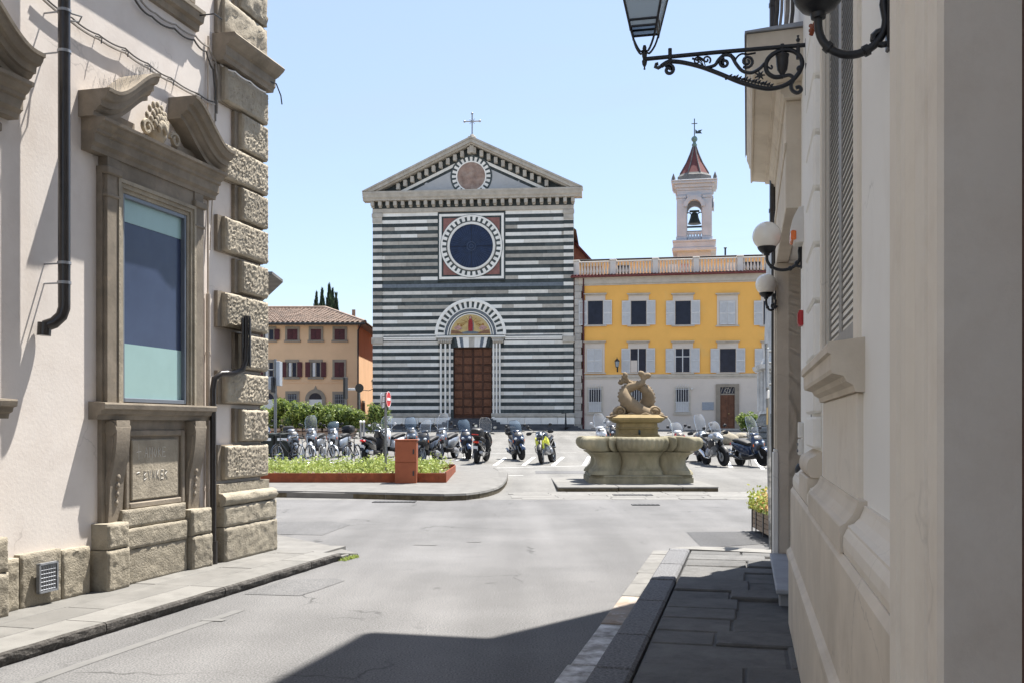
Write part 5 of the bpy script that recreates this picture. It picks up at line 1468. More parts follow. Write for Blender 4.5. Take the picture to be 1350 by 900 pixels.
mb = MB(); mb.sphere((LX, -.06, AZ + 22.6*s0), 1.5*s0, 10, 8, (1, .5, 1.2)); mb.build('head', K['mpink'], lu, smooth=60)
mb = MB(); mb.ringsec(LX, AZ + 22.8*s0, 1.6*s0, 2.3*s0, 0, 2*PI, -.055, -.0402, 16); mb.build('halo', K['mhair'], lu)
for sx in (-1, 1):
    for (x, z, r_) in ((16, 10.5, 2.6), (13.4, 8.6, 2.0), (19.4, 9.2, 2.2), (16.4, 7.4, 2.2)):
        mb = MB(); mb.sphere((LX + sx*x*s0, -.045, AZ + z*s0), r_*s0, 8, 6, (1.1, .3, .8)); mb.build('angel_drapery', K['mpink'], lu, smooth=60)
    for (x, z) in ((16.6, 14), (12.4, 13)):
        mb = MB(); mb.sphere((LX + sx*x*s0, -.05, AZ + z*s0), 1.3*s0, 8, 6, (1, .5, 1)); mb.build('angel_head', K['mhair'], lu, smooth=60)
for i in range(26):
    a = PI*(i + .5)/26
    if abs(a - PI/2) < .12: continue
    mb = MB(); mb.tube([(LX + 7*s0*math.cos(a), -.041, AZ + (13 + 7*math.sin(a)*.9)*s0 if False else AZ + 14*s0 + 7*s0*math.sin(a)*.5), (LX + min(20, 24)*s0*math.cos(a), -.041, AZ + 4*s0 + 20*s0*math.sin(a))], .018, 4); mb.build('golden_ray', K['mhair'] if i % 3 == 0 else K['gold'], lu)
# lintel of alternating stones, capitals, colonnettes
lz0, lz1 = cz(457.3), cz(444.6)
xs = [521, 531, 541, 549, 558, 572, 589, 607, 623, 640, 655, 668, 682, 697]
xs = [597.5, 601.5, 605.5, 610, 614, 618.2, 626, 630.5, 634.5, 639, 643.5, 648.5]
tn = ['green_marble', 'white_marble', 'mblue', 'white_marble', 'white_marble', 'tan_stone', 'white_marble', 'white_marble', 'mblue', 'white_marble', 'green_marble']
for i in range(11):
    a, b = cx_(xs[i]), cx_(xs[i+1]); mid = (a+b)/2; k = .13
    a2, b2 = a - (mid - a + (AX - a)*0)*.0, b
    fan = lambda x: AX + (x - AX)*.86
    mb = MB(); mb.prism([(fan(a)+.004, lz0), (fan(b)-.004, lz0), (b-.004, lz1), (a+.004, lz1)], 'y', -.09, .139); mb.build('lintel_stone', K[tn[i]], ch)
chb('lintel_cap', [(cx_(574), cx_(667), -.18, -.0, cz(444.5), cz(442.6))], K['white_marble'], c=.02)
for a, b in ((575.5, 597.2), (647.8, 666)):
    chb('capital', [(cx_(a), cx_(b), -.24, .0, cz(446.5), cz(444.6)), (cx_(a)+.06, cx_(b)-.06, -.20, .0, cz(449), cz(446.6)), (cx_(a)+.12, cx_(b)-.12, -.15, .0, cz(452.5), cz(449.1))], K['cornice'], c=.04)
    for j in range(6):
        x = cx_(a) + .2 + (cx_(b)-cx_(a)-.4)*j/5
        mb = MB(); mb.sphere((x, -.19, cz(449.5)), .11, 8, 6, (.8, .7, 1.4)); mb.build('carved_leaf', K['cornice'], ch, smooth=60)
for px in (581, 587, 592.8, 651, 655, 659.2):
    ib = px in (592.8, 651)
    mb = MB(); mb.tube([(cx_(px), -.10 + (.04 if ib else 0), cz(547 if not ib else 550)), (cx_(px), -.10 + (.04 if ib else 0), cz(452.6))], .075, 10)
    mb.tube([(cx_(px), -.10, cz(548.5 if not ib else 551)), (cx_(px), -.10, cz(546.5 if not ib else 549))], .12, 10)
    mb.build('colonnette', K['white_marble'], ch, smooth=40)
# stripes between the colonnettes
for k in range(16):
    z0 = ZB + k*pitch
    if z0 + pitch > cz(452): break
    for a, b in ((577.5, 597), (649, 664.5)):
        chb('jamb_stone', [(cx_(a), cx_(b), .02, .139, z0+.003, z0+pitch*.5-.003)], K['green_marble'])
        chb('jamb_stone', [(cx_(a), cx_(b), .018, .139, z0+pitch*.5+.003, z0+pitch-.003)], K['grey_marble'])
# double door of carved square panels
dm = (DX0 + DX1)/2
for j, (a, b) in enumerate(((DX0, dm-.02), (dm+.02, DX1))):
    mb = MB(); mb.box(a, b, .32, .42, DZ0, DZ1); leaf = mb.build('door_leaf', K['doorwood_dk'], ch)
    rows, colsn = 8, 2
    for r_ in range(rows):
        for c_ in range(colsn):
            xa, xb = a + (b-a)*c_/colsn + .07, a + (b-a)*(c_+1)/colsn - .07
            za, zb_ = DZ0 + .25 + (DZ1-DZ0-.3)*r_/rows + .06, DZ0 + .25 + (DZ1-DZ0-.3)*(r_+1)/rows - .06
            mb = MB(); mb.cbox(xa, xb, .25, .33, za, zb_, .05); mb.cbox(xa+.16, xb-.16, .225, .26, za+.14, zb_-.14, .03); mb.build('door_panel', K['doorwood'], leaf)
    for r_ in range(rows+1):
        z = DZ0 + .25 + (DZ1-DZ0-.3)*r_/rows
        mb = MB(); mb.cbox(a, b, .27, .325, z-.045, z+.045, .015); mb.build('door_rail', K['doorwood_dk'], leaf)
chb('threshold', [(DX0-.1, DX1+.1, -.5, .5, cz(553.2)-.1, DZ0-.002)], K['slate_dark'], c=.02)
mb = MB(); mb.box(DX0-.3, DX1+.3, .42, .5, 0, DZ1+.2); mb.build('door_backing', K['dark'], ch)

# ================================================================ YELLOW BUILDING
YX0, YY0, YA = PX(757.5, 76.3), 76.3, R(-10.2)
cy_, sy_ = math.cos(YA), math.sin(YA)
yb = thing('yellow_building', 'ochre yellow house with pale shutters and roof terrace right of the church', 'building', (YX0, YY0, 1.37), YA)
def yu(px):
    k = (px-CX)/F; return (k*YY0 - YX0)/(cy_ - k*sy_)
def yz(px, py):
    Y = YY0 + yu(px)*sy_; return EYE + (HY-py)*Y/F - 1.37
YW = 19.5
yz0 = lambda py: yz(880, py)
ZS, ZR = yz0(494.5), yz0(363)          # string course, eaves
mb = MB(); mb.box(.62, YW, 0, 11, ZS, ZR); mb.build('upper_wall', K['yellow'], yb)
mb = MB(); mb.box(.62, YW, -.03, 11, -.4, ZS-.001); mb.build('ground_floor_wall', K['greyplaster'], yb)
def ybx(name, boxes, m, par=None, c=.0, label=None):
    mb = MB()
    for b in boxes: (mb.cbox(*b, c) if c else mb.box(*b))
    return mb.build(name, m, par or yb, label)
ybx('string_course', [(.6, YW, -.10, -.0301, ZS-.10, ZS+.10), (.6, YW, -.07, -.0302, ZS-.22, ZS-.101)], K['creamstone'], c=.02)
nq = 22
for i in range(nq):
    z0, z1 = -.2 + (ZR+.2)*i/nq, -.2 + (ZR+.2)*(i+1)/nq
    ybx('quoin_stone', [(0, .60 - (.08 if i % 2 else 0), -.09, .5, z0+.008, z1-.008)], K['quoin_grey'], c=.02)
mb = MB(); mb.tube([(.70, -.12, ZR-.1), (.70, -.12, 0)], .065, 8); mb.build('drainpipe', K['maroon'], yb, smooth=40)
ybx('under_eaves_band', [(.3, YW, -.14, -.001, yz0(372.5), ZR-.03), (.3, YW, -.09, -.0011, yz0(374.5), yz0(372.6))], K['creamstone'], c=.02)
# eaves: one tile end after another
mt = MB()
ring = []
for k in (0, 1):
    ring.append([(.11*math.cos(a), -.55 + .75*k, .11*math.sin(a) + .10*k) for a in [PI*i/6 for i in range(7)]] + [(.085*math.cos(a), -.55 + .75*k, .085*math.sin(a) + .10*k) for a in [PI*i/6 for i in range(6, -1, -1)]])
mt.loft(ring); tme = mt.mesh('eaves_tile', K['redtile'], 40)
n_t = int((YW+.3)/.25)
for i in range(n_t): inst(tme, 'eaves_tile', yb, (-.1 + i*.25, 0, ZR+.03))
mb = MB(); mb.prism([(-.55, ZR-.05), (-.55, ZR+.04), (.35, ZR+.13), (.35, ZR-.02)], 'x', -.25, YW); mb.build('eaves_board', K['redtile'], yb)
# terrace: parapet piers, latticed balustrade, rail, set-back penthouse
ZP = yz0(341)
for px in (757.5, 808, 864, 918, 976, 1014):
    u = max(.12, yu(px)); ybx('terrace_pier', [(u-.22, u+.22, .05, .45, ZR+.08, ZP), (u-.26, u+.26, .0, .5, ZP+.001, ZP+.09)], K['balustrade'], c=.02)
ybx('terrace_rail', [(-.1, YW, .10, .38, ZP-.12, ZP-.02)], K['balustrade'], c=.02)
ybx('terrace_base', [(-.1, YW, .06, .44, ZR+.06, ZR+.20)], K['creamstone'], c=.02)
mb = MB(); mb.lathe([(.045, 0), (.065, .05), (.10, .22), (.055, .45), (.045, .6), (.075, .74), (.06, .8)], n=8)
zsc = (ZP - .12 - ZR - .20)/.8
bme = mb.mesh('baluster', K['balustrade'], 60)
xs_ = [yu(p) for p in (757.5, 808, 864, 918, 976, 1014)]
for a, b in zip(xs_[:-1], xs_[1:]):
    n = int((b-a-.5)/.23)
    for i in range(n+1): inst(bme, 'baluster', yb, (a+.3+(b-a-.6)*i/n, .24, ZR+.20), scale=(1, 1, zsc))
ZPH = yz0(336.6)
pw = MB(); pw.box(-.2, YW, 2.2, 9, ZR, ZPH); pw.build('penthouse_wall', K['penthouse'], yb)
mb = MB(); mb.cbox(-.1, YW+.2, 1.6, 9.5, ZPH, ZPH+.13, .02); mb.build('penthouse_roof', K['sign_dark'], yb)
for p0_, p1_, m_ in ((766, 790, 'terracotta'), (812, 828, 'windark'), (880, 893, 'shutter_lt'), (896, 908, 'mpink'), (958, 972, 'shutter_lt'), (980, 1006, 'windark')):
    ybx('penthouse_window', [(yu(p0_), yu(p1_), 2.12, 2.2, ZR+.25, ZPH-.35)], K[m_])
mb = MB(); mb.tube([(yu(958), 3, ZPH), (yu(958), 3, ZPH+.9)], .07, 8); mb.cbox(yu(958)-.12, yu(958)+.12, 2.88, 3.12, ZPH+.9, ZPH+.97, .02); mb.build('flue', K['sign_dark'], yb)

mb = MB(); mb.box(-.30, .30, -.012, .012, -.004, .004); slat_me = None
def shutter(par, u0, u1, z0, z1, y0):
    w_ = MB()
    fr = .055
    w_.box(u0, u0+fr, y0-.05, y0, z0, z1); w_.box(u1-fr, u1, y0-.05, y0, z0, z1)
    w_.box(u0+fr, u1-fr, y0-.05, y0, z0, z0+.08); w_.box(u0+fr, u1-fr, y0-.05, y0, z1-.08, z1); w_.box(u0+fr, u1-fr, y0-.05, y0, (z0+z1)/2-.04, (z0+z1)/2+.04)
    s_ = w_.build('shutter', K['shutter_lt'], par)
    l = MB(); z = z0 + .11
    while z < z1 - .1:
        if abs(z - (z0+z1)/2) > .06: l.add([(u0+fr, y0-.038, z-.02), (u1-fr, y0-.038, z-.02), (u1-fr, y0-.012, z+.025), (u0+fr, y0-.012, z+.025)], [(0, 1, 2, 3)])
        z += .06
    l.box(u0+fr, u1-fr, y0-.010, y0-.004, z0+.08, z1-.08)
    lo = l.build('louvres', K['shutter_lt'], s_); lo['kind'] = 'stuff'
    return s_
def ywindow(px, pyt, pyb, state, hood):
    u = yu(px); z0, z1 = yz(px, pyb), yz(px, pyt); hw = .60
    fr = MB()
    fr.box(u-hw-.16, u-hw, -.06, -.001, z0-.02, z1+.45); fr.box(u+hw, u+hw+.16, -.06, -.001, z0-.02, z1+.45); fr.box(u-hw+.001, u+hw-.001, -.059, -.0011, z1, z1+.45)
    fr.box(u-hw, u+hw, -.03, -.0012, z0, z1)
    w_ = fr.build('window', [K['greyplaster']], yb)
    mb = MB(); mb.cbox(u-hw-.28, u+hw+.28, -.26, -.0013, z1+.46, z1+.54, .02); mb.cbox(u-hw-.20, u+hw+.20, -.16, -.0013, z1+.38, z1+.458, .02); mb.build('hood', K['creamstone'], w_)
    mb = MB(); mb.cbox(u-hw-.26, u+hw+.26, -.16, -.0014, z0-.12, z0-.021, .02); mb.build('window_ledge', K['creamstone'], w_)
    if state == 'closed':
        shutter(w_, u-.57, u-.01, z0+.03, z1-.02, -.061); shutter(w_, u+.01, u+.57, z0+.03, z1-.02, -.061)
    else:
        mb = MB(); mb.box(u-.57, u+.57, -.034, -.0301, z0+.03, z1-.03); mb.build('pane', K['windark'], w_)
        if state == 'cross':
            mb = MB(); mb.box(u-.035, u+.035, -.05, -.0341, z0+.03, z1-.03); mb.box(u-.57, u+.57, -.049, -.0342, z0+1.15, z0+1.21); mb.box(u-.57, u-.51, -.05, -.0343, z0+.03, z1-.03); mb.box(u+.51, u+.57, -.05, -.0343, z0+.03, z1-.03); mb.build('sash', K['shutter_lt'], w_)
        if state == 'half':
            mb = MB(); mb.box(u-.56, u-.08, -.05, -.0341, z0+.03, z1-.9); mb.build('curtain', K['greyplaster'], w_)
            mb = MB(); mb.box(u-.035, u+.035, -.06, -.0342, z0+.03, z1-.03); mb.build('sash', K['shutter_lt'], w_)
        shutter(w_, u-hw-.66, u-hw-.02, z0, z1, -.065); shutter(w_, u+hw+.02, u+hw+.66, z0, z1, -.065)
for px, st in ((785, 'open'), (842, 'open'), (900.5, 'open'), (959, 'closed'), (1017, 'open')): ywindow(px, 396.5, 428.5, st, 390)
for px, st in ((784, 'closed'), (841.5, 'half'), (900, 'cross'), (959.5, 'open'), (1018, 'open')): ywindow(px, 459, 490.5, st, 448)
def grille_window(px):
    u = yu(px); z0, z1 = yz(px, 542), yz(px, 511); hw = .50
    mb = MB(); mb.box(u-hw-.12, u-hw, -.09, -.0301, z0-.1, z1+.12); mb.box(u+hw, u+hw+.12, -.09, -.0301, z0-.1, z1+.12); mb.box(u-hw, u+hw, -.089, -.0302, z1, z1+.12); mb.box(u-hw-.18, u+hw+.18, -.14, -.0303, z0-.22, z0-.101); mb.box(u-hw, u+hw, -.05, -.0304, z0-.1, z1)
    w_ = mb.build('ground_window', K['creamstone'], yb)
    mb = MB(); mb.box(u-hw+.03, u+hw-.03, -.055, -.0501, z0+.75, z1-.03); mb.build('pane', K['windark'], w_)
    mb = MB(); mb.box(u-hw+.03, u+hw-.03, -.056, -.0501, z0, z0+.72); mb.build('lower_panel', K['shutter_lt'], w_)
    for i in range(6):
        mb = MB(); x = u-hw+.06 + (2*hw-.12)*i/5; mb.tube([(x, -.16, z0-.05), (x, -.16, z1+.08)], .022, 5); mb.build('bar', K['shutter_lt'], w_)
    mb = MB()
    for z in (z0, z0+.72, z1-.08): mb.box(u-hw-.05, u+hw+.05, -.175, -.15, z-.02, z+.02)
    for i in range(5): mb.tube([(u-hw+.12+.19*i, -.16, z1+.08), (u-hw+.2+.19*i, -.17, z1+.30)], .016, 5)
    mb.build('grille_rail', K['shutter_lt'], w_)
for px in (784.5, 841, 899.5): grille_window(px)
# entrance door with stone frame and fanlight, plaque, wall lantern
u0, u1 = yu(949.5), yu(968.5); zt = yz(959, 517); zd = yz(959, 520); zf = yz(959, 510)
dr = ybx('entrance', [(u0-.32, u0, -.16, -.0301, -.2, zf+.25), (u1, u1+.32, -.16, -.0301, -.2, zf+.25), (u0, u1, -.159, -.0302, zf+.02, zf+.25), (u0, u1, -.10, -.0303, zd, zd+.10), (u0, u1, -.04, -.0304, -.2, zf+.02)], K['stonegrey'])
ybx('fanlight', [(u0, u1, -.06, -.0401, zd+.1, zf+.02)], K['windark'], dr)
mb = MB()
for i in range(5): mb.tube([(u0 + (u1-u0)*(i+.5)/5 - .08, -.07, zd+.12), (u0 + (u1-u0)*(i+.5)/5 + .08, -.07, zf)], .015, 4)
mb.tube([((u0+u1)/2 + .17*math.cos(a), -.07, (zd+zf)/2+.05 + .17*math.sin(a)) for a in [i*PI/6 for i in range(13)]], .015, 4)
mb.build('fanlight_tracery', K['creamstone'], dr)
um = (u0+u1)/2
for a, b in ((u0, um-.006), (um+.006, u1)):
    l_ = ybx('door_leaf', [(a, b, -.08, -.0402, .05, zd)], K['doorwood'], dr)
    for z0, z1 in ((.2, .75), (.9, 1.7), (1.82, zd-.12)):
        ybx('door_panel', [(a+.10, b-.10, -.10, -.0801, z0, z1)], K['doorwood'], l_, c=.02)
mb = MB(); mb.sphere((um+.1, -.12, 1.15), .045, 8, 6); mb.build('door_knob', K['gold'], dr)
ybx('door_step', [(u0-.4, u1+.4, -.5, -.03, -.3, .04)], K['quoin_grey'], c=.02)
ybx('plaque', [(yu(925.5), yu(941), -.07, -.0305, yz(933, 540), yz(933, 529.5))], K['plaque'], c=.01)
wl_ = thing('wall_lantern', 'black wall lantern on the yellow facade between the first floor windows', 'lamp', (YX0 + yu(814)*cy_, YY0 + yu(814)*sy_, 1.37 + yz(814, 490)), YA)
mb = MB(); mb.tube([(0, 0, .15), (0, -.25, .1), (0, -.4, .2), (0, -.42, .32)], .025, 6); mb.cbox(-.05, .05, -.03, 0, 0, .35, .01); mb.build('arm', K['iron'], wl_)
mb = MB(); mb.lathe([(.10, .36), (.17, .78)], (0, -.42, 0), n=6); mb.build('glass', K['lantern_glass'], wl_)
mb = MB(); mb.lathe([(.02, .30), (.11, .34), (.11, .37)], (0, -.42, 0), n=6); mb.lathe([(.20, .78), (.19, .82), (.08, .95), (.03, 1.0), (.02, 1.1)], (0, -.42, 0), n=6)
for i in range(6):
    a = 2*PI*i/6; mb.tube([(.10*math.cos(a), -.42+.10*math.sin(a), .36), (.17*math.cos(a), -.42+.17*math.sin(a), .78)], .012, 4)
mb.build('frame', K['iron'], wl_)
mb = MB(); cu = yu(912); mb.cbox(cu-.06, cu+.06, -.25, -.03, yz(911, 513), yz(911, 511), .02); mb.build('camera_bracket', K['white_plastic'], yb)

# ================================================================ CAMPANILE
CYm = 92.0; cu_ = CYm/F
cm = thing('bell_tower', 'slim pale bell tower with open arches and dark red spire rising behind the yellow house', 'tower', (PX(915.5, CYm), CYm, 0), R(-11))
tz = lambda py: EYE + (HY-py)*cu_
hw = 22.6*cu_/ (math.cos(R(11)))*.94
def cmb(name, boxes, m, c=.03, par=None):
    mb = MB()
    for b in boxes: mb.cbox(*b, c)
    return mb.build(name, m, par or cm)
def sqb(h, z0, z1): return (-h, h, -h, h, z0, z1)
cmb('shaft', [sqb(hw, 0, tz(333))], K['camp'])
cmb('base', [sqb(hw*1.30, tz(335), tz(331)), sqb(hw*1.24, tz(331)+.001, tz(323.5)), sqb(hw*1.28, tz(323.5)+.001, tz(321))], K['camp'])
# four corner piers and arches
aw = 9.0*cu_
zb0, zsp, zt0 = tz(320.8), tz(277.5), tz(262)
for sx in (-1, 1):
    for sy in (-1, 1):
        a, b = sorted((sx*aw*1.05, sx*hw)); c_, d_ = sorted((sy*aw*1.05, sy*hw))
        p_ = cmb('corner_pier', [(a, b, c_, d_, zb0, zt0)], K['camp'])
        a2, b2 = sorted((sx*(hw-.78), sx*(hw+.06))); c2_, d2_ = sorted((sy*(hw-.78), sy*(hw+.06)))
        cmb('pilaster', [(a2, b2, c2_, d2_, zb0+.35, zt0-.3), (a2-.05, b2+.05, c2_-.05, d2_+.05, zb0, zb0+.34), (a2-.05, b2+.05, c2_-.05, d2_+.05, zt0-.29, zt0-.02)], K['camp'], par=p_)
for axis in (0, 1):
    for sy in (-1, 1):
        mb = MB(); poly = [(-aw*1.05, zsp)] + [(-aw*math.cos(t), zsp + aw*math.sin(t)) for t in [PI*i/12 for i in range(13)]] + [(aw*1.05, zsp), (aw*1.05, zt0), (-aw*1.05, zt0)]
        mb.prism(poly, 'y', sy*hw*.96 - .25, sy*hw*.96 + .25 if sy < 0 else sy*hw*.96)
        if axis: mb.xf(Matrix.Rotation(PI/2, 4, 'Z'))
        mb.build('arch', K['camp'], cm)
        mb = MB(); mb.ringsec(0, zsp, aw, aw+.35, 0, PI, sy*hw*.96 - .32 if sy < 0 else sy*hw*.96 - .02, sy*hw*.96 - .25 if sy < 0 else sy*hw*.96 + .05, 12)
        if axis: mb.xf(Matrix.Rotation(PI/2, 4, 'Z'))
        mb.build('arch_moulding', K['camp'], cm)
        mb = MB()
        z0 = zb0
        mb.box(-aw*1.04, aw*1.04, sy*hw*.85-.12, sy*hw*.85+.12, z0+.62, z0+.80)
        for i in range(5):
            x = -aw + 2*aw*(i+.5)/5; mb.lathe([(.10, z0), (.17, z0+.2), (.08, z0+.45), (.12, z0+.62)], (x, sy*hw*.85, 0), n=8)
        if axis: mb.xf(Matrix.Rotation(PI/2, 4, 'Z'))
        mb.build('balustrade', K['camp'], cm)
cmb('entablature', [sqb(hw*1.02, zt0+.001, tz(256)), sqb(hw*1.06, tz(256)+.001, tz(252.5)), sqb(hw*1.16, tz(252.5)+.001, tz(248)), sqb(hw*1.30, tz(248)+.001, tz(245)), sqb(hw*1.36, tz(245)+.001, tz(243.3))], K['camp'])
mb = MB(); mb.lathe([(hw*1.10, tz(243.2)), (hw*1.08, tz(235)), (hw*1.0, tz(233.5)), (hw*.93, tz(231.5))], n=8, a0=PI/8, a1=PI/8+2*PI); mb.build('drum', K['camp_dark'], cm)
mb = MB(); mb.lathe([(hw*.92, tz(231.6)), (hw*.50, tz(216)), (hw*.26, tz(204)), (hw*.10, tz(194))], n=8, a0=PI/8, a1=PI/8+2*PI); mb.build('spire', K['spire'], cm)
for i in range(8):
    a = PI/8 + 2*PI*i/8
    mb = MB(); mb.tube([(r_*math.cos(a), r_*math.sin(a), tz(y_)) for r_, y_ in ((hw*.93, 231.4), (hw*.51, 215.8), (hw*.27, 203.8), (hw*.11, 193.8))], .06, 5); mb.build('spire_rib', K['camp_dark'], cm)
for sx in (-1, 1):
    for sy in (-1, 1):
        mb = MB(); mb.lathe([(.20, tz(243.3)), (.16, tz(240)), (.02, tz(234.5))], (sx*hw*1.22, sy*hw*1.22, 0), n=6); mb.build('pinnacle', K['camp_dark'], cm)
mb = MB(); mb.lathe([(.16, tz(194)), (.26, tz(191.5)), (.20, tz(190)), (.14, tz(189))], n=10); mb.sphere((0, 0, tz(183.8)), 4.1*cu_, 12, 8); mb.lathe([(.14, tz(190)), (.14, tz(187))], n=8); mb.build('finial_ball', K['verdigris'], cm, smooth=50)
mb = MB(); mb.tube([(0, 0, tz(180)), (0, 0, tz(156.8))], .045, 6); zc_ = tz(163.2); mb.tube([(-.27, 0, zc_), (.27, 0, zc_)], .045, 6); mb.build('cross', K['bronze'], cm)
mb = MB(); mb.prism([(.08, tz(176.5)), (.70, tz(176.8)), (.55, tz(174.5)), (.72, tz(171.8)), (.35, tz(172.5)), (.32, tz(174)), (.08, tz(171.0))], 'y', -.03, .03); mb.build('weathervane', K['bronze'], cm)
mb = MB(); zb_ = tz(295.5)
mb.lathe([(.62, zb_), (.55, zb_+.1), (.40, zb_+.5), (.33, zb_+.85), (.22, zb_+1.02), (.0, zb_+1.08)], n=18)
mb.build('bell', K['bronze'], cm, smooth=50)
mb = MB(); mb.cbox(-aw*1.1, aw*1.1, -.1, .1, zb_-.35, zb_-.2, .02); mb.cbox(-aw*1.1, aw*1.1, -.1, .1, zb_-.75, zb_-.65, .02); mb.cbox(-.45, .45, -.12, .12, zb_+1.08, zb_+1.25, .03)
for sx in (-1, 1): mb.tube([(sx*.55 + .35*math.cos(t), 0, zb_ + .55 + .5*math.sin(t)) for t in [PI*.5*k/4 - .4 for k in range(9)]], .05, 6)
mb.build('bell_frame', K['bronze'], cm)

# ================================================================ APRICOT BUILDING (left of the church)
OYf = 86.0; ou = OYf/F; OGZ = gz(OYf) - .02
OX1 = PX(471.5, OYf)
ob = thing('apricot_building', 'apricot plaster house with tiled hip roof and maroon shutters left of the church', 'building', (OX1, OYf, OGZ))
ox = lambda px: PX(px, OYf) - OX1
oz = lambda py: EYE + (HY-py)*ou - OGZ
OZE = oz(427.5); OXL = -22.0; OD = 12.0
mb = MB(); mb.box(OXL, 0, 0, OD, -.5, OZE); mb.build('wall', K['orange'], ob)
def obx(name, boxes, m, par=None, c=.0):
    mb = MB()
    for b in boxes: (mb.cbox(*b, c) if c else mb.box(*b))
    return mb.build(name, m, par or ob)
# hip roof covered in rows of barrel tiles
zr = oz(401) + .25; rx = ox(412); ry = OD/2
ev = .75
def roof_plane(P0, P1, P2, P3, name, step=.42):
    """P0-P1 eaves, P3-P2 ridge; a corrugated sheet of tile rows"""
    P0, P1, P2, P3 = map(Vector, (P0, P1, P2, P3))
    n = int((P1-P0).length/step); up = (P1-P0).cross(P3-P0).normalized()
    if up.z < 0: up = -up
    L_ = (P3-P0).length; m = max(2, int(L_/.5)); g = []
    for j in range(m+1):
        for sub in (0, 1):
            if j == m and sub: break
            t = min(1, (j + .96*sub)/m); lift = .06*(1-sub)
            A = P0.lerp(P3, t); B = P1.lerp(P2, t); row = []
            for i in range(n*4+1):
                ph = i % 4; h = (0, .09, .12, .09)[ph]
                wob = noise.noise(Vector((i//4*1.7, j*2.3, 4)))*.03
                row.append(tuple(A.lerp(B, i/(n*4)) + up*(h + lift + wob)))
            g.append(row)
    mb = MB(); mb.sheet(g); o = mb.build(name, K['terracotta'], ob); return o
r1 = roof_plane((OXL-ev, -ev, OZE), (ev, -ev, OZE), (rx, ry, zr), (OXL-ev, ry, zr), 'roof_tiles')
r1['kind'] = 'stuff'
r2 = roof_plane((ev, -ev, OZE), (ev, OD+ev, OZE), (rx, ry, zr), (rx, ry, zr), 'roof_tiles'); r2['kind'] = 'stuff'
r3 = roof_plane((ev, OD+ev, OZE), (OXL-ev, OD+ev, OZE), (OXL-ev, ry, zr), (rx, ry, zr), 'roof_tiles'); r3['kind'] = 'stuff'
mb = MB(); mb.tube([(ev, -ev, OZE+.14), (rx, ry, zr+.14)], .16, 8); mb.tube([(rx, ry, zr+.14), (OXL, ry, zr+.14)], .16, 8); mb.build('ridge_tiles', K['terracotta'], ob)
mb = MB(); mb.box(OXL-ev, ev-.02, -ev+.02, OD+ev-.02, OZE-.10, OZE-.001); mb.build('eaves_soffit', K['stonegrey'], ob)
mb = MB(); mb.tube([(ox(459), ry*.5, OZE+.9), (ox(459), ry*.5, OZE+1.6)], .16, 8); mb.build('chimney_pot', K['terracotta'], ob)
mb = MB(); mb.tube([(OXL, -ev-.05, OZE-.02), (ev, -ev-.05, OZE-.02)], .09, 8); mb.tube([(.05, -.10, OZE-.5), (.05, -.10, 0)], .07, 8); mb.tube([(.4, -ev, OZE-.1), (.1, -.15, OZE-.5)], .06, 6); mb.build('gutter', K['sign_dark'], ob)
obx('string_course', [(OXL, .03, -.06, -.001, oz(504), oz(502.6))], K['orange'])
def owin(px, pyt, pyb, w_px, state):
    u = ox(px); hw = w_px*ou/2; z0, z1 = oz(pyb), oz(pyt)
    w_ = obx('window', [(u-hw-.18, u-hw, -.07, -.001, z0-.02, z1+.22), (u+hw, u+hw+.18, -.07, -.001, z0-.02, z1+.22), (u-hw, u+hw, -.069, -.0011, z1, z1+.22), (u-hw-.26, u+hw+.26, -.16, -.0012, z0-.20, z0-.021), (u-hw, u+hw, -.03, -.0013, z0, z1)], K['stonegrey'])
    obx('pane', [(u-hw+.05, u+hw-.05, -.036, -.0301, z0+.04, z1-.04)], K['windark'], w_)
    if state == 'closed':
        for a, b in ((u-hw, u-.012), (u+.012, u+hw)):
            s_ = obx('shutter', [(a, b, -.08, -.037, z0, z1)], K['maroon'], w_)
            obx('shutter_panel', [(a+.08, b-.08, -.095, -.0801, z0+.1, (z0+z1)/2-.06), (a+.08, b-.08, -.095, -.0801, (z0+z1)/2+.06, z1-.1)], K['maroon'], s_)
    elif state == 'open':
        for a, b in ((u-hw-.10-hw*.92, u-hw-.06), (u+hw+.06, u+hw+.10+hw*.92)):
            s_ = obx('shutter', [(a, b, -.13, -.075, z0, z1)], K['maroon'], w_)
            obx('shutter_panel', [(a+.08, b-.08, -.145, -.1301, z0+.1, (z0+z1)/2-.06), (a+.08, b-.08, -.145, -.1301, (z0+z1)/2+.06, z1-.1)], K['maroon'], s_)
        obx('curtain', [(u-hw+.15, u-hw+.15+hw*.75, -.042, -.0361, z0+.05, z1-.05)], K['shutter_lt'], w_)
        obx('sash', [(u-.04, u+.04, -.05, -.0365, z0+.04, z1-.04)], K['stonegrey'], w_)
    elif state == 'bars':
        mb = MB()
        for i in range(6): mb.tube([(u-hw+2*hw*(i+.5)/6, -.09, z0), (u-hw+2*hw*(i+.5)/6, -.09, z1)], .025, 5)
        for j in range(5): mb.tube([(u-hw, -.09, z0+(z1-z0)*(j+.5)/5), (u+hw, -.09, z0+(z1-z0)*(j+.5)/5)], .02, 5)
        mb.build('grille', K['zinc'], w_)
for px, st in ((292.5, 'closed'), (323.5, 'closed'), (354.5, 'open'), (385.6, 'closed'), (416.6, 'closed'), (448, 'closed')): owin(px, 434, 448, 13.5, st)
for px, st in ((292.5, 'open'), (323.5, 'open'), (354.5, 'open'), (385.0, 'open'), (416.4, 'open'), (447.5, 'closed')): owin(px, 477, 496.5, 12.6, st)
owin(385.6, 518.5, 543, 13, 'bars'); owin(448, 519, 543, 14, 'bars')
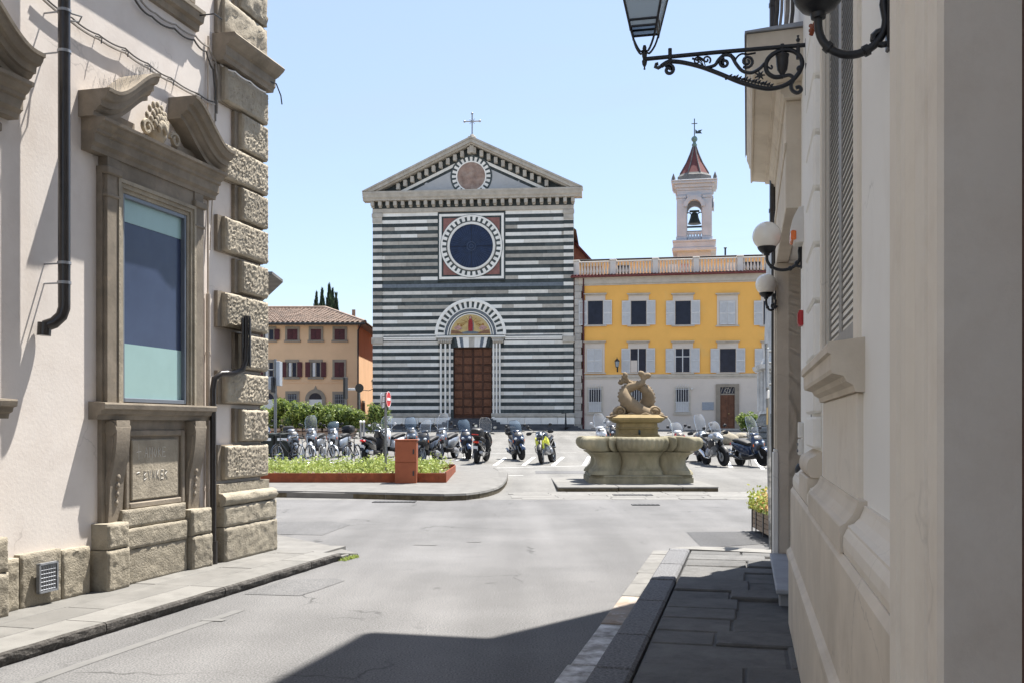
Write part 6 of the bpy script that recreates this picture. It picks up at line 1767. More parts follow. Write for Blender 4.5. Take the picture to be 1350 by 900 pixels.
for px in (353, 416):
    u = ox(px); r_ = 8.6*ou; zs_ = oz(526)
    mb = MB(); mb.ringsec(u, zs_, r_, r_+.32, 0, PI, -.10, -.001, 14); mb.box(u-r_-.32, u-r_, -.10, -.001, -.4, zs_); mb.box(u+r_, u+r_+.32, -.10, -.001, -.4, zs_)
    mb.prism([(u-.15, zs_+r_+.30), (u+.15, zs_+r_+.30), (u, zs_+r_+.62)], 'y', -.09, -.0011); dw = mb.build('arched_doorway', K['stonegrey'], ob)
    mb = MB(); mb.disc(u, zs_, r_, -.03, -.0012, 20, 0, PI); mb.build('fanlight', K['windark'], dw)
    mb = MB(); mb.box(u-r_, u+r_, -.03, -.0013, -.3, zs_); mb.build('door', K['white_plastic'], dw)
# side wall: lantern, small arched door
mb = MB(); mb.box(.001, .07, 2.6, 3.9, -.3, 2.5); mb.build('side_door_frame', K['stonegrey'], ob)
mb = MB(); mb.box(.07, .09, 2.8, 3.7, -.3, 2.3); mb.build('side_door', K['doorwood_dk'], ob)
sl = thing('wall_lantern', 'small black wall lantern on the shaded side wall of the apricot house', 'lamp', (OX1, OYf + 3.2, OGZ + oz(515)))
mb = MB(); mb.tube([(0, 0, .2), (.5, 0, .15), (.9, 0, .3), (.95, 0, .45)], .03, 6); mb.build('arm', K['iron'], sl)
mb = MB(); mb.lathe([(.12, .48), (.22, 1.0)], (.95, 0, 0), n=6); mb.build('glass', K['lantern_glass'], sl)
mb = MB(); mb.lathe([(.03, .42), (.14, .45), (.14, .49)], (.95, 0, 0), n=6); mb.lathe([(.25, 1.0), (.23, 1.05), (.08, 1.2), (.02, 1.35)], (.95, 0, 0), n=6); mb.build('frame', K['iron'], sl)

# neighbouring eaves glimpsed past the palazzo corner
nb = thing('neighbour_house', 'house behind the palazzo corner showing only the tip of its tiled eaves', 'building', (-14.5, 45, .5))
fpn = [(-11.6, 45.0), (-16.5, 60.0), (-27, 60.0), (-27, 45.0)]
mb = MB(); mb.prism([(x+14.5, y-45) for x, y in fpn], 'z', -1.2, 7.8); mb.build('wall', K['greyplaster'], nb)
tip = (PX(372, 46) , 46.0)
mb = MB()
ro = [(tip[0]+14.5, -.9, 7.80), (tip[0]+14.5 - .1, 1.6, 7.80), (-1.6, 15.6, 7.8), (-13, 15.6, 7.8), (-13, -.9, 7.8)]
mb.add(ro + [(p[0], p[1], p[2]+.12) for p in ro] + [(-8, 8.5, 8.9)], [(4, 3, 2, 1, 0)] + [(i, (i+1) % 5, 5+(i+1) % 5, 5+i) for i in range(5)] + [(5+i, 5+(i+1) % 5, 10) for i in range(5)])
mb.build('roof', K['camp_dark'], nb)

# ================================================================ TREES, SHRUBS
def cypress(px, pyt, Y, w, label, seed):
    x = PX(px, Y); h = PZ(pyt, Y) - 1.4
    t = thing('cypress_tree', label, 'tree', (x, Y, 1.4), 0, 'cypresses behind the apricot house')
    mb = MB(); mb.tube([(0, 0, 0), (0, 0, h*.5), (.1, 0, h*.9)], [.25, .16, .03], 8); mb.build('trunk', K['bark'], t)
    rs = random.Random(seed); mb = MB()
    def shape(r):
        u = r.random()**.8; z = h*(.08 + .92*u)
        rad = w*min(1, (1-u)*2.2+.03)*(.75 + .35*noise.noise(Vector((u*9, seed, r.random()*1.5))))
        a = r.uniform(0, 2*PI); q = math.sqrt(r.uniform(.25, 1))
        return (rad*q*math.cos(a), rad*q*math.sin(a), z)
    for i in range(1500):
        c = shape(rs); s_ = rs.uniform(.3, .65)
        d = Vector((c[0]*.3 + rs.gauss(0, .12), c[1]*.3 + rs.gauss(0, .12), 1)).normalized(); sd = d.cross(Vector((rs.gauss(0, 1), rs.gauss(0, 1), 0))).normalized()
        C = Vector(c); mb.add([C - sd*s_*.2, C + sd*s_*.2, C + d*s_*1.2], [(0, 1, 2)])
    mb.build('crown', K['leaf_cyp'], t)
cypress(417, 390, 112, 1.0, 'low leftmost cypress of the dark cluster over the tiled roof', 1)
cypress(424.5, 384.5, 116, 1.25, 'broad second cypress from the left over the tiled roof', 2)
cypress(434, 379.5, 113, 1.2, 'tallest cypress of the dark cluster over the tiled roof', 3)
cypress(438.5, 385, 118, 1.0, 'cypress just right of the tallest one over the tiled roof', 4)
cypress(443, 391, 112, .95, 'rightmost cypress of the cluster, sloping away over the roof', 5)

def shrub(px, pyt, Y, w, label, seed, mat_='leaf_shrub', n=2600, zb=.45, group='bushy shrubs in planters', boxy=False, planter=True):
    x = PX(px, Y); g0 = gz(Y); h = PZ(pyt, Y) - g0
    t = thing('shrub', label, 'shrub', (x, Y, g0), 0, group)
    rs = random.Random(seed)
    mb = MB()
    for k in range(5):
        a = k*1.3; mb.tube([(0.05*math.cos(a), .05*math.sin(a), .1), (.25*w*math.cos(a), .25*w*math.sin(a), h*.55), (.45*w*math.cos(a), .45*w*math.sin(a), h*.85)], [.035, .025, .01], 5)
    mb.build('stem', K['bark'], t)
    clumps = []
    for k in range(26):
        a = rs.uniform(0, 2*PI); q = math.sqrt(rs.random())*w*.82; zz = zb + (h-zb)*rs.uniform(.12, .88)
        rr = (h-zb)*rs.uniform(.16, .26)
        lim = w*math.sqrt(max(.1, 1-((zz-zb-(h-zb)*.45)/((h-zb)*.62))**2)) if not boxy else w
        q = min(q, lim*.9); clumps.append((q*math.cos(a), q*math.sin(a)*.8, zz, rr))
    def shape(r):
        c = r.choice(clumps); d = Vector((r.gauss(0, 1), r.gauss(0, 1), r.gauss(0, 1))).normalized()*c[3]*r.uniform(.75, 1.12)
        return (c[0]+d.x, c[1]+d.y, max(.12, c[2]+d.z))
    mb = MB(); leaf_cloud(mb, n, shape, .17, rs, .5); mb.build('foliage', K[mat_], t)
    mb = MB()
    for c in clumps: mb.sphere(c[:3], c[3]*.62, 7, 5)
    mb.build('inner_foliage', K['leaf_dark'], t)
    return t
labs = ['leftmost leafy shrub of the planter row, half behind the sign pole', 'large rounded shrub second from the left in the planter row', 'shrub in the middle of the planter row behind the scooter windscreens',
        'fourth shrub of the planter row, right of the arched doorway', 'rightmost shrub of the planter row, in front of the apricot corner']
for i, (px, pt, w) in enumerate(((356, 533, .85), (384, 528, 1.15), (411, 533, 1.0), (433, 530.5, 1.1), (459, 533, .95))):
    shrub(px, pt, 58.5 - .4*(i % 2), w, labs[i], 50+i)
shrub(498, 532, 58, .62, 'small flowering shrub standing alone before the striped facade', 60, n=1600, group='single shrubs')
hx = shrub(986.5, 541, 66, .62, 'dense green clipped shrub beside the brown entrance door', 61, n=2600, zb=.15, group='single shrubs', boxy=True)
pl = ['planter under the leftmost shrub', 'planter under the second shrub', 'planter in the middle of the shrub row', 'planter under the rightmost shrubs']
for i, px in enumerate((358, 388, 414, 448)):
    Y = 58.0; t = thing('concrete_planter', ['low brown planter under the leftmost shrub', 'low brown planter under the second shrub', 'low brown planter under the middle shrub behind scooters', 'low brown planter under the two rightmost shrubs'][i], 'planter', (PX(px, Y), Y, gz(Y)), 0, 'planters under the shrub row')
    mb = MB(); hw_ = .58 if i < 3 else .95
    mb.loft([[(-hw_*k, -.42*k, z), (hw_*k, -.42*k, z), (hw_*k, .42*k, z), (-hw_*k, .42*k, z)] for k, z in ((.86, 0), (1, .42), (1.05, .44), (1.05, .58), (.92, .58), (.92, .46))]); mb.build('trough', K['stoneplanter'], t)
    mb = MB(); mb.cbox(-hw_*1.07, hw_*1.07, -.46, -.44, .38, .42, .005); mb.build('rim_band', K['doorwood_dk'], t)
    mb = MB(); mb.box(-hw_*.9, hw_*.9, -.37, .37, .40, .5); mb.build('soil', K['bark'], t)

# ================================================================ MONUMENT
MY = 47.5; mo = thing('monument', 'tall grey marble monument on a stepped dark stone base, mostly hidden by the right building', 'monument', (PX(1041, MY), MY, gz(MY)), R(-6))
mg_ = gz(MY); mzz = lambda py: PZ(py, MY) - mg_; mu = MY/F
def mob(name, hw0, hw1, y0, y1, m, c=.04):
    mb = MB(); z0, z1 = mzz(y0), mzz(y1)
    mb.loft([[(-h, -h, z), (h, -h, z), (h, h, z), (-h, h, z)] for h, z in ((hw0, z0), (hw1, z1))]); return mb.build(name, m, mo)
mob('pavement_step', 72*mu, 72*mu, 591, 586, K['monument'])
yy_ = [586, 577, 569.5, 562, 555]; hh_ = [56, 50, 44.5, 39.5]
for i in range(4):
    hw0 = hh_[i]*mu; z0, z1 = mzz(yy_[i]), mzz(yy_[i+1]) - .02
    for k in range(5):
        a, b = -hw0 + 2*hw0*k/5, -hw0 + 2*hw0*(k+1)/5
        mb = MB(); mb.cbox(a+.01, b-.01, -hw0, hw0, z0, z1, .05); mb.build('base_block', K['monument_dk'], mo)
mob('sloping_base', 39*mu, 33*mu, 555, 545, K['monument_dk'])
mob('pedestal_foot', 36*mu, 34*mu, 545, 541, K['monument'])
mob('pedestal', 30*mu, 29*mu, 541, 489, K['monument'])
for sx in (-1, 1):
    for k in range(3):
        x = sx*(33.5)*mu; mb = MB(); y_ = -33*mu if k == 0 else 33*mu if k == 2 else 0
        mb.tube([(x, y_, mzz(541)), (x, y_, mzz(489))], .15, 10); mb.build('column', K['monument'], mo, smooth=40)
for k in range(4):
    z0 = mzz(530 - 10*k)
    mb = MB()
    for i in range(6): mb.cbox(-20*mu + i*.24, -20*mu + i*.24 + .14, -30.6*mu, -29.2*mu, z0, z0+.16, .01)
    mb.build('relief_lettering', K['monument_dk'], mo)
mob('cornice', 33*mu, 36*mu, 489, 487, K['monument']); mob('cornice', 41*mu, 43*mu, 486.9, 481.5, K['monument']); mob('attic', 34*mu, 30*mu, 481.4, 470, K['monument'])
mob('shaft', 29*mu, 26*mu, 470, 332, K['monument'])
mob('shaft_cap', 30*mu, 33*mu, 331.9, 326, K['monument']); mob('shaft_cap', 33*mu, 20*mu, 325.9, 316, K['monument'])
mb = MB(); zc_ = mzz(437)
mb.lathe([(.30, -.06), (.42, -.03), (.44, 0), (.42, .03), (.30, .06)], n=20); mb.xf(Matrix.Translation((-.45, -28.5*mu - .06, zc_)) @ Matrix.Rotation(PI/2, 4, 'X'))
mb.build('wreath', K['monument_dk'], mo, smooth=50)
mb = MB(); mb.sphere((-.45, -28.5*mu, zc_), .22, 10, 8, (1, .5, 1.1)); mb.build('medallion', K['monument'], mo, smooth=50)
# chain railing post in front
rp_ = thing('railing', 'thin white painted railing before the monument base', 'railing', (PX(1014, 45.5), 45.5, gz(45.5)))
for dx in (-.9, 0, .9):
    mb = MB(); mb.tube([(dx + .0, 0, 0), (dx, 0, .95)], .022, 6); mb.sphere((dx, 0, .97), .05, 8, 6); mb.build('post', K['steel'], rp_)
for z in (.45, .85):
    mb = MB(); mb.tube([(-.9, 0, z), (.9, 0, z)], .014, 6); mb.build('rail', K['steel'], rp_)
# boulders
for i, (px, py, r_, lab) in enumerate(((962, 586, .44, 'large tan boulder behind the touring motorcycle'), (978, 585, .42, 'second tan boulder beside the blue scooter'), (956, 577, .36, 'flat topped boulder behind the other two'))):
    Y = ground_depth(py) ; t = MB(); t.sphere((0, 0, 0), r_, 18, 12, (1.1, .8, .75))
    t.v = [tuple(Vector(p)*(1 + .22*noise.fractal(Vector(p)*1.6 + Vector((i*9, 0, 0)), .9, 2, 4))) for p in t.v]
    o = t.build('boulder', K['boulder'], None, smooth=70); o.location = (PX(px, Y), Y, gz(Y) + r_*.6); tag(o, lab, 'boulder', 'boulders by the monument')

# ================================================================ FOUNTAIN
FX, FY = PX(839, 26.75), 26.75
fz = .0
fo = thing('fountain', 'mossy stone fountain with lobed basin and two entwined dolphins on a low step', 'fountain', (FX, FY, 0))
mb = MB()
st = []
for (x0, x1, y0, y1) in ((-2.23, -.76, -2.6, -.6), (-.752, .80, -2.6, -.6), (.808, 1.67, -2.6, -.6), (-2.23, -.2, -.592, 1.95), (-.192, 1.67, -.592, 1.95)):
    mb = MB(); mb.mat(0).cbox(x0, x1, y0, y1, .085, .127 + random.uniform(-.004, .003), .012); mb.mat(1).cbox(x0+.004, x1-.004, y0+.01, y1-.01, -.2, .09, .01); mb.build('step_slab', [K['paledge'], K['moss_shade_face']], fo)
def polar(discs, n=360):
    out = []
    for i in range(n):
        a = 2*PI*i/n; d = (math.cos(a), math.sin(a)); best = .3
        for (x, y, r) in discs:
            b = x*d[0] + y*d[1]; c = x*x + y*y - r*r; D = b*b - c
            if D >= 0: best = max(best, b + math.sqrt(D)) if b > 0 or c < 0 else best
        out.append(best)
    return out
dl = []
for k in range(4):
    a = k*PI/2; ca, sa = math.cos(a), math.sin(a)
    def rot(x, y, r): return (x*ca - y*sa, x*sa + y*ca, r)
    dl += [rot(0, 0, 1.47), rot(0, -.26, 1.32), rot(-1.30, -1.30, .325), rot(.885, -1.35, .088), rot(-.885, -1.35, .088)]
PLAN = polar(dl)
for i in range(360):
    q = abs((i + 45) % 90 - 45)
    PLAN[i] *= .95*(1 - .2*math.exp(-((q - 29.6)/1.0)**2) - .2*math.exp(-((q - 35.4)/1.0)**2))
def ringp(k, z, plan=PLAN, off=0.):
    n = len(plan); return [((plan[i]*k+off)*math.cos(2*PI*i/n), (plan[i]*k+off)*math.sin(2*PI*i/n), z) for i in range(n)]
def gad(k, z, amp):
    n = len(PLAN); return [((PLAN[i]*k + amp*math.cos(i*PI/2.5))*math.cos(2*PI*i/n), (PLAN[i]*k + amp*math.cos(i*PI/2.5))*math.sin(2*PI*i/n), z + noise.noise(Vector((i*.3, k*5, z*3)))*.006) for i in range(n)]
mb = MB()
mb.loft([ringp(.55, 1.0), ringp(.80, 1.02), ringp(.835, 1.20), ringp(.85, 1.285), ringp(.875, 1.312), gad(.915, 1.322, 0), gad(.955, 1.312, .0), gad(.985, 1.275, .005), gad(1.0, 1.21, .014), gad(.998, 1.13, .017), gad(.975, 1.05, .016), gad(.93, .985, .010), gad(.87, .945, .002), ringp(.80, .935), ringp(.755, .930), ringp(.75, .90), ringp(.6, .90)])
mb.build('basin', K['fount'], fo, smooth=55)
mb = MB(); mb.loft([ringp(.838, 1.225), ringp(.5, 1.223), ringp(.1, 1.224)], caps=False); mb.build('water', K['water'], fo, smooth=60)
dl2 = []
for k in range(4):
    a = k*PI/2; ca, sa = math.cos(a), math.sin(a)
    dl2 += [rot(0, -.60, .62), rot(-.98, -.98, .26), rot(-.86, -.86, .26), rot(0, -.50, .72), rot(.36, -.86, .20), rot(-.36, -.86, .20)]
dl2 = []
for k in range(4):
    a = k*PI/2; ca, sa = math.cos(a), math.sin(a)
    for (x, y, r) in ((0, -.50, .66), (-.93, -.93, .27), (-.80, -.80, .30), (.30, -.92, .20), (-.30, -.92, .20), (0, -.92, .20)):
        dl2.append((x*ca - y*sa, x*sa + y*ca, r))
PLAN2 = polar(dl2)
mb = MB()
rg = []
for k, z in ((1.13, .929), (1.11, .90), (1.05, .86), (.985, .78), (.965, .68), (.98, .58), (1.03, .50), (1.065, .46), (1.085, .455), (1.09, .43), (1.11, .40), (1.115, .345)):
    rg.append([(p[0]*(1+.012*noise.noise(Vector(p)*3)), p[1]*(1+.012*noise.noise(Vector(p)*3+Vector((5, 0, 0)))), p[2]) for p in ringp(k, z, PLAN2)])
mb.loft(rg); mb.build('stem', K['fount'], fo, smooth=50)
for sx in (-1, 1):                                           # carved aprons on the stem face
    mb = MB(); mb.body([(-.30, -1.02, .80, .05, .07), (-.12, -1.07, .80, .07, .10), (.12, -1.07, .80, .07, .10), (.30, -1.02, .80, .05, .07)], 12)
mb.sphere((0, -1.08, .70), .10, 10, 8, (1.1, .5, 1.3)); mb.build('carved_apron', K['fount'], fo, smooth=60)
SQ = []
for i in range(360):
    a = 2*PI*i/360; c_, s_ = abs(math.cos(a)), abs(math.sin(a)); SQ.append(min(1.36/max(c_, s_), 1.36*1.25))
mb = MB(); rg = []
for k, z in ((.93, .344), (.965, .335), (.985, .30), (.975, .27), (1.0, .262), (1.0, .12), (.995, .118)):
    rg.append([(p[0] + .02*noise.noise(Vector(p)*2.2), p[1] + .02*noise.noise(Vector(p)*2.2 + Vector((3, 3, 3))), p[2]) for p in ringp(k, z, SQ)])
mb.loft(rg); mb.build('foot', K['fount'], fo, smooth=45)
# pedestal
mb = MB()
def sqr(hx, hy, z): 
    c = .10; return [(-hx+c, -hy, z), (hx-c, -hy, z), (hx, -hy+c, z), (hx, hy-c, z), (hx-c, hy, z), (-hx+c, hy, z), (-hx, hy-c, z), (-hx, -hy+c, z)]
mb.loft([sqr(.56, .56, 1.0), sqr(.56, .56, 1.36), sqr(.52, .52, 1.40), sqr(.515, .515, 1.52), sqr(.54, .54, 1.53), sqr(.54, .54, 1.56), sqr(.515, .515, 1.57), sqr(.50, .50, 1.68)]); mb.build('pedestal', K['fount_ochre'], fo, smooth=35)
mb = MB(); mb.loft([sqr(.52, .52, 1.681), sqr(.60, .56, 1.70), sqr(.64, .58, 1.74), sqr(.69, .60, 1.77), sqr(.69, .60, 1.82), sqr(.60, .55, 1.85), sqr(.52, .5, 1.90)]); mb.build('moulded_slab', K['fount_ochre'], fo, smooth=35)
# dolphins
def dp_(cx, cy, y): return ((cx-447)*.00400, y, 1.93 + (1.6 + (81 - cy/5)*.02035 - 1.93)*.90)
for i, (pts, rad) in enumerate((
    (((560, 345, -.10), (520, 338, -.16), (475, 318, -.18), (425, 282, -.16), (385, 235, -.10), (368, 190, -.02), (382, 150, .05), (415, 128, .02), (452, 116, -.06), (482, 100, -.08), (492, 72, -.06)), (.17, .20, .215, .215, .20, .175, .14, .12, .10, .078, .055)),
    (((335, 345, .08), (385, 335, .14), (440, 325, .16), (495, 290, .14), (524, 240, .10), (528, 195, .04), (512, 155, -.02), (482, 130, .02), (445, 115, .09), (412, 100, .10), (386, 84, .08)), (.16, .185, .20, .20, .19, .17, .14, .115, .095, .07, .05)))):
    sp_ = smoothp([dp_(*p) for p in pts], 5)
    rr = []
    for j in range(len(sp_)):
        t = j/5; k = min(int(t), len(rad)-2); rr.append(rad[k] + (rad[k+1]-rad[k])*(t-k))
    mb = MB(); mb.tube(sp_, rr, 18); dol = mb.build('dolphin', K['fount_dol'], fo, smooth=70)
    # dorsal ridge of scales along the outside
    mb = MB()
    for j in range(4, len(sp_)-4, 2):
        c = sp_[j]; out = (c - Vector((0, 0, 2.38))); out.y = 0; out.normalize()
        mb.sphere(tuple(c + out*rr[j]*.95), .035, 6, 5, (1, .7, 1))
    o = mb.build('dorsal_ridge', K['fount_dol'], dol, smooth=60); o['kind'] = 'stuff'
    # tail fluke
    end = sp_[-1]; d = (sp_[-1]-sp_[-4]).normalized(); w_ = Vector((d.z, 0, -d.x))
    mb = MB()
    for sg in (-1, 1):
        base = end - d*.03; tipf = end + d*.19 + w_*sg*(.17 if i == 0 else .10)
        P = smoothp([tuple(base), tuple(end + d*.10 + w_*sg*.05), tuple(end + d*.15 + w_*sg*.12), tuple(tipf)], 4)
        mb.tube(P, [.05, .058, .064, .07, .078, .084, .086, .084, .078, .068, .052, .035, .012][:len(P)], 10)
    mb.build('tail_fluke', K['fount_dol'], dol, smooth=60)
for sx in (-1, 1):
    # scrolled heads facing sideways
    c = (sx*.45, -.05, 1.985)
    mb = MB(); mb.sphere(c, .17, 16, 12, (1.15, 1.5, .95)); mb.sphere((sx*.60, -.05, 1.90), .10, 12, 8, (1.3, 1.2, .8))
    hd = mb.build('dolphin_head', K['fount_dol'], fo, smooth=70)
    mb = MB()
    mb.tube([(c[0] + (.15 - .008*k)*math.cos(k*.55)*sx, -.30, c[2] - .01 + (.15 - .008*k)*math.sin(k*.55)) for k in range(16)], .026, 7)
    mb.tube(smoothp([(sx*.30, -.36, 1.90), (sx*.45, -.40, 1.84), (sx*.60, -.36, 1.88), (sx*.74, -.30, 1.83), (sx*.80, -.1, 1.84)], 4), .032, 7)
    mb.tube(smoothp([(sx*.04, -.40, 1.87), (sx*.20, -.42, 1.93), (sx*.34, -.40, 1.86), (sx*.5, -.42, 1.84)], 4), .028, 7)
    mb.build('scroll_carving', K['fount_dol'], hd, smooth=60)
    mb = MB(); mb.tube(smoothp([(sx*.72, -.08, 1.86), (sx*.80, -.10, 1.84), (sx*.90, -.12, 1.70), (sx*.94, -.13, 1.50), (sx*.96, -.13, 1.22)], 4), .011, 6); mb.build('water_jet', K['jet'], fo, smooth=60)
mb = MB(); mb.body([(-.02, -.60, 1.44, .03, .05), (.0, -.60, 1.44, .045, .075), (.03, -.60, 1.43, .03, .05)], 8); mb.tube([(0, -.56, 1.46), (0, -.66, 1.48), (.0, -.70, 1.42)], .016, 6); mb.build('bronze_spout', K['bronze'], fo, smooth=50)

# ================================================================ CORTEN BED, CABINET
BX1, BXL, BY0, BY1 = -1.66, -11.5, 24.75, 28.9
bed = thing('corten_planter', 'long low rusted steel bed full of light green plants on the traffic island', 'planter', (-6, 26.8, .13))
bzt = .42
for nm, b in (('front_plate', (BXL, BX1, BY0, BY0+.025)), ('back_plate', (BXL, BX1, BY1, BY1+.025)), ('end_plate', (BX1, BX1+.025, BY0, BY1+.025)), ('end_plate', (BXL-.025, BXL, BY0, BY1+.025))):
    k_ = 4 if nm in ('front_plate', 'back_plate') else 2
    for i in range(k_):
        xa, xb = (b[0] + (b[1]-b[0])*i/k_ + .002, b[0] + (b[1]-b[0])*(i+1)/k_ - .002) if k_ == 4 else (b[0], b[1])
        ya, yb_ = (b[2], b[3]) if k_ == 4 else (b[2] + (b[3]-b[2])*i/k_ + .002, b[2] + (b[3]-b[2])*(i+1)/k_ - .002)
        mb = MB(); mb.cbox(xa+6, xb+6, ya-26.8, yb_-26.8, -.05, bzt-.13 + gz((b[2]+b[3])/2)*.6, .004); mb.build(nm, K['corten'], bed)
mb = MB(); mb.box(BXL+6, BX1+6-.01, BY0-26.77, BY1-26.8, -.1, .22); mb.build('soil', K['bark'], bed)
rs = random.Random(77)
mb = MB()
cl = [(rs.uniform(BXL+6.1, BX1+5.85), rs.uniform(BY0-26.65, BY1-26.95), rs.uniform(.14, .42)) for _ in range(330)]
def bedshape(r):
    c = r.choice(cl); a = r.uniform(0, 2*PI); q = r.random()*.30
    x, y = c[0] + q*math.cos(a), c[1] + q*math.sin(a)
    if not (BXL+6 < x < BX1+5.97 and BY0-26.76 < y < BY1-26.82): return None
    return (x, y, .22 + c[2]*(1 - (q/.33)**2)*r.uniform(.4, 1.05) + (r.uniform(.05, .2) if r.random() < .10 else 0))
leaf_cloud(mb, 16000, bedshape, .085, rs, .6)
o = mb.build('groundcover', K['leaf_bed'], bed); o['kind'] = 'stuff'
cab = thing('electrical_cabinet', 'tall rust red steel cabinet with two doors beside the planted bed', 'cabinet', (-2.62, 24.52, .14))
CW_, CH = .275, 1.13
mb = MB(); mb.cbox(-CW_+.01, CW_-.01, -.0, .40, -.02, CH-.03, .006); mb.build('body', K['corten_box'], cab)
mb = MB(); mb.cbox(-CW_-.012, CW_+.012, -.03, .42, CH-.028, CH, .006); mb.build('lid', K['corten_box'], cab)
for z0, z1 in ((.04, .555), (.57, CH-.04)):
    mb = MB(); mb.cbox(-CW_+.012, CW_-.012, -.018, .0, z0, z1, .005); d_ = mb.build('door', K['corten_box'], cab)
    mb = MB(); mb.cbox(CW_-.10, CW_-.065, -.034, -.018, (z0+z1)/2-.06, (z0+z1)/2+.06, .004); mb.build('handle', K['sign_dark'], d_)

# ================================================================ SIGNS AND BINS BEHIND THE ISLAND
ne = thing('no_entry_sign', 'round red no entry sign almost edge on, on a pole in the planted bed', 'sign', (PX(508.5, 26), 26, .2))
mb = MB(); mb.tube([(0, 0, -.05), (0, 0, PZ(517, 26)-.2)], .031, 10); mb.build('pole', K['steel'], ne, smooth=40)
za = R(80); zc_ = PZ(525.7, 26) - .2
def disc_plate(r, t, c, ang, n=28):
    mb = MB(); mb.disc(0, 0, r, -t, t, n); mb.xf(Matrix.Translation(c) @ Matrix.Rotation(ang, 4, 'Z')); return mb
disc_plate(.205, .006, (.075, -.02, zc_), za).build('sign_disc', K['sign_red'], ne)
mb = MB(); mb.cbox(-.14, .14, -.011, -.007, -.035, .035, .002); mb.xf(Matrix.Translation((.075, -.02, zc_)) @ Matrix.Rotation(za, 4, 'Z')); mb.build('white_bar', K['sign_white'], ne)
mb = MB(); mb.ringsec(0, 0, .190, .206, 0, 2*PI, -.010, -.0065, 28); mb.xf(Matrix.Translation((.075, -.02, zc_)) @ Matrix.Rotation(za, 4, 'Z')); mb.build('white_rim', K['sign_white'], ne)
disc_plate(.205, .006, (-.085, .03, zc_-.03), R(79)).build('sign_disc', K['sign_back'], ne, 'second disc seen from behind')
for z in (zc_-.08, zc_+.08):
    mb = MB(); mb.cbox(-.09, .09, -.015, .02, z-.012, z+.012, .004); mb.build('clamp', K['steel'], ne)

tp_ = thing('traffic_sign_post', 'tall grey post with several sign panels seen from the side, beside the rusticated corner', 'sign', (PX(363, 39.5), 39.5, gz(39.5)))
g0 = gz(39.5); zz = lambda py: PZ(py, 39.5) - g0
mb = MB(); mb.tube([(0, 0, 0), (0, 0, zz(473))], .06, 10); mb.build('post', K['steel'], tp_, smooth=40)
mb = MB(); mb.cbox(-.42, -.08, -.10, -.06, zz(513), zz(496), .01); mb.build('pale_panel', K['sign_back'], tp_)
mb = MB(); mb.cbox(.06, .20, -.15, .35, zz(508), zz(476), .01); mb.build('sign_panel', K['sign_back'], tp_)
mb = MB(); mb.cbox(-.10, -.02, -.3, .3, zz(517), zz(497), .01); mb.build('sign_panel', K['sign_dark'], tp_)
mb = MB(); mb.tube([(-.5, 0, zz(487)), (.15, 0, zz(487))], .025, 6); mb.build('arm', K['steel'], tp_)
sp2 = thing('street_sign', 'narrow dark sign edge on with small white name plate before the apricot house', 'sign', (PX(455.5, 62), 62, gz(62)))
g0 = gz(62); z2 = lambda py: PZ(py, 62) - g0
mb = MB(); mb.tube([(0, 0, 0), (0, 0, z2(496))], .05, 8); mb.build('post', K['steel'], sp2, smooth=40)
mb = MB(); mb.cbox(-.07, .07, -.5, .5, z2(525), z2(497), .02); mb.build('panel', K['sign_dark'], sp2)
mb = MB(); mb.cbox(.15, .62, -.05, -.02, z2(514), z2(511), .01); mb.build('name_plate', K['sign_white'], sp2)
sp3 = thing('round_sign', 'round sign seen from its dark back on a grey post at the apricot corner', 'sign', (PX(474, 60), 60, gz(60)))
g0 = gz(60); z3 = lambda py: PZ(py, 60) - g0
mb = MB(); mb.tube([(0, 0, 0), (0, 0, z3(505))], .05, 8); mb.build('post', K['steel'], sp3, smooth=40)
disc_plate(.27, .012, (0, -.07, z3(511)), R(-12)).build('disc', K['sign_dark'], sp3)
for i, px in enumerate((475.5, 479.5)):
    b = thing('bollard', ['left one of two short grey bollards at the apricot corner', 'right one of two short grey bollards at the apricot corner'][i], 'bollard', (PX(px, 57), 57, gz(57)), 0, 'bollards at the apricot corner')
    mb = MB(); mb.tube([(0, 0, 0), (0, 0, .95)], .06, 10); mb.build('post', K['zinc'], b, smooth=40)
    mb = MB(); mb.sphere((0, 0, .98), .085, 10, 8); mb.build('cap', K['sign_white'], b, smooth=60)
for i, px in enumerate((352.5, 374)):
    Y = 37.5; b = thing('wheelie_bin', ['dark wheeled bin half hidden by the rusticated corner', 'dark wheeled bin right of the grey sign post'][i], 'bin', (PX(px, Y), Y, gz(Y)), R(4*i), 'wheeled bins behind the planted bed')
    mb = MB(); mb.loft([[(-h, -h*.8, z), (h, -h*.8, z), (h, h*.8, z), (-h, h*.8, z)] for h, z in ((.22, .08), (.28, .85), (.30, .86), (.30, .92))]); mb.build('body', K['bin'], b)
    mb = MB(); mb.loft([[(-h, -h*.85, z), (h, -h*.85, z), (h, h*.9, z), (-h, h*.9, z)] for h, z in ((.31, .925), (.31, .95), (.22, 1.0))]); mb.build('lid', K['bin'], b)
    for sx in (-1, 1):
        mb = MB(); mb.lathe([(.02, -.03), (.10, -.03), (.10, .03), (.02, .03)], (sx*.22, .2, .10), 'x', 12); mb.build('wheel', K['rubber'], b)
    mb = MB(); mb.tube([(-.22, .30, .90), (.22, .30, .90)], .02, 6); mb.build('handle', K['bin'], b)
    mb = MB(); mb.cbox(-.2, .2, -.255, -.235, .70, .80, .01); mb.build('white_label', K['sign_white'], b)

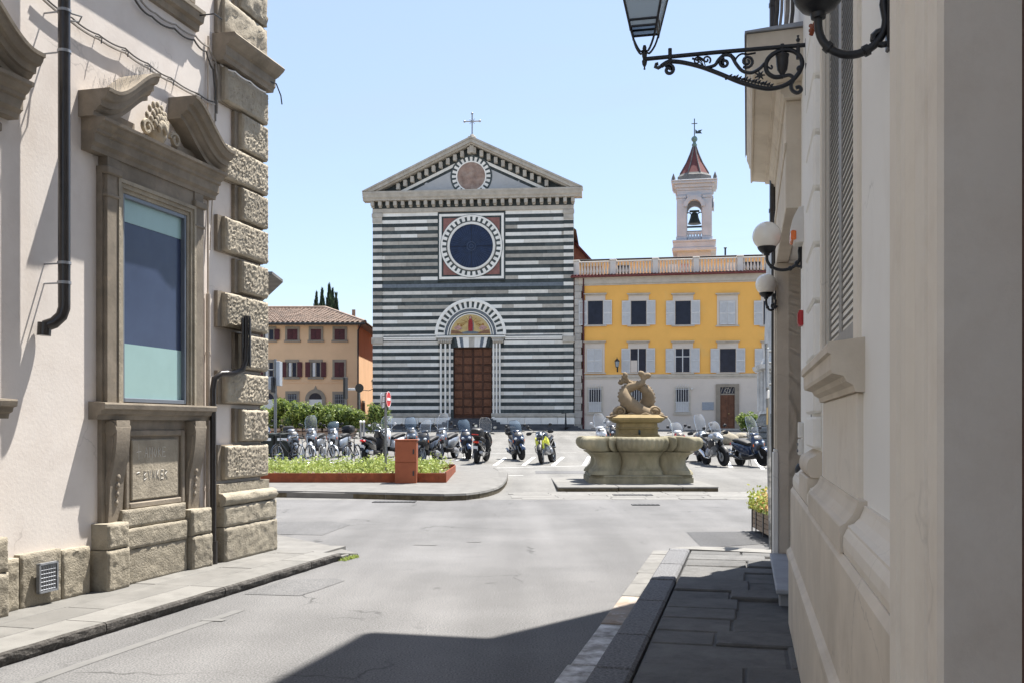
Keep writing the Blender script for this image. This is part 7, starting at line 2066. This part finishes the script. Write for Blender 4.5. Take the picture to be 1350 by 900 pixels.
# ================================================================ SCOOTERS AND MOTORCYCLES (forward = +x)
def wheel(par, x, r, w_, steer=None, spokes=5, name='wheel', rimmat='p_silver'):
    n = 26
    tr = [(r - .085, -w_*.42), (r - .03, -w_*.5), (r - .008, -w_*.32), (r, 0), (r - .008, w_*.32), (r - .03, w_*.5), (r - .085, w_*.42), (r - .085, -w_*.42)]
    mb = MB(); mb.lathe(tr, (x, 0, r), 'y', n)
    if steer: mb.xf(steer)
    wh = mb.build(name, K['rubber'], par, smooth=40)
    mb = MB(); mb.lathe([(r-.105, -w_*.30), (r-.082, -w_*.40), (r-.082, w_*.40), (r-.105, w_*.30), (r-.105, -w_*.30)], (x, 0, r), 'y', n)
    mb.lathe([(.0, -w_*.5), (.045, -w_*.5), (.05, 0), (.045, w_*.5), (.0, w_*.5)], (x, 0, r), 'y', 12)
    for k in range(spokes):
        a = 2*PI*k/spokes + .3
        for da in (-.14, .14):
            mb.tube([(x + .03*math.cos(a), 0, r + .03*math.sin(a)), (x + (r-.09)*math.cos(a+da), 0, r + (r-.09)*math.sin(a+da))], .013, 5)
    mb.lathe([(.05, w_*.32), (.115, w_*.34), (.115, w_*.38), (.05, w_*.36)], (x, 0, r), 'y', 18)
    if steer: mb.xf(steer)
    mb.build('rim', K[rimmat], wh, smooth=40)
    return wh
def wscreen(par, base, top, w0, w1, m, steer, bow=.10):
    g = []
    nz_, ny = 8, 9
    for k in range(nz_+1):
        t = k/nz_; P = Vector(base).lerp(Vector(top), t); P.x -= .05*math.sin(PI*t)*-1
        hw_ = (w0 + (w1-w0)*t) * (math.sqrt(max(.0, 1-((t-.62)/.40)**2*.72)) if t > .62 else 1)
        g.append([(P.x - bow*((2*j/ny-1)**2), hw_*(2*j/ny-1), P.z) for j in range(ny+1)])
    mb = MB(); mb.sheet(g)
    if steer: mb.xf(steer)
    o = mb.build('windscreen', K[m], par, smooth=70)
    mb = MB(); rim_ = [r_[0] for r_ in g] + list(g[-1]) + [r_[-1] for r_ in g][::-1]
    mb.tube(rim_, .006, 4)
    if steer: mb.xf(steer)
    mb.build('screen_edge', K['chrome'] if m == 'screen' else K['blkplast'], o)
    return o
def mirrors(par, x, z, sp, steer, m='p_black'):
    for sy in (-1, 1):
        mb = MB(); mb.tube([(x, sy*.16, z-.08), (x+.02, sy*(sp-.06), z+.06), (x, sy*sp, z+.09)], .008, 5)
        i0 = len(mb.v); mb.sphere((x-.0, sy*sp, z+.13), .07, 10, 8, (.35, 1.0, .75))
        if steer: mb.xf(steer)
        mi = mb.build('mirror', K['blkplast'] if m != 'p_white' else K[m], par, smooth=60)
        mb = MB(); mb.lathe([(.0, -.002), (.058, -.002), (.058, .002), (0, .002)], (0, 0, 0), 'x', 12); mb.v = [(p[0], p[1], p[2]*.72) for p in mb.v]
        mb.xf(Matrix.Translation((x-.026, sy*sp, z+.13)))
        if steer: mb.xf(steer)
        mb.build('mirror_glass', K['chrome'], mi)
def scooter(label, px, py, head, paint, screen=None, sh=1.5, box=None, roll=5, steer=10, Y=None, second=None, sc=1.0, wr=.27):
    Y = Y or ground_depth(py); g0 = gz(Y)
    t = thing('scooter', label, 'scooter', (PX(px, Y), Y, g0), R(head), 'scooters parked across the square')
    t.rotation_euler = (R(roll), R(-1.5), R(head)); t.scale = (sc, sc, sc)
    ST = Matrix.Translation((.50, 0, 0)) @ Matrix.Rotation(R(steer), 4, 'Z') @ Matrix.Translation((-.50, 0, 0))
    P, D = K[paint], K['blkplast']; P2 = K[second] if second else P
    wheel(t, -.62, wr, .13); wheel(t, .70, wr+.02, .115, ST)
    # front mudguard, fork
    g = []
    for k in range(10):
        a = R(15 + 150*k/9 + 5); rr = wr + .055
        g.append([(.70 + rr*math.cos(a) - (.01 if abs(y) > .05 else 0), y, wr + .02 + rr*math.sin(a)*1.0 - (.035 if abs(y) > .05 else 0)) for y in (-.075, -.06, -.03, 0, .03, .06, .075)])
    mb = MB(); mb.sheet(g); mb.sheet([[(p[0]*1.0, p[1], p[2]-.006) for p in r_] for r_ in g]); mb.xf(ST); mb.build('front_mudguard', P, t, smooth=60)
    mb = MB()
    for sy in (-1, 1): mb.tube([(.70, sy*.085, wr+.02), (.62, sy*.085, .48), (.53, sy*.06, .72)], .020, 7)
    mb.xf(ST); mb.build('fork', K['steel'], t, smooth=40)
    # front shield with nose, built from stacked outlines
    rings = []
    for z, xc, dx, hw_, nose in ((.40, .44, .05, .12, .02), (.50, .50, .07, .18, .05), (.64, .53, .08, .225, .075), (.78, .51, .09, .235, .09), (.90, .46, .10, .215, .10), (1.0, .40, .10, .17, .08), (1.05, .37, .07, .10, .04)):
        rings.append([(xc + dx*math.cos(a)*(1 if math.cos(a) < 0 else 1) + nose*max(0, math.cos(a))**2, hw_*math.copysign(abs(math.sin(a))**.8, math.sin(a)), z) for a in [2*PI*k/18 for k in range(18)]])
    mb = MB(); mb.loft(rings); mb.build('front_shield', P, t, smooth=50)
    mb = MB(); mb.body([(.45, 0, .62, .17, .20), (.38, 0, .62, .19, .22), (.36, 0, .60, .15, .18)], 12); mb.build('leg_shield', D, t, smooth=50)
    mb = MB(); mb.loft([[(x_, -w_, z_), (x_+.035, -w_*.5, z_), (x_+.05, 0, z_), (x_+.035, w_*.5, z_), (x_, w_, z_), (x_-.05, 0, z_)] for x_, w_, z_ in ((.478, .10, .42), (.615, .145, .56), (.652, .15, .66), (.655, .10, .72))]); mb.build('front_mask', D, t, smooth=40)
    mb = MB(); mb.loft([[(x_, -w_, z_), (x_+.03, -w_*.5, z_), (x_+.04, 0, z_), (x_+.03, w_*.5, z_), (x_, w_, z_), (x_-.05, 0, z_)] for x_, w_, z_ in ((.628, .12, .885), (.598, .15, .93), (.528, .13, 1.01), (.470, .08, 1.04))]); mb.build('visor_panel', D, t, smooth=40)
    for sy in (-1, 1):
        mb = MB(); mb.sphere((.640, sy*.105, .80), .075, 12, 8, (.55, 1.0, .62)); mb.build('headlight', K['lamp_glass'], t, smooth=70)
    mb = MB(); mb.cbox(.60, .645, -.10, .10, .60, .655, .012); mb.build('grille', D, t)
    # footboard, belly
    mb = MB(); mb.body([(.44, 0, .36, .13, .07), (.30, 0, .32, .18, .07), (0, 0, .31, .19, .075), (-.22, 0, .34, .18, .09), (-.35, 0, .38, .13, .08)], 12, 3.5); mb.build('footboard', D, t, smooth=45)
    mb = MB(); mb.body([(-1.0, 0, .80, .06, .035), (-.92, 0, .78, .13, .075), (-.72, 0, .72, .175, .13), (-.45, 0, .64, .195, .19), (-.18, 0, .56, .175, .22), (.02, 0, .50, .14, .20), (.10, 0, .44, .10, .12)], 16, 2.6); mb.build('rear_body', P, t, smooth=50)
    mb = MB(); mb.body([(-.86, 0, .895, .10, .035), (-.72, 0, .895, .16, .06), (-.48, 0, .88, .175, .075), (-.40, 0, .86, .165, .07), (-.15, 0, .80, .155, .075), (.04, 0, .745, .10, .05)], 14, 2.8); mb.build('seat', K['seat'], t, smooth=50)
    # engine, swing arm, exhaust, shocks, stand
    mb = MB(); mb.body([(-.72, .12, .27, .05, .09), (-.45, .12, .30, .06, .11), (-.15, .11, .32, .07, .10)], 10); mb.body([(-.45, -.03, .36, .12, .12), (-.2, 0, .37, .13, .12)], 10); mb.build('engine', K['zinc'], t, smooth=50)
    mb = MB(); mb.tube([(-.15, -.12, .25), (-.35, -.16, .24), (-.48, -.18, .30), (-.60, -.19, .33), (-.98, -.20, .44)], [.02, .022, .04, .062, .055], 12); ex_ = mb.build('exhaust', K['p_black'] if paint != 'p_black' else K['p_silver'], t, smooth=40)
    mb = MB(); mb.cbox(-.92, -.60, -.275, -.255, .33, .45, .01); mb.build('heat_shield', K['chrome'], ex_)
    mb = MB()
    for sy in (-1, 1): mb.tube([(-.66, sy*.13, .30), (-.74, sy*.13, .66)], .025, 7)
    mb.build('shock_absorbers', D, t, smooth=40)
    mb = MB(); mb.tube([(-.2, .12, .28), (-.28, .2, .0)], .012, 5); mb.tube([(-.25, -.12, .26), (-.33, -.14, .01), (-.33, .14, .01), (-.25, .12, .26)], .013, 5); mb.build('stand', D, t)
    # rear light, mudguard, plate
    mb = MB(); mb.body([(-1.035, 0, .775, .09, .03), (-.99, 0, .78, .12, .045), (-.93, 0, .78, .10, .05)], 12); mb.build('tail_light', K['tail'], t, smooth=50)
    mb = MB(); mb.add([(-.90, -.07, .72), (-.90, .07, .72), (-1.06, .065, .42), (-1.06, -.065, .42), (-.88, -.07, .70), (-.88, .07, .70), (-1.03, .065, .42), (-1.03, -.065, .42)], [(0, 1, 2, 3), (7, 6, 5, 4), (0, 3, 7, 4), (1, 5, 6, 2), (0, 4, 5, 1), (3, 2, 6, 7)]); mg_ = mb.build('rear_mudguard', D, t)
    mb = MB(); mb.cbox(-.09, .09, -.005, .005, -.085, .085, .002); mb.xf(Matrix.Translation((-1.005, 0, .565)) @ Matrix.Rotation(R(90), 4, 'Z') @ Matrix.Rotation(R(-26), 4, 'X')); mb.build('number_plate', K['plate'], mg_)
    # handlebar, cowl, dash, levers
    mb = MB(); mb.body([(.26, 0, 1.06, .10, .035), (.34, 0, 1.075, .16, .06), (.44, 0, 1.06, .13, .055), (.50, 0, 1.03, .06, .03)], 12); mb.xf(ST); mb.build('handlebar_cowl', P2, t, smooth=50)
    mb = MB(); mb.tube([(.28, -.36, 1.05), (.33, -.2, 1.07), (.34, 0, 1.07), (.33, .2, 1.07), (.28, .36, 1.05)], .014, 6)
    for sy in (-1, 1):
        mb.tube([(.30, sy*.24, 1.06), (.27, sy*.37, 1.05)], .021, 7); mb.tube([(.36, sy*.20, 1.06), (.35, sy*.34, 1.04)], .008, 4)
    mb.xf(ST); mb.build('handlebar', D, t, smooth=40)
    mirrors(t, .34, 1.14, .36, ST, paint)
    for sy in (-1, 1):
        mb = MB(); mb.sphere((.57, sy*.205, .72), .035, 8, 6, (.7, .6, 1.5)); mb.build('indicator', K['orange_plastic'], t, smooth=60)
    if screen: wscreen(t, (.46, 0, .98), (.30, 0, sh), .22, .235, screen, ST)
    if box:
        mb = MB(); mb.body([(-1.18, 0, 1.10, .15, .12), (-1.12, 0, 1.11, .20, .15), (-.92, 0, 1.11, .225, .165), (-.74, 0, 1.10, .20, .15), (-.70, 0, 1.08, .15, .11)], 16, 3.6); bo = mb.build('top_case', K[box], t, smooth=45)
        mb = MB(); mb.body([(-1.185, 0, 1.08, .19, .012), (-.92, 0, 1.08, .232, .014), (-.70, 0, 1.08, .18, .012)], 14, 3.6); mb.build('case_seam', D, bo)
        mb = MB(); mb.cbox(-1.195, -1.17, -.12, .12, 1.03, 1.065, .006); mb.build('case_reflector', K['tail'], bo)
        mb = MB(); mb.tube([(-.75, -.12, .88), (-.95, -.12, .95), (-.95, .12, .95), (-.75, .12, .88)], .014, 6); mb.build('rack', D, t)
    return t
def motorcycle(label, px, py, head, paint, accent, screen=None, sh=1.45, cases=None, roll=7, steer=8, Y=None, spoke=9, beak=False):
    Y = Y or ground_depth(py); g0 = gz(Y)
    t = thing('motorcycle', label, 'motorcycle', (PX(px, Y), Y, g0), R(head), 'motorcycles parked across the square')
    t.rotation_euler = (R(roll), 0, R(head))
    ST = Matrix.Translation((.55, 0, 0)) @ Matrix.Rotation(R(steer), 4, 'Z') @ Matrix.Translation((-.55, 0, 0))
    P, D, A = K[paint], K['blkplast'], K[accent]
    wheel(t, -.70, .31, .16, None, 6, rimmat='p_black'); wheel(t, .80, .325, .13, ST, spoke, rimmat='p_black')
    mb = MB()
    for sy in (-1, 1):
        mb.tube([(.80, sy*.10, .325), (.60, sy*.10, .80), (.52, sy*.09, 1.02)], .026, 8)
    mb.xf(ST); fk = mb.build('fork', K['steel'], t, smooth=40)
    for sy in (-1, 1):
        mb = MB(); mb.tube([(.72, sy*.10, .52), (.60, sy*.10, .80)], .042, 9); mb.xf(ST); mb.build('fork_guard', A, fk, smooth=40)
    g = []
    for k in range(9):
        a = R(25 + 130*k/8); rr = .375
        g.append([(.80 + rr*math.cos(a), y, .325 + rr*math.sin(a) - (.03 if abs(y) > .05 else 0)) for y in (-.08, -.05, 0, .05, .08)])
    mb = MB(); mb.sheet(g); mb.sheet([[(p[0], p[1], p[2]-.006) for p in r_] for r_ in g]); mb.xf(ST); mb.build('front_mudguard', D, t, smooth=60)
    for sy in (-1, 1):
        mb = MB(); mb.lathe([(.06, -.004), (.15, -.004), (.15, .004), (.06, .004), (.06, -.004)], (.80, sy*.075, .325), 'y', 22); mb.xf(ST); mb.build('brake_disc', K['steel'], t, smooth=40)
    mb = MB(); mb.body([(.35, 0, .52, .14, .14), (.15, 0, .50, .19, .18), (-.10, 0, .47, .20, .19), (-.30, 0, .46, .15, .15)], 12, 3)
    for k in range(5): mb.cbox(.02, .26, -.16, .16, .55+.03*k, .565+.03*k, .004)
    mb.sphere((-.05, .2, .42), .11, 10, 8, (1, .4, 1)); mb.sphere((-.05, -.2, .42), .11, 10, 8, (1, .4, 1)); mb.build('engine', K['zinc'], t, smooth=45)
    mb = MB()
    for sy in (-1, 1):
        mb.tube([(.50, sy*.05, .95), (.20, sy*.13, .72), (-.25, sy*.13, .60), (-.35, sy*.12, .40)], .022, 7); mb.tube([(-.25, sy*.13, .60), (-.85, sy*.10, .82)], .018, 6)
        mb.tube([(-.30, sy*.11, .38), (-.70, sy*.11, .31)], .03, 8)
    mb.build('frame', D, t, smooth=40)
    mb = MB(); mb.body([(.46, 0, .93, .10, .09), (.38, 0, .95, .17, .13), (.15, 0, .97, .20, .15), (-.05, 0, .92, .15, .11), (-.16, 0, .87, .09, .06)], 16, 2.5); mb.build('fuel_tank', P, t, smooth=50)
    for sy in (-1, 1):
        mb = MB(); mb.body([(.56, sy*.15, .78, .02, .06), (.44, sy*.18, .80, .045, .14), (.22, sy*.19, .72, .04, .13), (.10, sy*.18, .66, .02, .05)], 10); mb.build('side_fairing', A, t, smooth=50)
    mb = MB(); mb.body([(-.80, 0, .98, .09, .03), (-.62, 0, .97, .14, .05), (-.38, 0, .93, .155, .055), (-.28, 0, .88, .14, .06), (.0, 0, .86, .11, .055), (.06, 0, .87, .07, .04)], 14, 2.8); mb.build('seat', K['seat'], t, smooth=50)
    mb = MB(); mb.body([(-1.0, 0, .96, .05, .02), (-.85, 0, .93, .11, .05), (-.55, 0, .85, .12, .07), (-.3, 0, .78, .10, .07)], 12); mb.build('tail_unit', P, t, smooth=50)
    mb = MB(); mb.body([(-1.03, 0, .95, .06, .02), (-.98, 0, .95, .08, .03)], 10); mb.build('tail_light', K['tail'], t, smooth=50)
    mb = MB(); mb.add([(-.88, -.08, .86), (-.88, .08, .86), (-1.10, .08, .52), (-1.10, -.08, .52), (-.86, -.08, .84), (-.86, .08, .84), (-1.07, .08, .52), (-1.07, -.08, .52)], [(0, 1, 2, 3), (7, 6, 5, 4), (0, 3, 7, 4), (1, 5, 6, 2), (0, 4, 5, 1), (3, 2, 6, 7)]); mg_ = mb.build('rear_mudguard', D, t)
    mb = MB(); mb.cbox(-.09, .09, -.005, .005, -.085, .085, .002); mb.xf(Matrix.Translation((-1.06, 0, .64)) @ Matrix.Rotation(R(90), 4, 'Z') @ Matrix.Rotation(R(-32), 4, 'X')); mb.build('number_plate', K['plate'], mg_)
    mb = MB(); mb.tube([(.25, -.12, .45), (.1, -.2, .28), (-.25, -.2, .30), (-.45, -.2, .45), (-.95, -.21, .68)], [.022, .025, .028, .06, .058], 10); mb.build('exhaust', K['chrome'], t, smooth=40)
    # headlamp fairing
    mb = MB(); mb.body([(.44, 0, 1.02, .11, .12), (.58, 0, 1.02, .14, .12), (.70, 0, .97, .10, .08), (.76 + (.12 if beak else 0), 0, .93, .05, .03)], 14, 2.4); mb.xf(ST); mb.build('headlamp_fairing', P, t, smooth=50)
    for sy in (-1, 1):
        mb = MB(); mb.sphere((.685, sy*.06, 1.0), .062, 12, 8, (.6, 1, .8)); mb.xf(ST); mb.build('headlight', K['lamp_glass'], t, smooth=70)
    mb = MB(); mb.tube([(.36, -.42, 1.10), (.46, -.20, 1.13), (.48, 0, 1.10), (.46, .20, 1.13), (.36, .42, 1.10)], .014, 6)
    for sy in (-1, 1):
        mb.tube([(.42, sy*.29, 1.12), (.36, sy*.43, 1.10)], .022, 7); mb.tube([(.50, sy*.24, 1.11), (.46, sy*.40, 1.08)], .008, 4)
    mb.xf(ST); mb.build('handlebar', D, t, smooth=40)
    for sy in (-1, 1):
        mb = MB(); mb.body([(.42, sy*.40, 1.09, .09, .06), (.48, sy*.38, 1.09, .10, .06), (.50, sy*.36, 1.09, .06, .03)], 10); mb.xf(ST); mb.build('hand_guard', D if accent != 'p_silver' else P, t, smooth=50)
    mirrors(t, .44, 1.20, .40, ST)
    if screen: wscreen(t, (.58, 0, 1.08), (.40, 0, sh), .16, .20, screen, ST, .06)
    if cases:
        for sy in (-1, 1):
            mb = MB(); mb.cbox(-.98, -.52, sy*.20, sy*.42, .50, .88, .03); c_ = mb.build('side_case', K[cases], t)
            mb = MB(); mb.cbox(-.99, -.51, sy*.195, sy*.428, .80, .815, .004); mb.build('case_seam', D, c_)
    mb = MB()
    for sy in (-1, 1): mb.tube([(.55, sy*.06, .75), (.48, sy*.24, .62), (.30, sy*.27, .42), (.15, sy*.22, .36)], .016, 6)
    mb.build('crash_bars', K['steel'], t, smooth=40)
    mb = MB(); mb.tube([(-.1, .14, .34), (-.18, .30, -.02)], .014, 5); mb.tube([(.0, -.2, .34), (.0, -.32, .33)], .014, 5); mb.tube([(.0, .2, .34), (.0, .32, .33)], .014, 5); mb.build('side_stand', D, t)
    return t

scooter('dark blue scooter at far left, half hidden behind the rusticated corner', 353, 590, -80, 'p_blue', None, Y=45)
scooter('bluish silver scooter with black top case, beside the wheeled bins', 387, 604, -72, 'p_grey', None, 1.4, 'blkplast')
scooter('silver scooter with tall clear windscreen behind the parked bicycles', 418, 602, -98, 'p_silver', 'screen', 1.62)
scooter('silver scooter with low blue windscreen and black top case right of the bicycles', 448, 602, -106, 'p_silver', 'screen_blue', 1.40, 'blkplast')
scooter('black scooter seen from behind with red tail light and silver exhaust', 491, 607, 74, 'p_black', 'screen', 1.38, None, steer=-8)
scooter('white scooter with big clear windscreen behind the no entry pole', 519, 602, -115, 'p_white', 'screen', 1.60)
scooter('grey scooter with blue windscreen behind the rust red cabinet', 548, 600, -95, 'p_grey', 'screen_blue', 1.55)
scooter('black scooter facing left with turned front wheel, right of the cabinet', 567, 608, -106, 'p_black', 'screen', 1.50, steer=-14)
scooter('large silver scooter with wide tall windscreen, right end of the left group', 591, 604, -110, 'p_silver', 'screen', 1.64, steer=-6, sc=1.04)
scooter('dark blue scooter facing the camera, left one of the pair before the church door', 616.5, 605, -86, 'p_blue', 'screen_blue', 1.50)
scooter('black scooter seen from behind with top case and clear windscreen before the church door', 634, 609, 78, 'p_black', 'screen', 1.60, 'blkplast', steer=-5)
scooter('blue scooter standing alone with dark top case and blue windscreen', 682.5, 606, -80, 'p_blue', 'screen_blue', 1.48, 'blkplast')
motorcycle('black motorcycle with acid yellow fork guards, standing alone left of the fountain', 721.5, 610, -108, 'p_black', 'p_yellow', None, cases=None)
scooter('white scooter with tall windscreen behind the left rim of the fountain', 795, 0, -96, 'p_white', 'screen', 1.66, Y=42)
scooter('black scooter beside the white one behind the fountain', 808, 0, -80, 'p_black', None, Y=44)
scooter('red and white scooter with small windscreen behind the right rim of the fountain', 893, 607, -80, 'p_red', 'screen', 1.40, Y=36.5, second='p_white')
motorcycle('grey touring motorcycle with tall windscreen and black cases, behind the adventure motorcycle', 927, 609, -92, 'p_grey', 'blkplast', 'screen', 1.72, 'blkplast')
motorcycle('silver adventure motorcycle with beak and crash bars right of the fountain', 942, 613, -80, 'p_silver', 'blkplast', 'screen', 1.50, None, beak=True, spoke=12)
scooter('dark blue scooter with very tall windscreen at far right by the monument', 990, 614, -70, 'p_blue', 'screen', 1.68, steer=12, wr=.29)

# ================================================================ BICYCLES, KICK SCOOTER
def bicycle(label, px, py, head, paint='chrome', steer=10):
    Y = ground_depth(py); g0 = gz(Y)
    t = thing('bicycle', label, 'bicycle', (PX(px, Y), Y, g0), R(head), 'bicycles parked behind the planted bed')
    t.rotation_euler = (R(4), 0, R(head))
    ST = Matrix.Translation((.42, 0, 0)) @ Matrix.Rotation(R(steer), 4, 'Z') @ Matrix.Translation((-.42, 0, 0))
    for x, s_ in ((-.50, None), (.55, ST)):
        mb = MB(); n = 32
        pts = [(x + .335*math.cos(2*PI*k/n), 0, .34 + .335*math.sin(2*PI*k/n)) for k in range(n+1)]
        mb.tube(pts, .016, 6, False)
        if s_: mb.xf(s_)
        wh = mb.build('wheel', K['rubber'], t, smooth=60)
        mb = MB(); mb.tube([(x + .312*math.cos(2*PI*k/n), 0, .34 + .312*math.sin(2*PI*k/n)) for k in range(n+1)], .010, 5, False); mb.lathe([(.0, -.04), (.025, -.04), (.025, .04), (0, .04)], (x, 0, .34), 'y', 8)
        for k in range(14):
            a = 2*PI*k/14; mb.tube([(x, .03*(-1)**k, .34), (x + .31*math.cos(a), 0, .34 + .31*math.sin(a))], .0028, 3, False)
        if s_: mb.xf(s_)
        mb.build('rim_and_spokes', K['chrome'], wh)
    mb = MB()
    for a, b in (((-.12, 0, .29), (.38, 0, .78)), ((-.12, 0, .29), (-.24, 0, .86)), ((-.22, 0, .76), (.36, 0, .86)), ((-.12, 0, .29), (-.50, .05, .34)), ((-.12, 0, .29), (-.50, -.05, .34)), ((-.21, 0, .74), (-.50, .05, .34)), ((-.21, 0, .74), (-.50, -.05, .34)), ((.36, 0, .90), (.40, 0, .72))): mb.tube([a, b], .017, 7)
    mb.build('frame', K[paint], t, smooth=40)
    mb = MB()
    for sy in (-1, 1): mb.tube([(.55, sy*.05, .34), (.43, sy*.05, .66), (.41, 0, .72)], .012, 6)
    mb.tube([(.40, 0, .72), (.35, 0, 1.0)], .015, 6); mb.xf(ST); mb.build('fork', K[paint], t, smooth=40)
    mb = MB(); mb.tube(smoothp([(.22, -.29, 1.02), (.32, -.26, 1.04), (.36, -.08, 1.01), (.36, .08, 1.01), (.32, .26, 1.04), (.22, .29, 1.02)], 3), .012, 6)
    for sy in (-1, 1): mb.tube([(.30, sy*.275, 1.035), (.20, sy*.295, 1.015)], .019, 7)
    mb.xf(ST); mb.build('handlebar', K['blkplast'], t, smooth=40)
    mb = MB(); mb.body([(-.40, 0, .93, .08, .03), (-.30, 0, .93, .075, .035), (-.14, 0, .92, .025, .02)], 10); mb.tube([(-.24, 0, .85), (-.26, 0, .92)], .013, 6); mb.build('saddle', K['seat'], t, smooth=50)
    for x, s_ in ((-.50, None), (.55, ST)):
        mb = MB(); g = []
        for k in range(11):
            a = R(10 + 150*k/10); g.append([(x + .365*math.cos(a), y, .34 + .365*math.sin(a)) for y in (-.025, 0, .025)])
        mb.sheet(g); mb.sheet([[(p[0], p[1], p[2]-.004) for p in r_] for r_ in g])
        if s_: mb.xf(s_)
        mb.build('mudguard', K[paint], t, smooth=60)
    mb = MB(); mb.lathe([(.08, -.004), (.09, -.004), (.09, .004), (.08, .004), (.08, -.004)], (-.12, -.05, .29), 'y', 16); mb.tube([(-.12, -.06, .29), (-.05, -.07, .15)], .009, 5); mb.tube([(-.12, .06, .29), (-.19, .07, .43)], .009, 5); mb.cbox(-.08, -.02, -.15, -.07, .135, .155, .004); mb.cbox(-.22, -.16, .07, .15, .42, .44, .004); mb.build('crankset', K['steel'], t)
    return t
bicycle('white metal bicycle with arched handlebar, leftmost of the parked bicycles', 403, 612, -62, 'p_silver', 14)
bicycle('white metal bicycle in the middle of the parked bicycles', 432, 612, -60, 'p_silver', 12)
bicycle('dark bicycle, rightmost of the parked bicycles', 466, 612, -100, 'p_black', -6)
bicycle('dark bicycle partly behind the bluish scooter, next to the bins', 381, 611, -120, 'p_black', 6)

ks = thing('kick_scooter', 'black kick scooter with T handlebar leaning at the church plinth', 'kick scooter', (PX(749, 74.3), 74.3, gz(74.3)), R(-115))
ks.rotation_euler = (R(4), 0, R(-115)); ks.scale = (1.12, 1.12, 1.12)
for x in (-.42, .42):
    mb = MB(); mb.lathe([(.03, -.03), (.12, -.035), (.13, 0), (.12, .035), (.03, .03)], (x, 0, .13), 'y', 16); mb.build('wheel', K['rubber'], ks, smooth=40)
mb = MB(); mb.cbox(-.40, .32, -.10, .10, .14, .20, .02); mb.build('deck', K['blkplast'], ks)
mb = MB(); mb.tube([(.42, 0, .13), (.36, 0, .40), (.24, 0, 1.12)], [.05, .075, .03], 8); mb.build('stem', K['blkplast'], ks, smooth=40)
mb = MB(); mb.tube([(.24, -.30, 1.13), (.24, .30, 1.13)], .02, 6); mb.build('handlebar', K['blkplast'], ks)
mb = MB(); mb.tube([(.42, 0, .13), (.32, 0, .55)], .05, 8); mb.build('front_cover', K['sign_dark'], ks, smooth=40)
